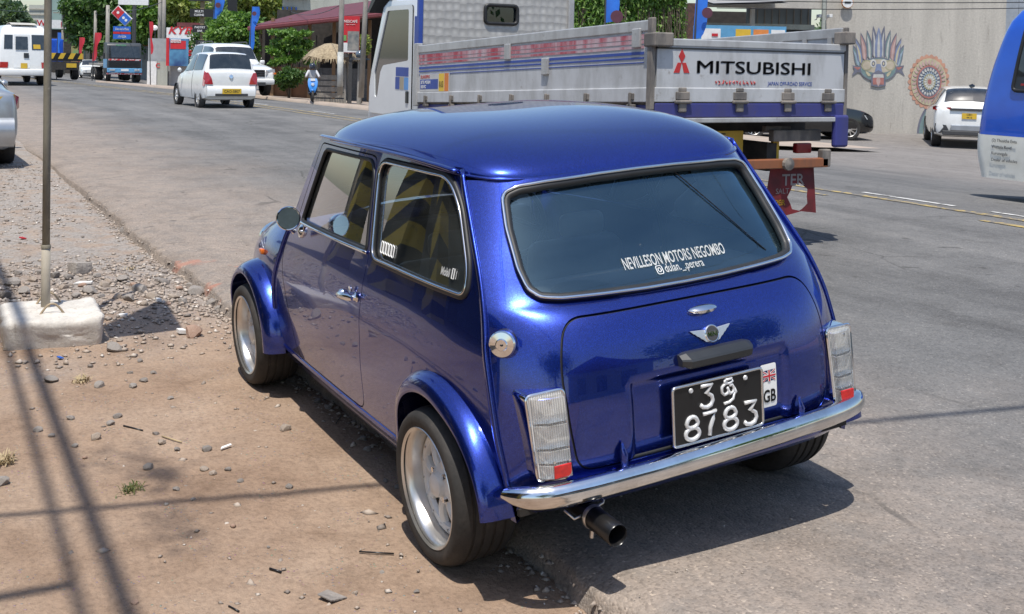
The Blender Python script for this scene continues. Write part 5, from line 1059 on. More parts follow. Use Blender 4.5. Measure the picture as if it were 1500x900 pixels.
J = [(-.22, 0, .84), (-.18, 0, 1.08), (-.12, 0, 1.32), (-.10, 0, 1.43), (-.06, 0, 1.56), (-.12, .17, 1.36), (.12, .28, 1.16), (.40, .30, 1.09), (.46, .30, 1.09), (-.12, -.17, 1.36), (.12, -.28, 1.16), (.40, -.30, 1.09), (.46, -.30, 1.09), (-.14, .10, .82), (.26, .17, .80), (.20, .14, .40), (.30, .14, .36), (-.14, -.10, .82), (.26, -.17, .80), (.20, -.14, .40), (.30, -.14, .36)]
E_ = [(0, 1), (1, 2), (2, 3), (3, 4), (2, 5), (5, 6), (6, 7), (7, 8), (2, 9), (9, 10), (10, 11), (11, 12), (0, 13), (13, 14), (14, 15), (15, 16), (0, 17), (17, 18), (18, 19), (19, 20)]
rr_ = [.15, .14, (.16, .13), .065, .10, .075, .055, .04, .045, .075, .055, .04, .045, .10, .075, .055, .045, .10, .075, .055, .045]
human('body', J, E_, rr_, ([CLO, TRO, SKIN], lambda c: 2 if c.z > 1.42 or c.x > .36 and c.z > .9 else (0 if c.z > .92 else 1)), rd)
hm = MB(); hm.lathe([(.135, -.10), (.148, .0), (.138, .07), (.10, .125), (.05, .148), (0, .152)], (-.06, 0, 1.575), (0, 0, 1), 20); hm.build('helmet', HELM, rd, 3.2)
fc = MB(); fc.blob((.055, 0, 1.535), .028, 1, 0, (1, .5, .9)); fc.build('nose', SKIN, rd, 3.2)
for s in (1, -1):
    MB().blob((.05, s*.035, 1.565), .012, 1, 0).build('eye', BLACKP, rd)
    for k in range(5): MB().tube([(.44, s*(.28+.012*k), 1.105), (.475, s*(.28+.012*k), 1.10), (.47, s*(.28+.012*k), 1.07)] if k < 4 else [(.43, s*.27, 1.09), (.455, s*.265, 1.065)], .0075, 5).build('finger', SKIN, rd, 3.2)
# --- someone walking by the wall, tiny in the distance
p = ground_at(221, 112); wk = empty('pedestrian', p, R(200), 'tiny person in brown walking past the signs beyond the blue lorry', 'person')
J = [(0, 0, .92), (0, 0, 1.15), (0, 0, 1.38), (.01, 0, 1.48), (.02, 0, 1.62), (0, .19, 1.40), (.05, .22, 1.12), (.16, .20, .92), (0, -.19, 1.40), (-.06, -.22, 1.12), (-.02, -.22, .88), (0, .09, .88), (.16, .09, .48), (.10, .09, .08), (.22, .09, .04), (0, -.09, .88), (-.06, -.09, .48), (-.26, -.09, .12), (-.16, -.09, .04)]
E_ = [(0, 1), (1, 2), (2, 3), (3, 4), (2, 5), (5, 6), (6, 7), (2, 8), (8, 9), (9, 10), (0, 11), (11, 12), (12, 13), (13, 14), (0, 15), (15, 16), (16, 17), (17, 18)]
human('body', J, E_, [.14, .13, (.16, .12), .06, .10, .07, .05, .04, .07, .05, .04, .10, .075, .05, .04, .10, .075, .05, .04], ([mat('brown_shirt', (.30, .13, .06), .8), TRO, SKIN], lambda c: 2 if c.z > 1.46 else (0 if c.z > .9 else 1)), wk)
MB().blob((-.01, 0, 1.65), .115, 2, .03, (1, .9, .9)).build('hair', BLACKP, wk, 3.2)
# ------------------------------------------------------------------ street behind: buildings, signs, poles
RZ = math.atan2(-math.cos(YAW), math.sin(YAW))         # local x = image right, local -y = towards the camera
def Fr(px, py, depth, name, label, cat, group=None, zground=None, rz=0.):
    p = U(px, py, depth)
    if zground is not None: p = np.array([p[0], p[1], zground])
    return empty(name, p, RZ+rz, label, cat, group)
def w_(px, depth): return px*depth/FPX
def quad(name, x0, x1, z0, z1, y, m_, parent, th=.06, bevel=0.): return MB().bx(x0, x1, y, y+th, z0, z1).build(name, m_, parent, bevel=bevel)
def lett(txt, size, x, z, y, m_, parent, sx_=1., bold=0., align='CENTER', name='lettering', shear=0., rot=0.):
    M = frame((x, y, z), (math.cos(rot), 0, math.sin(rot)), (-math.sin(rot), 0, math.cos(rot))); return text(name, txt, size, M, m_, parent, .004, sx_, bold, align, shear=shear)
def mk_conc(name, c, c2, c3, sc=1.2):
    m, t, b, tc = base(name); mp = t.nodes.new('ShaderNodeMapping'); mp.inputs['Scale'].default_value = (1.6, 1.6, .22); t.links.new(tc, mp.inputs[0])
    col = mixc(t, mrange(t, nz(t, mp.outputs[0], sc, 6, .6), .32, .70), c, c2); col = mixc(t, mrange(t, nz(t, mp.outputs[0], sc*2.7, 6, .7), .55, .72, 0., .8), col, c3)
    col = mixc(t, .5, col, ramp(t, nz(t, tc, sc*14, 5, .7), [(.3, (.72, .72, .72)), (.7, (1.2, 1.2, 1.2))]), 'MULTIPLY')
    t.links.new(col, b.inputs['Base Color']); b.inputs['Roughness'].default_value = .9; bumpn(t, b, nz(t, tc, sc*10, 5, .7), .25, .03); return m
CONC = mk_conc('stained_concrete', (.47, .435, .38), (.39, .36, .315), (.28, .255, .22)); CONC2 = mk_conc('old_grey_render', (.40, .41, .36), (.33, .34, .30), (.24, .24, .21)); CONCW = mk_conc('whitewashed_concrete', (.62, .58, .52), (.50, .465, .415), (.33, .285, .24), 6.)
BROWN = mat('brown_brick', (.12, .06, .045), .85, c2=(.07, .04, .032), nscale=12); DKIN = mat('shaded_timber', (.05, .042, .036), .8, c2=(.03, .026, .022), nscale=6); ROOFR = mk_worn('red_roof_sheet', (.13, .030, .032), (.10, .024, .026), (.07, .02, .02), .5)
TIMB = mk_worn('grey_timber', (.26, .24, .21), (.18, .165, .145), (.10, .09, .08), .85, sc=7.); POLE = mk_worn('weathered_pole', (.30, .28, .25), (.22, .205, .18), (.14, .13, .11), .85, sc=5.)
SWH = mat('sign_white', (.72, .72, .71), .5); SRED = mat('sign_red', (.52, .02, .03), .5); SBLK = mat('sign_black', (.012, .013, .015), .5); SBLU = mat('sign_blue', (.02, .12, .50), .5); SORG = mat('sign_orange', (.65, .22, .05), .6)
# mural wall, square to the view
D0 = 35.5; zb_ = -.56; wall = Fr(1205, 195, D0, 'mural_wall', 'tall stained concrete wall painted with a mask and a round mandala', 'wall', zground=zb_)
ww = w_(262, D0); quad('wall_face', 0, ww, -.4, 6.4, 0, CONC, wall, .3)
def wp(px, py): d = U(px, py, D0)-np.array(wall.location); return float(d @ np.array([RT[0], RT[1], 0])/np.hypot(RT[0], RT[1])), float(d[2])
FADE = lambda c: tuple(.68*a+.32*w for a, w in zip(c, (.40, .37, .325)))
MC = {k: mat('mural_'+k, FADE(c), .85, c2=tuple(v*.8 for v in FADE(c)), nscale=5) for k, c in dict(navy=(.03, .05, .13), teal=(.05, .17, .19), pale=(.50, .50, .47), blue=(.10, .17, .36), cream=(.50, .44, .26), rose=(.36, .17, .16), orange=(.55, .22, .12), red=(.38, .06, .05), pink=(.52, .32, .30), sand=(.50, .42, .30), white=(.58, .58, .55), olive=(.32, .30, .16), sky=(.22, .34, .46)).items()}
LAY = [0]
def paint(name, pts, m_, px=True):
    LAY[0] += 1; y = -.0007*LAY[0]-.002; q = [wp(a, b) for a, b in pts]
    b = MB(); b.prism(q, (0, y, 0), (1, 0, 0), (0, 0, 1), (0, .0004, 0)); return b.build(name, MC[m_], wall)
def leaf(x0, y0, x1, y1, wd, cv=0., n=8):
    pts = []; dx, dy = x1-x0, y1-y0; L = math.hypot(dx, dy); nx, ny = -dy/L, dx/L
    for s in (1, -1):
        for i in range(n+1) if s == 1 else range(n-1, 0, -1):
            t = i/n; pr = (1-t**3)*min(1, .6+t*1.2); c_ = cv*math.sin(t*math.pi*.9); pts.append((x0+dx*t+nx*(wd*pr*s+c_), y0+dy*t+ny*(wd*pr*s+c_)))
    return pts
cx_, cy_ = 1285, 92
ell = lambda x, y, a, b, n=20, a0=0, a1=360: [(x+a*math.cos(R(a0+(a1-a0)*k/n)), y+b*math.sin(R(a0+(a1-a0)*k/n))) for k in range(n if a1-a0 >= 360 else n+1)]
for s in (1, -1):
    for i, (bx_, by_, tx, ty, wd, c1, c2) in enumerate(((29, 98, 38, 66, 5.2, 'teal', 'sky'), (26, 94, 34, 56, 5., 'blue', 'cream'), (20, 90, 27, 48, 5., 'rose', 'pink'), (13, 88, 18, 44, 5., 'teal', 'pale'), (6.5, 86, 9, 38, 5., 'navy', 'pale'))):
        paint('mask_plume', leaf(cx_+s*bx_, by_, cx_+s*tx, ty, wd, -s*2.), 'navy'); paint('mask_plume_fill', leaf(cx_+s*bx_, by_, cx_+s*tx, ty+3, wd-1.6, -s*2.), c1); paint('mask_plume_stripe', leaf(cx_+s*bx_, by_, cx_+s*tx, ty+7, wd-3.4, -s*2.), c2)
    paint('mask_ear', [(cx_+s*24, 98), (cx_+s*38, 96), (cx_+s*35, 103), (cx_+s*39, 112), (cx_+s*30, 106), (cx_+s*22, 108)], 'navy'); paint('mask_ear_fill', [(cx_+s*25, 99), (cx_+s*36, 98), (cx_+s*30, 103)], 'red')
paint('mask_centre_plume', leaf(cx_, 90, cx_, 40, 6, 0), 'blue'); paint('mask_centre_stripe', leaf(cx_, 90, cx_, 47, 2, 0), 'pale')
paint('mask_face_outline', ell(cx_, 102, 27, 18), 'navy'); paint('mask_face', ell(cx_, 102, 25.5, 16.5), 'teal'); paint('mask_cheeks', ell(cx_, 97, 24, 10), 'sand')
for s in (1, -1):
    paint('mask_boss', ell(cx_+s*17, 96, 8, 8), 'olive'); paint('mask_boss_ring', ell(cx_+s*17, 96, 6, 6), 'sand'); paint('mask_eye', ell(cx_+s*7.5, 93, 4.6, 6), 'white'); paint('mask_iris', ell(cx_+s*7.5, 93.5, 2.6, 4), 'navy'); paint('mask_pupil', ell(cx_+s*7.5, 93.5, 1.2, 2), 'cream')
    paint('mask_tusk', leaf(cx_+s*12, 112, cx_+s*19, 104, 2.2, 0), 'cream')
paint('mask_nose', [(cx_-6, 108), (cx_-3, 94), (cx_+3, 94), (cx_+6, 108), (cx_, 104)], 'blue'); paint('mask_mouth', [(cx_-11, 126), (cx_-10, 108), (cx_, 103), (cx_+10, 108), (cx_+11, 126), (cx_, 128)], 'navy'); paint('mask_gums', [(cx_-8, 124), (cx_-8, 111), (cx_+8, 111), (cx_+8, 124)], 'red')
paint('mask_teeth', [(cx_-8, 114), (cx_-7, 109), (cx_+7, 109), (cx_+8, 114)], 'white'); paint('mask_tongue', leaf(cx_, 113, cx_, 127, 3.2, 0), 'pink')
mx_, my_ = 1359, 120; LAY[0] = 0
def petals(r0, r1, n, m_, off=0., k=.5): 
    for i in range(n):
        a = 360*(i+off)/n; d = (math.cos(R(a)), math.sin(R(a))); wd = math.pi*r1/n*k; paint('mandala_petal', leaf(mx_+d[0]*r0*.76, my_+d[1]*r0, mx_+d[0]*r1*.76, my_+d[1]*r1, wd, 0, 4), m_)
paint('mandala_disc', ell(mx_, my_, 28, 37), 'orange'); petals(33, 40.5, 26, 'orange', 0, .9); paint('mandala_disc', ell(mx_, my_, 26, 34.5), 'cream'); petals(24, 33, 30, 'pink', .5, .5); paint('mandala_disc', ell(mx_, my_, 18.5, 24.5), 'red'); paint('mandala_disc', ell(mx_, my_, 16.5, 22), 'navy')
petals(15, 21, 22, 'white', 0, .55); petals(10, 16, 22, 'sky', .5, .55); paint('mandala_disc', ell(mx_, my_, 9, 12), 'olive'); petals(5, 11, 14, 'white', 0, .6); paint('mandala_disc', ell(mx_, my_, 4.2, 5.6), 'sand'); paint('mandala_disc', ell(mx_, my_, 2.8, 3.8), 'red')
LAY[0] = 0
def arcband(r0, r1, a0, a1, m_, cx=1412, cy=197, n=16): return [(cx+r0*math.cos(R(a0+(a1-a0)*k/n)), cy-r0*1.0*math.sin(R(a0+(a1-a0)*k/n))) for k in range(n+1)]+[(cx+r1*math.cos(R(a1+(a0-a1)*k/n)), cy-r1*math.sin(R(a1+(a0-a1)*k/n))) for k in range(n+1)]
for r0, r1, m_ in ((66, 69, 'navy'), (60, 66, 'teal'), (53, 60, 'cream'), (51, 53, 'navy'), (40, 51, 'sand')): paint('arch_band', arcband(r0, r1, 92, 179, m_), m_)
for k in range(14):
    a = 96+k*6.2; paint('arch_scale', ell(1412+56.5*math.cos(R(a)), 197-56.5*math.sin(R(a)), 2.2, 2.2, 8), 'teal'); paint('arch_scale', ell(1412+46*math.cos(R(a)), 197-46*math.sin(R(a)), 2.6, 2.6, 3), 'orange' if k % 2 else 'teal')
for z0 in (.9, 2.6): pass
rs_ = Fr(1241, 4, D0-.25, 'round_sign', 'small round white sign high on the mural wall', 'sign'); MB().lathe([(0, 0), (.17, 0), (.17, .05), (0, .05)], (0, 0, 0), (0, -1, 0), 24).build('disc', SWH, rs_); MB().lathe([(.17, .052), (.19, .03), (.19, 0)], (0, 0, 0), (0, -1, 0), 24).build('rim', SORG, rs_); MB().bx(-.10, .10, -.06, -.05, -.03, .03).build('mark', SBLK, rs_)
for px_, lb in ((1198, 'left of the pair of white security cameras on the wall corner'), (1213, 'right of the pair of white security cameras on the wall corner')):
    sc_ = Fr(px_, 24, D0-.4, 'security_camera', lb, 'camera'); q = MB(); q.box((0, -.15, 0), (.10, .30, .10)); q.tube([(0, 0, 0), (.02, .2, -.1), (.02, .38, -.1)], .02, 5); q.build('housing', SWH, sc_, bevel=.015)
bh = Fr(1466, 196, D0+1.5, 'clad_building', 'grey metal-clad building edge beyond the right end of the mural wall', 'building', zground=-.6)
for k in range(5): quad('cladding_panel', k*.5-.05, k*.5+.44, 0, 7, 0, mat('grey_cladding', (.30, .33, .37), .5), bh, .2)
quad('core_wall', -.2, 9, 0, 6.9, .25, mat('grey_cladding_b', (.24, .26, .29), .6), bh, .3)
# open garage left of the wall
D1 = 34.5; ga = Fr(1003, 190, D1, 'garage', 'open concrete garage with dark bays left of the mural wall', 'building', zground=-.55); gw = w_(202, D1)
def gz(py, D=D1): return float(U(1000, py, D)[2])+.55
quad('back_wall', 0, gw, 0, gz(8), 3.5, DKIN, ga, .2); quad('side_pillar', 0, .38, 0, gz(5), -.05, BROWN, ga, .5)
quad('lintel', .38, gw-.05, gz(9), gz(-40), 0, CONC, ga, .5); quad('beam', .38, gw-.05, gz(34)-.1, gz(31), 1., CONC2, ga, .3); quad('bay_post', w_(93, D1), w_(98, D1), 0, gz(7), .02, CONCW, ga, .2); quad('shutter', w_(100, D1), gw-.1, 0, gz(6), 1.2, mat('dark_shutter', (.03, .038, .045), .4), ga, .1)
for k in range(9): quad('shutter_mullion', w_(104+k*11, D1), w_(105+k*11, D1), 0, gz(6), 1.15, DKIN, ga, .05)
quad('corner_pipe', gw-.16, gw-.06, 0, gz(-30), -.12, CONC2, ga, .1)
cr_ = MB(); cr_.add([(w_(24, D1), .2, gz(2)), (w_(126, D1), .2, gz(-3)), (w_(126, D1), -1.6, gz(6)), (w_(20, D1), -1.6, gz(11))], [(0, 1, 2, 3)]); cr_.add([(w_(24, D1), .2, gz(2)+.05), (w_(126, D1), .2, gz(-3)+.05), (w_(126, D1), -1.6, gz(6)+.05), (w_(20, D1), -1.6, gz(11)+.05)], [(0, 1, 2, 3)]); cr_.build('canopy_roof', mat('grey_sheet', (.28, .28, .29), .5), ga)
quad('back_render', -9.5, -.02, 0, 7., 1.0, CONC2, ga, .3)
bb = Fr(1085, 100, D1-3, 'banner_box', 'light blue advertising box with yellow and orange patches above the truck tailgate', 'sign', zground=-.5); bz0, bz1 = float(U(1085, 75, D1-3)[2])+.5, float(U(1085, 38, D1-3)[2])+.5; f_ = lambda px: w_(px-1085, D1-3)
quad('board', f_(1022), f_(1150), bz0-1.5, bz1, 0, mat('board_blue', (.10, .30, .50), .5), bb, .8); 
for a, b_, m_ in ((1026, 1054, SWH), (1076, 1098, NPY), (1102, 1124, SORG), (1128, 1148, SWH)): quad('board_patch', f_(a), f_(b_), bz0-.4, bz1-.10, -.012, m_, bb, .01)
quad('red_label', f_(1041), f_(1050), bz1-.32, bz1-.24, -.03, SRED, bb, .01)
# restaurant with red roof, far side of the road
D2 = 47.; re = Fr(380, 128, D2, 'restaurant', 'open-fronted restaurant with dark interior under a red sheet roof', 'building', zground=-.35)
def rx_(px): return w_(px-380, D2)
def rz_(py, px=460): return float(U(px, py, D2)[2])+.35
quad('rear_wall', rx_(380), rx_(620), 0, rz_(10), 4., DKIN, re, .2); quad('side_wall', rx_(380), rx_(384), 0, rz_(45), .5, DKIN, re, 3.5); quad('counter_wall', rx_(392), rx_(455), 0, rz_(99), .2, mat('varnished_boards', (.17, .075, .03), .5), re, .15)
rfv = [(rx_(370), -.8, rz_(41)), (rx_(620), -1.5, rz_(10)), (rx_(620), 4, rz_(-22)), (rx_(452), 3.5, rz_(6))]; MB().add(rfv+[(a, b_, c_-.12) for a, b_, c_ in rfv], [(0, 1, 2, 3), (7, 6, 5, 4), (0, 4, 5, 1), (1, 5, 6, 2), (2, 6, 7, 3), (3, 7, 4, 0)]).build('roof', ROOFR, re)
MB().tube([(rx_(368), -.85, rz_(42)-.1), (rx_(622), -1.55, rz_(11)-.1)], .10, 6).build('gutter', mat('dark_red', (.14, .03, .035), .5), re)
for px_ in (398, 424, 452, 488, 540, 580): quad('post', rx_(px_)-.07, rx_(px_)+.07, 0, rz_(28), 0, mat('post_brown', (.20, .12, .06), .7), re, .14)
for k in range(6): quad('glazing_bar', rx_(400)+k*.75, rx_(400)+k*.75+.04, 0, rz_(50), 2.2, GREYP, re, .05)
quad('tiled_front', rx_(455), rx_(620), 0, rz_(100), 1.2, mat('grey_tiles', (.16, .155, .15), .5, c2=(.1, .1, .095), nscale=9), re, .1)
gb = Fr(412, 120, 60, 'grey_block', 'plain grey rendered building with a blue-framed window behind the restaurant', 'building', zground=-.4); gz2 = lambda py: float(U(440, py, 60)[2])+.4
quad('wall', 0, w_(200, 60), 0, gz2(-60), 0, CONC2, gb, .4)
wn = quad('window', w_(0, 60)+.02, w_(20, 60), gz2(28), gz2(11), -.05, CGL, gb, .04)
for a in (0, .33, .66, 1.): quad('window_bar', w_(0, 60)+a*w_(19.5, 60), w_(0, 60)+a*w_(19.5, 60)+.06, gz2(28), gz2(11), -.09, SBLU, gb, .03)
quad('window_bar', 0, w_(20, 60), gz2(20), gz2(18.5), -.09, SBLU, gb, .03); quad('red_eave', w_(-2, 60), w_(40, 60), gz2(-2)+.1, gz2(-6)+.1, -.4, ROOFR, gb, .5)
# thatched hut
D3 = 41.; hu = Fr(484, 132, D3, 'thatched_hut', 'small thatched kiosk hut beside the utility pole', 'hut', zground=-.30); hz_ = lambda py: float(U(484, py, D3)[2])+.30
def mk_thatch():
    m, t, b, tc = base('thatch'); t.links.new(ramp(t, nz(t, tc, 14., 5, .7), [(.3, (.16, .12, .075)), (.7, (.42, .34, .22))]), b.inputs['Base Color']); b.inputs['Roughness'].default_value = .95; return m
THM = mk_thatch(); th = MB(); th.lathe([(.0, hz_(64)), (.25, hz_(66)), (.75, hz_(75)), (1.05, hz_(86)), (1.0, hz_(86)-.03), (.2, hz_(72))], (0, 0, 0), (0, 0, 1), 28); th.v = [(x*(1+.18*float(fbm(x*3+z*2, y*3, 6))), y*(1+.18*float(fbm(y*3, x*3+z, 7))), z+.22*float(fbm(x*2.6, y*2.6, 8))) for x, y, z in th.v]; th.build('thatch_roof', THM, hu, 1.); q = MB(); rs2 = random.Random(3)
for k in range(900):
    a = rs2.uniform(0, 6.28); r0 = rs2.uniform(.3, 1.08); z0 = np.interp(r0, [.25, .75, 1.05], [hz_(66), hz_(75), hz_(86)]); d = Vector((math.cos(a), math.sin(a), 0)); l_ = rs2.uniform(.18, .34); o = d*r0+Vector((0, 0, z0+.02)); e = o+d*l_*.6+Vector((rs2.uniform(-.03, .03), rs2.uniform(-.03, .03), -l_*.75)); tn = Vector((-d.y, d.x, 0))*.012; q.add([o-tn, o+tn, e+tn*.4, e-tn*.4], [(0, 1, 2, 3)])
q.build('thatch_straws', THM, hu, norm=False)['kind'] = 'stuff'
for sx_ in (-.62, .62):
    for sy_ in (-.5, .5): MB().cyl((sx_, sy_, 0), (sx_*.9, sy_*.9, hz_(78)), .04, n=8).build('post', POLE, hu)
for k in range(5): quad('slatted_front', -.58, .58, .1+k*.22, .27+k*.22, -.52, TIMB, hu, .03)
# roadside boards
ns = Fr(513, 132, 40., 'advert_board', 'tall red and white coffee advert board on a post by the pole', 'sign', zground=-.28); nz_ = lambda py: float(U(513, py, 40.)[2])+.28; x0, x1 = w_(-14, 40.), w_(12, 40.)
quad('panel', x0, x1, nz_(78), nz_(24), 0, SRED, ns, .10); quad('panel_lower', x0+.01, x1-.02, nz_(77), nz_(63), -.012, SWH, ns, .01); quad('panel_photo', x0+.22, x1-.01, nz_(74), nz_(46), -.02, mat('advert_photo', (.10, .12, .13), .5, c2=(.30, .28, .25), nscale=4), ns, .01)
lett('NESCAFÉ', .135, (x0+x1)/2, nz_(33.5), -.014, SWH, ns, .9, .001); lett('MADE TO BREW', .045, (x0+x1)/2, nz_(37), -.014, SWH, ns); quad('panel_fruit', x0+.06, x0+.18, nz_(60), nz_(52), -.02, mat('advert_green', (.15, .35, .10), .5), ns, .01)
quad('frame_post', (x0+x1)/2-.06, (x0+x1)/2+.06, 0, nz_(24), .12, GREYP, ns, .08)
lm = Fr(527, 90, 39.5, 'street_lantern', 'dark globe lantern on a post right of the coffee board', 'lamp', zground=-.28); lz = lambda py: float(U(527, py, 39.5)[2])+.28; MB().cyl((0, 0, 0), (0, 0, lz(90)), .09, .07, 10).build('post', POLE, lm); MB().lathe([(.36, 0), (.34, .05), (.12, .07)], (0, 0, lz(88)), (0, 0, 1), 20).build('bracket', GREYP, lm); MB().lathe([(.05, -.01), (.13, .04), (.17, .14), (.13, .24), (0, .29)], (0, 0, lz(88)+.06), (0, 0, 1), 20).build('globe', mat('smoked_globe', (.10, .13, .17), .1, coat=1.), lm, 3.2)
def upole(px, pyb, depth, r, label, top=-60, lean=0., white=None, arm=None):
    zg = float(U(px, pyb, depth)[2]); o = Fr(px, pyb, depth, 'utility_pole', label, 'pole', 'utility poles along the road'); h = float(U(px, top, depth)[2])-zg; MB().tube([(0, 0, -.3), (lean*.5, 0, h*.5), (lean, 0, h)], [r, r*.9, r*.78], 10).build('shaft', POLE, o, 3.2)
    if white: MB().cyl((0, 0, 0), (0, 0, white), r*1.06, r*1.05, 10).build('painted_base', mat('whitewash', (.55, .55, .52), .8, c2=(.35, .36, .34), nscale=3), o, 3.2)
    if arm: MB().box((lean, 0, h-arm), (1.7, .08, .08)).build('cross_arm', TIMB, o)
    return o
upole(498, 127, 38., .10, 'utility pole with whitewashed base beside the thatched hut', -80, .02, 1.2); upole(529, 131, 39., .10, 'leaning utility pole just left of the truck cab', -80, .18)
upole(157, 112, 78., .17, 'utility pole behind the blue-cabbed lorry', 8); upole(92, 110, 92., .17, 'utility pole with cross arm above the white minibus', 14, 0, None, .3); upole(233, 113, 66., .13, 'left of two slim poles beside the shop signs', -40); upole(239, 114, 64., .13, 'right of two slim poles beside the shop signs', -40); upole(139, 108, 88., .15, 'slim grey pole between the red flags', 16)
# shop signs on the left
ky = Fr(262, 112, 62., 'parts_shop', 'white spare parts shop front with red lettering', 'shop', zground=-.42); kz = lambda py: float(U(262, py, 62.)[2])+.42; kx = lambda px: w_(px-262, 62.)
quad('fascia', kx(243), kx(284), kz(57), kz(41), 0, SWH, ky, .3); lett('KYB', .58, kx(262), kz(50), -.02, SRED, ky, 1.25, .012, shear=.3); quad('wall', kx(212), kx(300), 0, kz(57), .6, mat('corrugated_grey', (.34, .35, .36), .6), ky, .2)
quad('red_margin', kx(243), kx(247.5), kz(97), kz(56), -.02, SRED, ky, .2); bbp = quad('poster', kx(248), kx(276), kz(97), kz(57), -.05, mat('poster_blue', (.02, .05, .16), .4, c2=(.10, .28, .45), nscale=1.1), ky, .2); quad('poster_red', kx(249.5), kx(272), kz(72), kz(60), -.07, SRED, ky, .03); quad('poster_logo', kx(250), kx(265), kz(63), kz(58), -.09, SWH, ky, .03); lett('TOYOTA', .15, kx(257.5), kz(62.2), -.10, SRED, ky, .9)
quad('side_panel', kx(277), kx(294), kz(98), kz(55), -.02, SWH, ky, .2); lett('MW', .62, kx(283), kz(71), -.04, SRED, ky, .8, .01, rot=math.pi/2); lett('W', .55, kx(284), kz(84), -.04, SBLK, ky, 1., .01, rot=math.pi/2)
quad('low_roof', kx(256), kx(296), kz(40)+.05, kz(33), .3, ROOFR, ky, .8)
for k, (a, b_) in enumerate(((228, 243), (213, 227))): quad('base_panel', kx(a), kx(b_), 0, kz(91), .3, SWH if k else CONC2, ky, .1)
lett('C', .35, kx(229), kz(100), .27, SRED, ky, 1., .01)
mc = Fr(294, 115, 55., 'menu_sign_post', 'post stacked with black boards with white restaurant lettering', 'sign', zground=-.4); mz = lambda py: float(U(294, py, 55.)[2])+.4; mx2 = lambda px: w_(px-294, 55.)
quad('post', -.09, .09, 0, mz(-40), .1, mat('post_ochre', (.22, .17, .09), .7), mc, .15)
for a, b_, z0, z1, t1, t2 in ((275, 309, 2, -6, 'THE BEACH', ''), (277, 311, 25, 13.5, 'MULTI', 'CUISINE'), (281, 310, 48, 37, 'PASTRY', 'BAR'), (286, 316, 70, 59, 'THAI', 'RESTAURANT')):
    bd_ = quad('board', mx2(a), mx2(b_), mz(z0), mz(z1), -.02, SBLK, mc, .1); c_ = (mx2(a)+mx2(b_))/2-.12
    lett(t1, .155, c_, mz((z0+z1)/2)+.02, -.03, SWH, mc, 1., .002, name='board_lettering')
    if t2: lett(t2, .145, c_, mz((z0+z1)/2)-.15, -.03, SWH, mc, .95, .002, name='board_lettering')
quad('dark_board', mx2(322), mx2(336), mz(22), mz(-30), 1.5, SBLK, mc, .1)
dm = Fr(177, 112, 76., 'pizza_sign', 'tilted red and blue domino sign with white dots on a tall post', 'sign', zground=-.6); dz = lambda py: float(U(177, py, 76.)[2])+.6; dx = lambda px: w_(px-177, 76.)
MB().cyl((dx(195), .2, 0), (dx(195), .2, dz(8)), .12, n=10).build('post', GREYP, dm); quad('arm', dx(184), dx(195), dz(20)-.05, dz(20)+.05, .1, GREYP, dm, .1)
Mq = Matrix.Rotation(R(43), 3, 'Y'); cq = Vector((0, 0, dz(23.5)))
def tilt(name, u0, u1, v0, v1, y, m_, th=.06): q = MB(); q.bx(u0, u1, 0, th, v0, v1); q.v = [tuple(Mq @ Vector(p)+cq+Vector((0, y, 0))) for p in q.v]; return q.build(name, m_, dm)
tilt('white_edge', -.66, .66, -.36, .36, 0, SWH, .2); tilt('red_half', -.62, -.015, -.32, .32, -.03, SRED, .03); tilt('blue_half', .015, .62, -.32, .32, -.03, SBLU, .03)
for u, v in ((-.32, 0), (.2, 0), (.44, 0)):
    p_ = Mq @ Vector((u, 0, v if u < 0 else (.0)))+cq; MB().lathe([(0, .01), (.095, .01), (.095, 0)], p_+Vector((0, -.031, 0)), (0, -1, 0), 16).build('dot', SWH, dm)
for z0, z1, t1, m_ in ((46.5, 39, 'Domino\'s Pizza', SBLU), (50, 47, '', SRED), (57.5, 50.5, '17 PIZZA', SBLU)):
    quad('name_board', dx(165), dx(190.5), dz(z0), dz(z1), 0, m_, dm, .15)
    if t1: lett(t1, .20, dx(178), dz((z0+z1)/2)-.07, -.012, SWH, dm, .75, .002, shear=.1)
wb = Fr(194, 112, 80., 'white_board', 'white board at the top edge above the domino sign', 'sign', zground=-.6); wz = lambda py: float(U(194, py, 80.)[2])+.6; quad('board', w_(-22, 80.), w_(22, 80.), wz(7.5), wz(-30), 0, SWH, wb, .2); quad('post', -.1, .1, 0, wz(7), .1, GREYP, wb, .1)
sd_ = Fr(227, 41, 66., 'satellite_dish', 'small white satellite dish on a pole', 'dish'); q = MB(); q.lathe([(.0, .06), (.09, .05), (.17, .0)], (0, 0, 0), (.3, -1, .4), 20); q.build('dish', SWH, sd_, 3.2); MB().cyl((0, .05, 0), (0, .1, -3.2), .03, n=6).build('mast', GREYP, sd_)
fb = Fr(70, 108, 118., 'netted_tower', 'tall block wrapped in green building net in the far distance', 'building', zground=-1.); fz_ = lambda py: float(U(70, py, 118.)[2])+1.; quad('tower', w_(-28, 118.), w_(12, 118.), 0, fz_(8), 0, CONC2, fb, 5); quad('netted_part', w_(6, 118.), w_(37, 118.), 0, fz_(-30), -.5, mat('green_net', (.22, .31, .28), .8, c2=(.17, .25, .23), nscale=.6), fb, 5)
for k in range(4): quad('floor_slab', w_(-28.5, 118.), w_(6, 118.), fz_(14+k*8), fz_(13+k*8), -.15, CONC, fb, .1)
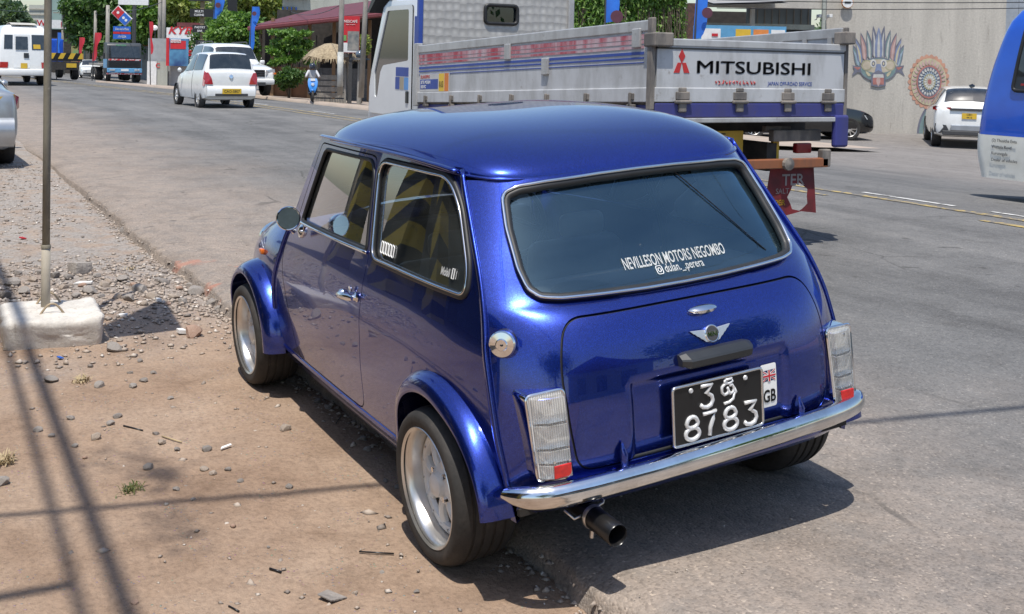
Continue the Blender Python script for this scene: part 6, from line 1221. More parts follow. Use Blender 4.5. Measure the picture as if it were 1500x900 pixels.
ws_ = Fr(80, 108, 100., 'white_shop_sign', 'long white shop sign with red letters behind the minibus roof', 'sign', zground=-.8); sz = lambda py: float(U(80, py, 100.)[2])+.8; quad('board', w_(-26, 100.), w_(33, 100.), sz(42), sz(29.5), 0, SWH, ws_, .2); lett('W', .75, w_(-20, 100.), sz(38.5), -.02, SRED, ws_, 1., .01); lett('Leone', .7, w_(22, 100.), sz(40), -.02, SRED, ws_, 1., .01); quad('support', w_(-24, 100.), w_(30, 100.), 0, sz(43), .3, DKIN, ws_, .2); quad('red_gable', w_(10, 100.), w_(30, 100.), sz(30), sz(20), .5, ROOFR, ws_, .3)
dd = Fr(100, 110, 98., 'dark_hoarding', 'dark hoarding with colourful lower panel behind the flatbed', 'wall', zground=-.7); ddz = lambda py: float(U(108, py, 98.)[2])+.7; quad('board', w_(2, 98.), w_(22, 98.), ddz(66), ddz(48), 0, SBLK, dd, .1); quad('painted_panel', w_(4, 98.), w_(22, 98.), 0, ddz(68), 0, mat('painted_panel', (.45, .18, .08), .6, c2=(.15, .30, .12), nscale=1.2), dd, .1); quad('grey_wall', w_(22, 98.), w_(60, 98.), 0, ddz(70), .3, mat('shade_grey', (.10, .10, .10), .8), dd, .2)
pz_ = Fr(207, 112, 92., 'mural_hoarding', 'orange food hoarding beside the blue-cabbed lorry', 'sign', zground=-.65); pzz = lambda py: float(U(207, py, 92.)[2])+.65; quad('board', w_(-12, 92.), w_(12, 92.), 0, pzz(44), 0, mat('hoarding_food', (.40, .12, .05), .6, c2=(.60, .32, .10), nscale=1.6), pz_, .1); quad('lower', w_(-12, 92.), w_(30, 92.), 0, pzz(68), -.05, mat('corrugated_grey', (.3, .3, .3)), pz_, .05)
def flag(px, py0, py1, depth, wpx, m_, label, mark=None, lean=0.):
    zb2 = -.45; o = Fr(px, py1, depth, 'feather_flag', label, 'flag', 'feather flags along the road', zground=zb2); zt = float(U(px, py0, depth)[2])-zb2; z0 = float(U(px, py1, depth)[2])-zb2; wd = w_(wpx*1.2, depth)
    ln = w_(lean, depth); MB().tube([(0, 0, 0), (ln*.5, 0, zt*.6), (ln*1.02, 0, zt*1.01)], [.03, .025, .012], 6).build('mast', GREYP, o)
    S_ = lambda u, v: (np.asarray(u, float), .12*np.sin(np.asarray(v, float)*3.1+np.asarray(u, float)*9)*np.abs(np.asarray(u, float)), np.asarray(v, float)); L = []
    n = 14
    for i in range(n+1): t = i/n; L.append((ln*(t*.75+.25*t*t), z0+(zt-z0)*t))
    for i in range(n, -1, -1): t = i/n; L.append((ln*(t*.75+.25*t*t)+wd*(.42+.58*min(1, t*1.35))*(1 if t < .97 else .95)+.05*math.sin(t*9), z0+(zt-z0)*t+(.0 if t > .02 else .04)))
    patch('sail', S_, L, [], .12, m_, o, (0, -1, 0), lip=0)
    if mark: MB().lathe([(0, 0), (wd*.3, 0)], (ln*.8+wd*.5, -.14, z0+(zt-z0)*mark), (0, -1, 0), 14).build('emblem', mat('flag_emblem', (.10, .03, .05), .6), o)
FBL = mat('flag_blue', (.02, .16, .62), .65, c2=(.02, .12, .5), nscale=3); FRD = mat('flag_red', (.50, .02, .04), .65, c2=(.40, .02, .03), nscale=3)
flag(309, -8, 72, 50., 11, FBL, 'tall blue feather flag left of the small round tree', .8, 5); flag(364, 10, 78, 46., 9, FBL, 'narrow blue feather flag above the white four-wheel drive', .85, 4); flag(885, -60, 34, 26., 26, FBL, 'blue feather flag in front of the hanging creeper', .1, 2); flag(1015, -60, 58, 25.5, 22, FBL, 'blue feather flag left of the open garage', .33, 6); flag(83, 48, 86, 60., 4, FBL, 'thin blue flag behind the white minibus', None, 1)
flag(114, 55, 92, 74., 6, FRD, 'left of two red feather flags beyond the small white sedan', None, 2); flag(135, 48, 90, 70., 7, FRD, 'right of two red feather flags beyond the small white sedan', None, 4); flag(221, 32, 80, 60., 4, FRD, 'red feather flag left of the spare parts shop', None, -3)
# far pavement
for (a, b_, y0, y1, nm) in ((16, 62, -19., -11.2, 'pavement'),):
    X_, Y_ = np.meshgrid(np.arange(a, b_+.1, 1.), np.linspace(y0, y1, 9)); Y_ = Y_+bend(X_); Z_ = HR(X_, Y_)+.10; Z_[-1] -= .12; Y_[-1] += .02; Y_[-2] = Y_[-1]-.03; Z_[-2] = HR(X_[-2], Y_[-2])+.10; sheet(nm, X_, Y_, Z_, mk_worn('pale_paving', (.36, .29, .235), (.30, .25, .205), (.22, .17, .14), .9, sc=1.2))
for k, (px_, py_, s) in enumerate(((480, 128, .26), (488, 127, .20), (495, 129, .22), (484, 132, .16))):
    p = ground_at(px_, py_); o = MB().blob((0, 0, s*.5), s, 2, .12, (1.3, 1, .7), random.Random(k)).build('boulder', CONC, None); o.location = p+np.array([0, 0, .08]); tag(o, ('leftmost', 'second from left', 'rightmost', 'smallest, front')[k]+' pale boulder heaped at the foot of the whitewashed pole', 'stone', 'boulders by the utility pole')
# wires across the background
def wire(name, pts, r, label, sag=.3):
    P = [np.array(p, float) for p in pts]; L = []
    for a, b_ in zip(P[:-1], P[1:]):
        for t in np.linspace(0, 1, 16, endpoint=False): q = a+(b_-a)*t; q[2] -= sag*4*t*(1-t); L.append(q)
    L.append(P[-1]); o = MB().tube(L, r, 5).build(name, BLACKP, None, 3.2); tag(o, label, 'cable', 'overhead cables'); return o
wire('cable', [U(1050, 0, 30), U(1560, 3, 30)], .012, 'upper thin cable across the top of the mural wall', .05); wire('cable', [U(1050, 12, 30.5), U(1560, 11, 30.5)], .012, 'lower thin cable across the top of the mural wall', .05)
wire('cable', [U(92, 14, 92), U(-40, 8, 70)], .02, 'cable from the cross-arm pole toward the left edge'); wire('cable', [U(139, 18, 88), U(157, 14, 78), U(240, 2, 64)], .018, 'cable strung between the slim poles at the far left'); wire('cable', [U(498, 8, 38), U(420, 14, 52)], .012, 'cable running back from the whitewashed pole')
# ------------------------------------------------------------------ vegetation
def mk_leaf(name, c0, c1, c2):
    m = bpy.data.materials.new(name); MATS[name] = m; m.use_nodes = True; t = m.node_tree; b = t.nodes['Principled BSDF']; o = t.nodes['Material Output']
    g = t.nodes.new('ShaderNodeNewGeometry'); col = ramp(t, g.outputs['Random Per Island'], [(0., c0), (.55, c1), (1., c2)]); t.links.new(col, b.inputs['Base Color']); b.inputs['Roughness'].default_value = .55
    tr = t.nodes.new('ShaderNodeBsdfTranslucent'); t.links.new(mixc(t, 1., col, (1.3, 1.5, .6), 'MULTIPLY'), tr.inputs[0]); mx = t.nodes.new('ShaderNodeMixShader'); mx.inputs[0].default_value = .3
    t.links.new(b.outputs[0], mx.inputs[1]); t.links.new(tr.outputs[0], mx.inputs[2]); t.links.new(mx.outputs[0], o.inputs[0]); return m
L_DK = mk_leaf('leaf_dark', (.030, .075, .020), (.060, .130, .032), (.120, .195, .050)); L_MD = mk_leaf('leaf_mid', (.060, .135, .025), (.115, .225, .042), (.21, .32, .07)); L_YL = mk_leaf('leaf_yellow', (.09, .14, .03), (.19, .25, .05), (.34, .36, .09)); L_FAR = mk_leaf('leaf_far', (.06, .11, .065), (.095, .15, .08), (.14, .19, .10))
BARK = mat('bark', (.13, .10, .075), .9, c2=(.08, .06, .045), nscale=7, bump=.5, bscale=18)
def leaves(P, size, rs, asp=.5, droop=0., up=.35):
    n = len(P); d = rs.normal(size=(n, 3)); d[:, 2] -= droop; d /= np.linalg.norm(d, axis=1)[:, None]; q = rs.normal(size=(n, 3)); q[:, 2] += up; s = np.cross(d, q); s /= np.maximum(np.linalg.norm(s, axis=1), 1e-6)[:, None]
    L = size*rs.uniform(.6, 1.3, (n, 1)); a = P; m = P+d*L*.5; e = P+d*L; w = s*L*asp*.5; nn = np.cross(d, s)*L*.08
    v = np.stack([a, m+w-nn, e, m-w-nn], 1).reshape(-1, 3); f = np.arange(n*4).reshape(n, 4); return v, f
def mesh_np(name, v, f, m_, parent, smooth=False):
    me = bpy.data.meshes.new(name); me.vertices.add(len(v)); me.vertices.foreach_set('co', np.asarray(v, float).ravel()); k = f.shape[1]; me.loops.add(f.size); me.loops.foreach_set('vertex_index', f.ravel().astype(np.int32)); me.polygons.add(len(f)); me.polygons.foreach_set('loop_start', (np.arange(len(f))*k).astype(np.int32))
    me.materials.append(m_); me.update(calc_edges=True); return link(name, me, parent)
def tree(name, label, px, pyb, py0, py1, depth, wpx, m_, n=9000, size=.3, seed=0, cat='tree', group=None, flat=1., layers=None, clumps=26, zg=None, trunk=.14, dens=.55):
    rs = np.random.default_rng(seed); o = Fr(px, pyb, depth, name, label, cat, group, zground=zg); b0 = np.array(o.location); z0 = float(U(px, py1, depth)[2])-b0[2]; z1 = float(U(px, py0, depth)[2])-b0[2]; rx = w_(wpx, depth)/2; cz = (z0+z1)/2; rz = (z1-z0)/2; C = []
    for k in range(clumps):
        d = rs.normal(size=3); d /= np.linalg.norm(d); r = rs.uniform(.45, .95); C.append([d[0]*rx*r, d[1]*rx*r*.9, cz+d[2]*rz*r*flat])
    if layers: C = [[c_[0], c_[1], z0+(z1-z0)*(rs.integers(0, layers)+.5)/layers+rs.normal()*.05] for c_ in C]
    C = np.array(C); cr = max(rx, rz)*dens; k = rs.integers(0, clumps, n); g = rs.normal(size=(n, 3)); g /= np.linalg.norm(g, axis=1)[:, None]; g *= (rs.uniform(0, 1, (n, 1))**.45)*cr*rs.uniform(.55, 1., (clumps, 1))[k]; g[:, 2] *= .75 if not layers else .18
    P = C[k]+g; P[:, 2] = np.maximum(P[:, 2], .05); v, f = leaves(P, size, rs); mesh_np('crown', v, f, m_, o)
    t = MB(); top = cz+rz*.2; t.tube([(0, 0, -.2), (.04*rx, .0, top*.4), (-.04*rx, 0, top*.75), (.05*rx, 0, top)], [trunk, trunk*.8, trunk*.6, trunk*.3], 8)
    for q in range(min(9, clumps)): c_ = C[q]; a = max(.1, min(c_[2]*.6, top*.7)); t.tube([(0, 0, a*.75), (c_[0]*.4, c_[1]*.4, a*.85+c_[2]*.15), tuple(c_)], [trunk*.42, trunk*.3, trunk*.1], 6)
    t.build('trunk', BARK, o, 3.2); return o
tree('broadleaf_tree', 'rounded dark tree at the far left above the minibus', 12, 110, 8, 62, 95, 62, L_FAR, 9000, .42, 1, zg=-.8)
tree('broadleaf_tree', 'dense green tree left of the domino sign', 132, 112, -25, 78, 92, 62, L_DK, 14000, .45, 2, zg=-.8); tree('broadleaf_tree', 'tall dark tree directly behind the domino sign', 182, 112, -50, 84, 90, 80, L_DK, 18000, .45, 3, zg=-.8); tree('broadleaf_tree', 'tree with paler leaves right of the domino sign', 222, 112, -22, 66, 86, 50, L_MD, 10000, .42, 4, zg=-.7)
tree('broadleaf_tree', 'yellowish tree above the spare parts shop', 262, 112, -40, 40, 82, 66, L_YL, 12000, .40, 5, zg=-.7); tree('round_tree', 'small bright green tree between the two tall blue flags', 345, 112, 16, 84, 49, 78, L_MD, 16000, .20, 6, zg=-.4, dens=.42, clumps=36); tree('broadleaf_tree', 'olive tree behind the bright green tree', 385, 112, -45, 38, 66, 88, L_YL, 14000, .32, 7, zg=-.5)
tree('layered_tree', 'young tree with flat leafy layers in front of the restaurant', 423, 126, 44, 94, 43.5, 70, L_MD, 8000, .16, 8, zg=-.32, layers=5, trunk=.06, dens=.30, clumps=44); tree('flowering_shrub', 'dark shrub below the layered tree in front of the restaurant', 422, 128, 99, 127, 43, 44, L_DK, 4500, .15, 9, 'shrub', zg=-.32, trunk=.04)
tree('broadleaf_tree', 'pale green tree by the clad building at the right', 1478, 190, -12, 50, 38, 62, L_MD, 6000, .22, 10, zg=-.55); tree('garden_shrub', 'green shrub seen beside the leaning utility pole', 530, 126, 52, 82, 43.5, 16, L_YL, 2500, .14, 11, 'shrub', zg=-.3, trunk=.03)
tree('broadleaf_tree', 'green bush behind the spare parts shop boards', 312, 113, 30, 95, 58, 46, L_DK, 8000, .25, 12, zg=-.5)
# creeper hanging over a wall
cr0 = Fr(920, 100, 29., 'hanging_creeper', 'dense green creeper hanging in a curtain behind the blue flag', 'creeper', zground=-.45); cz0 = lambda py: float(U(920, py, 29.)[2])+.45; rs = np.random.default_rng(5); quad('backing_wall', w_(-86, 29.), w_(80, 29.), 0, cz0(-35), .6, DKIN, cr0, .2)
n = 26000; xs = rs.uniform(w_(-84, 29.), w_(82, 29.), n); st_x = np.round(xs*7)/7+rs.normal(0, .035, n); lo = cz0(62)-.5-.7*vnoise(xs*2.2, xs*0, 3); zs = lo+(cz0(-30)-lo)*rs.uniform(0, 1, n); ys = .25-.42*vnoise(xs*1.6, zs*.9, 5)+rs.normal(0, .06, n); v, f = leaves(np.stack([st_x, ys, zs], 1), .13, rs, .38, 1.6); mesh_np('foliage', v, f, L_MD, cr0)
q = MB()
for k in range(70):
    x = rs.uniform(w_(-84, 29.), w_(82, 29.)); q.tube([(x, .3, cz0(-30)), (x+rs.normal()*.05, .05, cz0(20)), (x+rs.normal()*.08, .0, cz0(58)-.4)], .008, 4)
q.build('stems', BARK, cr0)['kind'] = 'stuff'
# far wood closing the view
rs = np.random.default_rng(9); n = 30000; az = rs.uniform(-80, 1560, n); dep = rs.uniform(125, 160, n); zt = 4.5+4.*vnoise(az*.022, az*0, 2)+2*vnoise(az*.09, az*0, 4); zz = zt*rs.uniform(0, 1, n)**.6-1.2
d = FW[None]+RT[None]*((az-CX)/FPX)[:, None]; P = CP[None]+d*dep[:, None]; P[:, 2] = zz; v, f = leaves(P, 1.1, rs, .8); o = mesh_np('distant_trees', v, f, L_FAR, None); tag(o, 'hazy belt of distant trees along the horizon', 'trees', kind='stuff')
# ------------------------------------------------------------------ foreground verge
def dg(px, py):                                        # point on the verge seen at a pixel
    z = -.05
    for _ in range(12): p = G(px, py, z); z = float(HD(np.array([p[0]]), np.array([p[1]]))[0])
    return G(px, py, z)
# concrete block with the pole
bl = empty('concrete_footing', (3.29, 1.485, -.075), R(-3), 'whitewashed concrete footing block with wire lifting loops, at the left', 'footing')
bm = bmesh.new(); bmesh.ops.create_cube(bm, size=1); bmesh.ops.scale(bm, vec=(.52, .52, .19), verts=bm.verts); bmesh.ops.translate(bm, vec=(0, 0, .095), verts=bm.verts); bmesh.ops.bevel(bm, geom=bm.edges[:], offset=.035, segments=3, affect='EDGES', profile=.5); bmesh.ops.subdivide_edges(bm, edges=[e for e in bm.edges if e.calc_length() > .05], cuts=14, use_grid_fill=True)
for v in bm.verts:
    c = v.co; k = .9+.1*c.z/.19; n = float(fbm(c.x*14+c.z*9, c.y*14-c.z*7, 3, 5)); c.x *= k*(1+.14*n); c.y *= k*(1+.14*n); c.z += .035*float(fbm(c.x*8, c.y*8, 9, 4))*(1 if c.z > .1 else 0)+.02*n*(c.z > .05)
me = bpy.data.meshes.new('block'); bm.to_mesh(me); bm.free(); me.materials.append(CONCW); me.polygons.foreach_set('use_smooth', [True]*len(me.polygons)); link('block', me, bl)
WIRE = mat('rusty_wire', (.42, .33, .22), .6, .2)
for x0, sg in ((-.13, 1), (.17, 1)):
    MB().tube([(x0+.01*k*0, .075-.15*t+.0, .165+.085*math.sin(math.pi*min(1, max(0, t)))) for k, t in enumerate(np.linspace(0, 1, 12))], .006, 6).build('lifting_loop', WIRE, bl, 3.2)
pp0 = np.array([3.345, 1.505, .05]); pp1 = U(70.5, 0, 5.97); dirp = (pp1-pp0)/(pp1[2]-pp0[2])
po = empty('sign_pole', pp0, 0, 'tall slim weathered pole standing in the concrete footing at the left', 'pole'); zj = .40
MB().tube([tuple(dirp*t) for t in (0, zj*.5, zj)], [.0245, .0245, .024], 14).build('lower_tube', mk_worn('weathered_tube', (.40, .36, .29), (.31, .275, .22), (.16, .13, .10), .75, sc=9.), po, 3.2)
MB().tube([tuple(dirp*t) for t in (zj-.02, 1., 2., 3.1)], [.0205, .0205, .02, .02], 14).build('upper_tube', mk_worn('dark_weathered_tube', (.22, .20, .15), (.15, .135, .105), (.33, .30, .25), .75, sc=11.), po, 3.2); MB().lathe([(.0265, 0), (.027, .012), (.0225, .02)], tuple(dirp*(zj-.005)), tuple(dirp), 14).build('joint_collar', MATS['dark_weathered_tube'], po, 3.2)
# stones
def stone_mat(name, a, b_): return mat(name, a, .92, c2=b_, nscale=16, bump=.5, bscale=60, detail=6)
SG = stone_mat('grey_stone', (.36, .325, .29), (.25, .22, .195)); ST = stone_mat('tan_stone', (.42, .35, .285), (.30, .24, .19)); SD = stone_mat('dark_stone', (.19, .172, .158), (.29, .255, .225)); SB = stone_mat('red_stone', (.34, .20, .14), (.42, .31, .24))
def rock_mesh(seed, sq=(1, 1, .62)):
    bm = bmesh.new(); bmesh.ops.create_icosphere(bm, subdivisions=2, radius=1); r = random.Random(seed); pl = [(Vector((r.gauss(0, 1), r.gauss(0, 1), r.gauss(0, 1))).normalized(), r.uniform(.55, .9)) for _ in range(11)]
    for v in bm.verts:
        for n, d in pl:
            k = v.co.dot(n)-d
            if k > 0: v.co -= n*k
        v.co *= 1+r.uniform(-.035, .035); v.co = Vector((v.co.x*sq[0], v.co.y*sq[1], v.co.z*sq[2]))
    me = bpy.data.meshes.new('stone'); bm.to_mesh(me); bm.free(); me.polygons.foreach_set('use_smooth', [True]*len(me.polygons)); me.set_sharp_from_angle(angle=.42); return me
RM = {}
for mi, m_ in enumerate((SG, ST, SD, SB)):
    for k in range(5): q = rock_mesh(mi*7+k); q.materials.append(m_); RM[(mi, k)] = q
def stone(px, py, spx, mi, label, group=None, k=None, zs=1., name='stone'):
    p = dg(px, py); depth = float((p-CP) @ FW); s = spx*depth/FPX/2; r = random.Random(int(px*7+py)); o = link(name, RM[(mi, r.randrange(5) if k is None else k)]); o.location = (p[0], p[1], p[2]+s*.30*zs); o.scale = (s, s*r.uniform(.8, 1.1), s*zs); o.rotation_euler = (r.uniform(-.25, .25), r.uniform(-.25, .25), r.uniform(0, 6.28)); tag(o, label, 'stone', group); return o
o = MB().box((0, 0, 0), (.10, .13, .085)).build('masonry_chunk', SG, None, .5, bevel=.008); p = dg(117, 401); o.location = p+np.array([0, 0, .036]); o.rotation_euler = (.12, .1, .5); tag(o, 'squared grey block chunk lying behind the footing', 'stone')
stone(168, 514, 29, 0, 'grey rounded stone touching the right side of the concrete footing'); stone(283, 493, 30, 3, 'reddish round stone alone right of the footing', zs=1.25); stone(75, 560, 21, 0, 'grey stone in front of the concrete footing', zs=1.1); stone(184, 340, 21, 2, 'dark stone lying against the broken road edge'); stone(419, 630, 20, 1, 'tan stone near the car sill shadow'); stone(139, 643, 20, 1, 'flat brown stone on the bare dirt, lower left'); stone(237, 650, 15, 1, 'pale chip beside a straw on the bare dirt'); stone(2, 710, 26, 0, 'grey stone cut by the left edge of the photo')
GP = 'broken stones in the rubble bank'; lab = 'broken stone in the rubble bank behind the concrete footing'
CW = ('grey', 'tan', 'dark grey', 'reddish')
ORD = lambda i: str(i)+('th' if 10 <= i % 100 <= 20 else {1: 'st', 2: 'nd', 3: 'rd'}.get(i % 10, 'th'))
RUB = sorted(((80, 407, 26, 2), (100, 409, 20, 2), (58, 402, 18, 2), (142, 406, 16, 0), (160, 417, 26, 1), (180, 412, 24, 0), (132, 430, 30, 0), (152, 420, 22, 1), (20, 418, 30, 0), (36, 430, 26, 0), (8, 436, 28, 2), (48, 412, 20, 1), (26, 402, 16, 2), (205, 428, 30, 0), (222, 437, 26, 1), (190, 440, 24, 0), (240, 416, 22, 2), (232, 412, 16, 0), (256, 438, 22, 1), (286, 432, 34, 0), (300, 425, 22, 0), (318, 433, 26, 1), (310, 447, 26, 0), (322, 455, 20, 0), (268, 444, 20, 0), (246, 447, 14, 3), (212, 447, 18, 1), (172, 437, 20, 1), (120, 420, 16, 3), (94, 423, 18, 1), (196, 420, 16, 3), (262, 424, 14, 3), (278, 420, 14, 0), (330, 442, 16, 2), (148, 436, 16, 0), (112, 436, 18, 0), (5, 416, 20, 1), (60, 434, 22, 1)))
for k, (x, y, s, mi) in enumerate(RUB): stone(x, y, s*.88, mi, CW[mi]+' broken stone in the rubble bank behind the footing, '+ORD(k+1)+' from the left', GP)
GP2 = 'small loose stones on the dirt'; lab2 = 'small loose stone on the bare dirt beside the car'
LOOSE = sorted(((55, 632, 13, 0), (103, 614, 11, 0), (162, 622, 12, 0), (172, 612, 13, 2), (194, 568, 12, 0), (218, 687, 16, 2), (228, 637, 10, 2), (260, 660, 11, 2), (299, 689, 13, 1), (312, 695, 12, 1), (334, 689, 10, 2), (303, 660, 14, 2), (258, 718, 11, 2), (352, 706, 9, 2), (424, 715, 12, 2), (342, 772, 11, 3), (283, 733, 8, 0), (243, 741, 8, 0), (197, 884, 10, 3), (393, 803, 7, 2), (145, 567, 16, 0), (210, 560, 13, 2), (250, 585, 10, 0), (480, 598, 11, 0), (533, 645, 12, 0), (538, 660, 12, 0), (465, 590, 12, 2), (582, 715, 9, 2), (565, 706, 9, 2), (110, 655, 10, 0), (125, 672, 9, 3), (76, 640, 10, 2), (175, 500, 10, 1), (205, 530, 9, 2), (225, 548, 10, 0), (190, 548, 9, 2), (520, 870, 9, 1), (560, 840, 8, 0), (610, 868, 9, 2)))
for k, (x, y, s, mi) in enumerate(LOOSE): stone(x, y, s*1.15, mi, 'small '+CW[mi]+' loose stone on the bare dirt, '+ORD(k+1)+' from the left', GP2, name='loose_stone')
# gravel: uncountable chips
def chips(name, pts, smin, smax, m_, label, seed):
    rs = np.random.default_rng(seed); n = len(pts); base_ = np.array([(1, 0, 0), (-1, 0, 0), (0, 1, 0), (0, -1, 0), (0, 0, .8), (0, 0, -.6)], float); F0 = np.array([(0, 2, 4), (2, 1, 4), (1, 3, 4), (3, 0, 4), (2, 0, 5), (1, 2, 5), (3, 1, 5), (0, 3, 5)])
    sc = smin+(smax-smin)*rs.uniform(0, 1, n)**3; a = rs.uniform(0, 6.28, n); ca, sa = np.cos(a), np.sin(a); V = base_[None]*rs.uniform(.6, 1.25, (n, 6, 1))*np.stack([np.ones(n), rs.uniform(.5, 1, n), rs.uniform(.35, .8, n)], 1)[:, None]
    x = V[..., 0]*ca[:, None]-V[..., 1]*sa[:, None]; y = V[..., 0]*sa[:, None]+V[..., 1]*ca[:, None]; V = np.stack([x, y, V[..., 2]], -1)*sc[:, None, None]+pts[:, None]; V[..., 2] += sc[:, None]*.25
    f = (F0[None]+(np.arange(n)*6)[:, None, None]).reshape(-1, 3); o = mesh_np(name, V.reshape(-1, 3), f, m_, None); tag(o, label, 'gravel', kind='stuff'); return o
rs = np.random.default_rng(21)
def scat(n, x0, x1, y0, y1, dens=None):
    x = rs.uniform(x0, x1, n); y = rs.uniform(y0, y1, n)
    ok = y > yedge(x)+.03
    if dens is not None: ok &= rs.uniform(0, 1, n) < dens(x, y)
    ok &= ~((np.abs(y-.64) < .12) & ((np.abs(x) < .22) | (np.abs(x-2.04) < .22))); x, y = x[ok], y[ok]; return np.stack([x, y, HD(x, y)], 1)
CH = bpy.data.materials.new('gravel_chips'); MATS['gravel_chips'] = CH; CH.use_nodes = True; t_ = CH.node_tree; gi = t_.nodes.new('ShaderNodeNewGeometry'); t_.links.new(ramp(t_, gi.outputs['Random Per Island'], [(0., (.19, .16, .138)), (.35, (.32, .265, .22)), (.7, (.38, .31, .25)), (.92, (.46, .40, .34)), (1., (.66, .61, .55))]), t_.nodes['Principled BSDF'].inputs['Base Color']); t_.nodes['Principled BSDF'].inputs['Roughness'].default_value = .9
chips('gravel', scat(4200, -2.2, 3.2, .4, 3.2, lambda x, y: np.clip(.15+1.4*(fbm(x*1.6, y*1.6, 5)+.12), .04, 1)), .003, .014, CH, 'fine gravel and grit strewn over the bare dirt', 1)
p_ = scat(900, -2.2, 5.2, .4, 3.2, lambda x, y: np.clip(.3+1.8*fbm(x*1.1, y*1.1, 55), .05, 1)); p_[:, 2] -= .006; chips('embedded_gravel', p_, .010, .030, CH, 'half-buried stones set flush in the bare dirt', 6)
chips('rubble_gravel', scat(11000, 2.6, 5.6, .4, 2.6, lambda x, y: np.exp(-((x-4.2)/.8)**2)+.15), .005, .028, CH, 'crushed stone chips filling the rubble bank', 2)
chips('verge_gravel', scat(9000, 5.2, 13, .4, 3.2, lambda x, y: np.clip(.5+1.6*fbm(x*.9, y*.9, 15), .1, 1)), .006, .026, CH, 'grey gravel scattered over the verge beyond the rubble', 3)
x = rs.uniform(-1.8, 8, 900); y = yedge(x)-np.abs(rs.normal(0, .55, 900)); chips('road_grit', np.stack([x, y, HR(x, y)], 1), .002, .009, CH, 'loose grit on the dusty road edge', 4)
x = rs.uniform(-1.8, 9, 2600); y = yedge(x)+np.abs(rs.normal(.0, .05, 2600)); z = np.where(y > yedge(x)+.02, HD(x, y), HR(x, y)-.05); chips('edge_crumbs', np.stack([x, y, z], 1), .004, .020, CH, 'asphalt crumbs along the broken road edge', 5)
# litter, straw and grass
PAP = mat('paper', (.72, .70, .67), .8); STRAW = mat('straw', (.42, .33, .19), .8)
def scrap(name, px, py, L, wd, ang, m_, label, th=.004):
    p = dg(px, py); o = MB().prism([(-L/2, -wd/2), (-L/4, wd/2), (L/2, wd*.4), (L/2, -wd*.5)], (0, 0, 0), (1, 0, .08), (0, 1, .15), (0, 0, th)).build(name, m_, None); o.location = p+np.array([0, 0, .008]); o.rotation_euler = (0, 0, ang); tag(o, label, 'litter'); return o
scrap('paper_scrap', 330, 658, .055, .012, -1.2, PAP, 'thin white plastic strip on the dirt'); scrap('paper_scrap', 266, 490, .05, .045, .3, PAP, 'white paper scrap beside the reddish round stone', .02); scrap('paper_scrap', 179, 465, .06, .02, -2., PAP, 'white stub right of the concrete footing', .012); scrap('paper_scrap', 122, 417, .12, .03, -2.1, PAP, 'long white scrap among the rubble', .01)
scrap('slate_chip', 486, 879, .07, .055, .6, SD, 'flat dark grey chip at the bottom of the photo'); scrap('wrapper', 88, 527, .035, .02, .5, SBLU, 'tiny blue wrapper in front of the footing', .006); scrap('red_scrap', 33, 351, .05, .04, .5, SRED, 'tiny red scrap on the gravel behind the pole', .01); scrap('bottle_cap', 232, 444, .035, .03, .2, PAP, 'white bottle cap on the rubble', .02); scrap('cup_base', 320, 435, .07, .06, .4, mat('dirty_plastic', (.45, .45, .43), .3), 'crushed clear plastic cup on the rubble by the front wheel', .04)
def stick(px0, py0, px1, py1, r, m_, label):
    a, b_ = dg(px0, py0), dg(px1, py1); mid = (a+b_)/2+np.array([0, 0, .006]); o = MB().tube([a+np.array([0, 0, .006]), mid, b_+np.array([0, 0, .006])], r, 6).build('twig', m_, None, 3.2); tag(o, label, 'twig')
stick(526, 811, 577, 814, .0028, BLACKP, 'thin black twig left of the rear wheel'); stick(181, 626, 209, 633, .004, BLACKP, 'dark bent stick on the dirt'); stick(237, 641, 266, 650, .003, STRAW, 'pale straw on the dirt'); stick(335, 891, 350, 899, .003, BLACKP, 'short black twig at the bottom edge'); stick(492, 623, 500, 610, .002, BLACKP, 'hair-thin twig near the sill'); stick(395, 836, 412, 841, .004, BLACKP, 'bent black twig on the dirt, lower middle')
def tuft(px, py, n, h, m_, label, seed):
    p = dg(px, py); r = np.random.default_rng(seed); q = MB()
    for k in range(n):
        a = r.uniform(0, 6.28); d = Vector((math.cos(a), math.sin(a), 0)); o = Vector((r.normal()*.02, r.normal()*.02, 0)); l_ = h*r.uniform(.5, 1.); tip = o+d*l_*r.uniform(.4, 1.)+Vector((0, 0, l_*r.uniform(.2, .8))); mid = (o+tip)/2+Vector((0, 0, l_*.25)); s = Vector((-d.y, d.x, 0))*.0022; q.add([o-s, o+s, mid+s, mid-s, tip], [(0, 1, 2, 3), (3, 2, 4)])
    o = q.build('grass_tuft', m_, None, norm=False); o.location = p; tag(o, label, 'grass'); 
tuft(192, 720, 70, .045, mk_leaf('grass_leaf', (.07, .09, .03), (.12, .14, .045), (.25, .22, .09)), 'small green grass tuft on the bare dirt', 1); tuft(6, 680, 90, .07, STRAW, 'dry straw tuft at the left edge', 2); tuft(190, 396, 30, .04, STRAW, 'dry grass by the squared chunk', 3); tuft(120, 560, 60, .05, STRAW, 'flattened dry grass in front of the footing', 4)
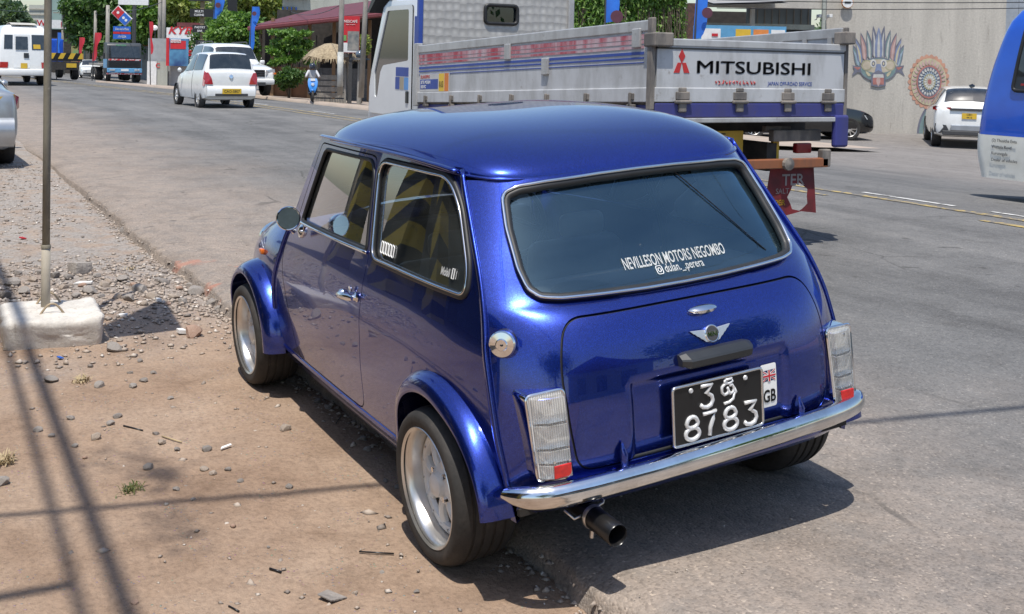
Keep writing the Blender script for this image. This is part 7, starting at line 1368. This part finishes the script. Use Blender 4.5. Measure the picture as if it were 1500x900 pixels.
# ------------------------------------------------------------------ what stands beside and behind the camera, plus stand-in shadow casters overhead
STRIPE, t, b, tc = base('hazard_stripe_paint'); sp = t.nodes.new('ShaderNodeSeparateXYZ'); t.links.new(tc, sp.inputs[0]); ph = mth(t, 'ADD', mth(t, 'MULTIPLY', sp.outputs[2], 1.55), mth(t, 'MULTIPLY', sp.outputs[0], 1.3)); fr = mth(t, 'FRACT', ph)
cst = mixc(t, mrange(t, fr, .50, .53), (.62, .43, .04), (.015, .015, .014)); t.links.new(mixc(t, mrange(t, nz(t, tc, 9., 6, .7), .52, .72, 0., .5), cst, (.10, .09, .07)), b.inputs['Base Color']); b.inputs['Roughness'].default_value = .7
sh = empty('roadside_shop', (0, 4.4, -.06), 0, 'shaded roadside shop with striped pillars, seen only mirrored in the car side windows', 'shop')
MB().bx(-3, 16, 3.4, 3.6, 0, 3.4).build('shop_wall', mat('shop_wall_dark', (.11, .105, .10), .8, c2=(.07, .066, .062), nscale=1.5), sh); MB().bx(-3, 14, -.35, 3.4, 3.05, 3.25).build('added_canopy', mat('added_canopy_soffit', (.14, .13, .12), .8), sh); MB().bx(-3, 14, -.42, -.36, 2.75, 3.3).build('added_canopy_fascia', mat('fascia_blue', (.03, .08, .20), .5), sh)  # canopy added to block the sky so the car side reflects darker
for x in (-1.2, 2.2, 5.7, 7.8, 10.6): MB().bx(x-.26, x+.26, -.28, .22, 0, 3.05).build('striped_pillar', STRIPE, sh)
for k in range(5): MB().bx(-2.4+k*3., -.2+k*3., 3.36, 3.39, .1, 2.5).build('roller_shutter', mat('shutter_grey', (.10, .11, .12), .5), sh)
SUNXY = (float(SUNV.x/SUNV.z), float(SUNV.y/SUNV.z))
def above(px, py, h, z=-.05): p = G(px, py, z); return np.array([p[0]+SUNXY[0]*h, p[1]+SUNXY[1]*h, z+h])
def span(name, a, b_, e0, e1, r, label):
    d = b_-a; o = MB().tube([a-d*e0, a, b_, b_+d*e1], r, 8).build(name, BLACKP, None, 3.2); tag(o, label, 'cable', 'stand-in cables overhead out of frame')
span('stand_in_cable', above(20, 545, 5.6), above(118, 895, 5.6), 5.5, 4.2, .019, 'stand-in overhead cable casting the left streak of shadow on the dirt'); span('stand_in_cable', above(54, 545, 5.6), above(186, 895, 5.6), 5.5, 4.2, .030, 'thick stand-in overhead cable casting the broad streak of shadow on the dirt'); span('stand_in_cable', above(200, 744, 5.6), above(580, 712, 5.6), 1.6, 9., .019, 'stand-in overhead cable whose shadow crosses the dirt toward the rear wheel'); span('stand_in_cable', above(0, 882, 5.), above(100, 862, 5.), 2., .06, .026, 'short stand-in cable end casting a shadow at the lower left corner')  # stand-in cables, placed only to cast the streak shadows
cl = [above(x, y, 2.6) for x, y in ((150, 484), (243, 446), (268, 487), (160, 500))]; o = MB().add([tuple(p) for p in cl], [(0, 1, 2, 3)]).add([tuple(p+np.array([0, 0, .01])) for p in cl], [(3, 2, 1, 0)]).build('stand_in_shade_cloth', mat('tarpaulin', (.10, .14, .2), .7), None, norm=False); tag(o, 'stand-in tarpaulin corner added overhead to cast the triangular shadow by the footing', 'tarpaulin')  # unseen sheet added for its shadow; real caster unknown
for k, (x, y, s) in enumerate(((195, 680, .11), (240, 700, .07), (255, 770, .10))):
    c = above(x, y, 7.); v, f = leaves(c[None]+np.random.default_rng(k).normal(size=(90, 3))*s*np.array([[1.2, .6, .5]]), .05, np.random.default_rng(k+40)); o = mesh_np('stand_in_leaf_cluster', v, f, L_DK, None); tag(o, ('upper', 'small middle', 'lower')[k]+' stand-in leaf cluster added overhead to cast a soft blot of shadow on the dirt', 'leaves', 'stand-in leaf clusters overhead')  # unseen leaves, invented to drop the soft shadow blots
hs = empty('house', (-19, -3, -.1), 0, 'house behind the camera, mirrored in the boot lid', 'house'); MB().bx(-4, 4, -6, 6, 0, 3.4).build('wall', CONC2, hs); MB().prism([(-6.6, 3.3), (6.6, 3.3), (0, 5.6)], (-4.4, 0, 0), (0, 1, 0), (0, 0, 1), (8.8, 0, 0)).build('roof', ROOFR, hs)
for k in range(3): MB().bx(4, 4.06, -4.8+k*3.6, -3.2+k*3.6, 1., 2.4).build('window', CGL, hs)
def tree_at(name, label, loc, h, r, m_, n, seed):
    rs = np.random.default_rng(seed); o = empty(name, loc, 0, label, 'tree'); C = rs.normal(size=(22, 3)); C /= np.linalg.norm(C, axis=1)[:, None]; C *= rs.uniform(.4, .95, (22, 1)); C = C*np.array([r, r, h*.3])+np.array([0, 0, h*.68]); k = rs.integers(0, 22, n); g = rs.normal(size=(n, 3))*r*.22; v, f = leaves(C[k]+g, .32, rs); mesh_np('crown', v, f, m_, o); MB().tube([(0, 0, -.2), (.1, .1, h*.4), (0, 0, h*.7)], [.22, .17, .08], 8).build('trunk', BARK, o, 3.2)
tree_at('roadside_tree', 'broad tree behind the camera, mirrored in the boot lid', (-15, 6, -.1), 8, 3.4, L_DK, 7000, 71); tree_at('roadside_tree', 'second tree behind the camera across the road', (-16, -13, -.3), 7.5, 3., L_MD, 7000, 72)
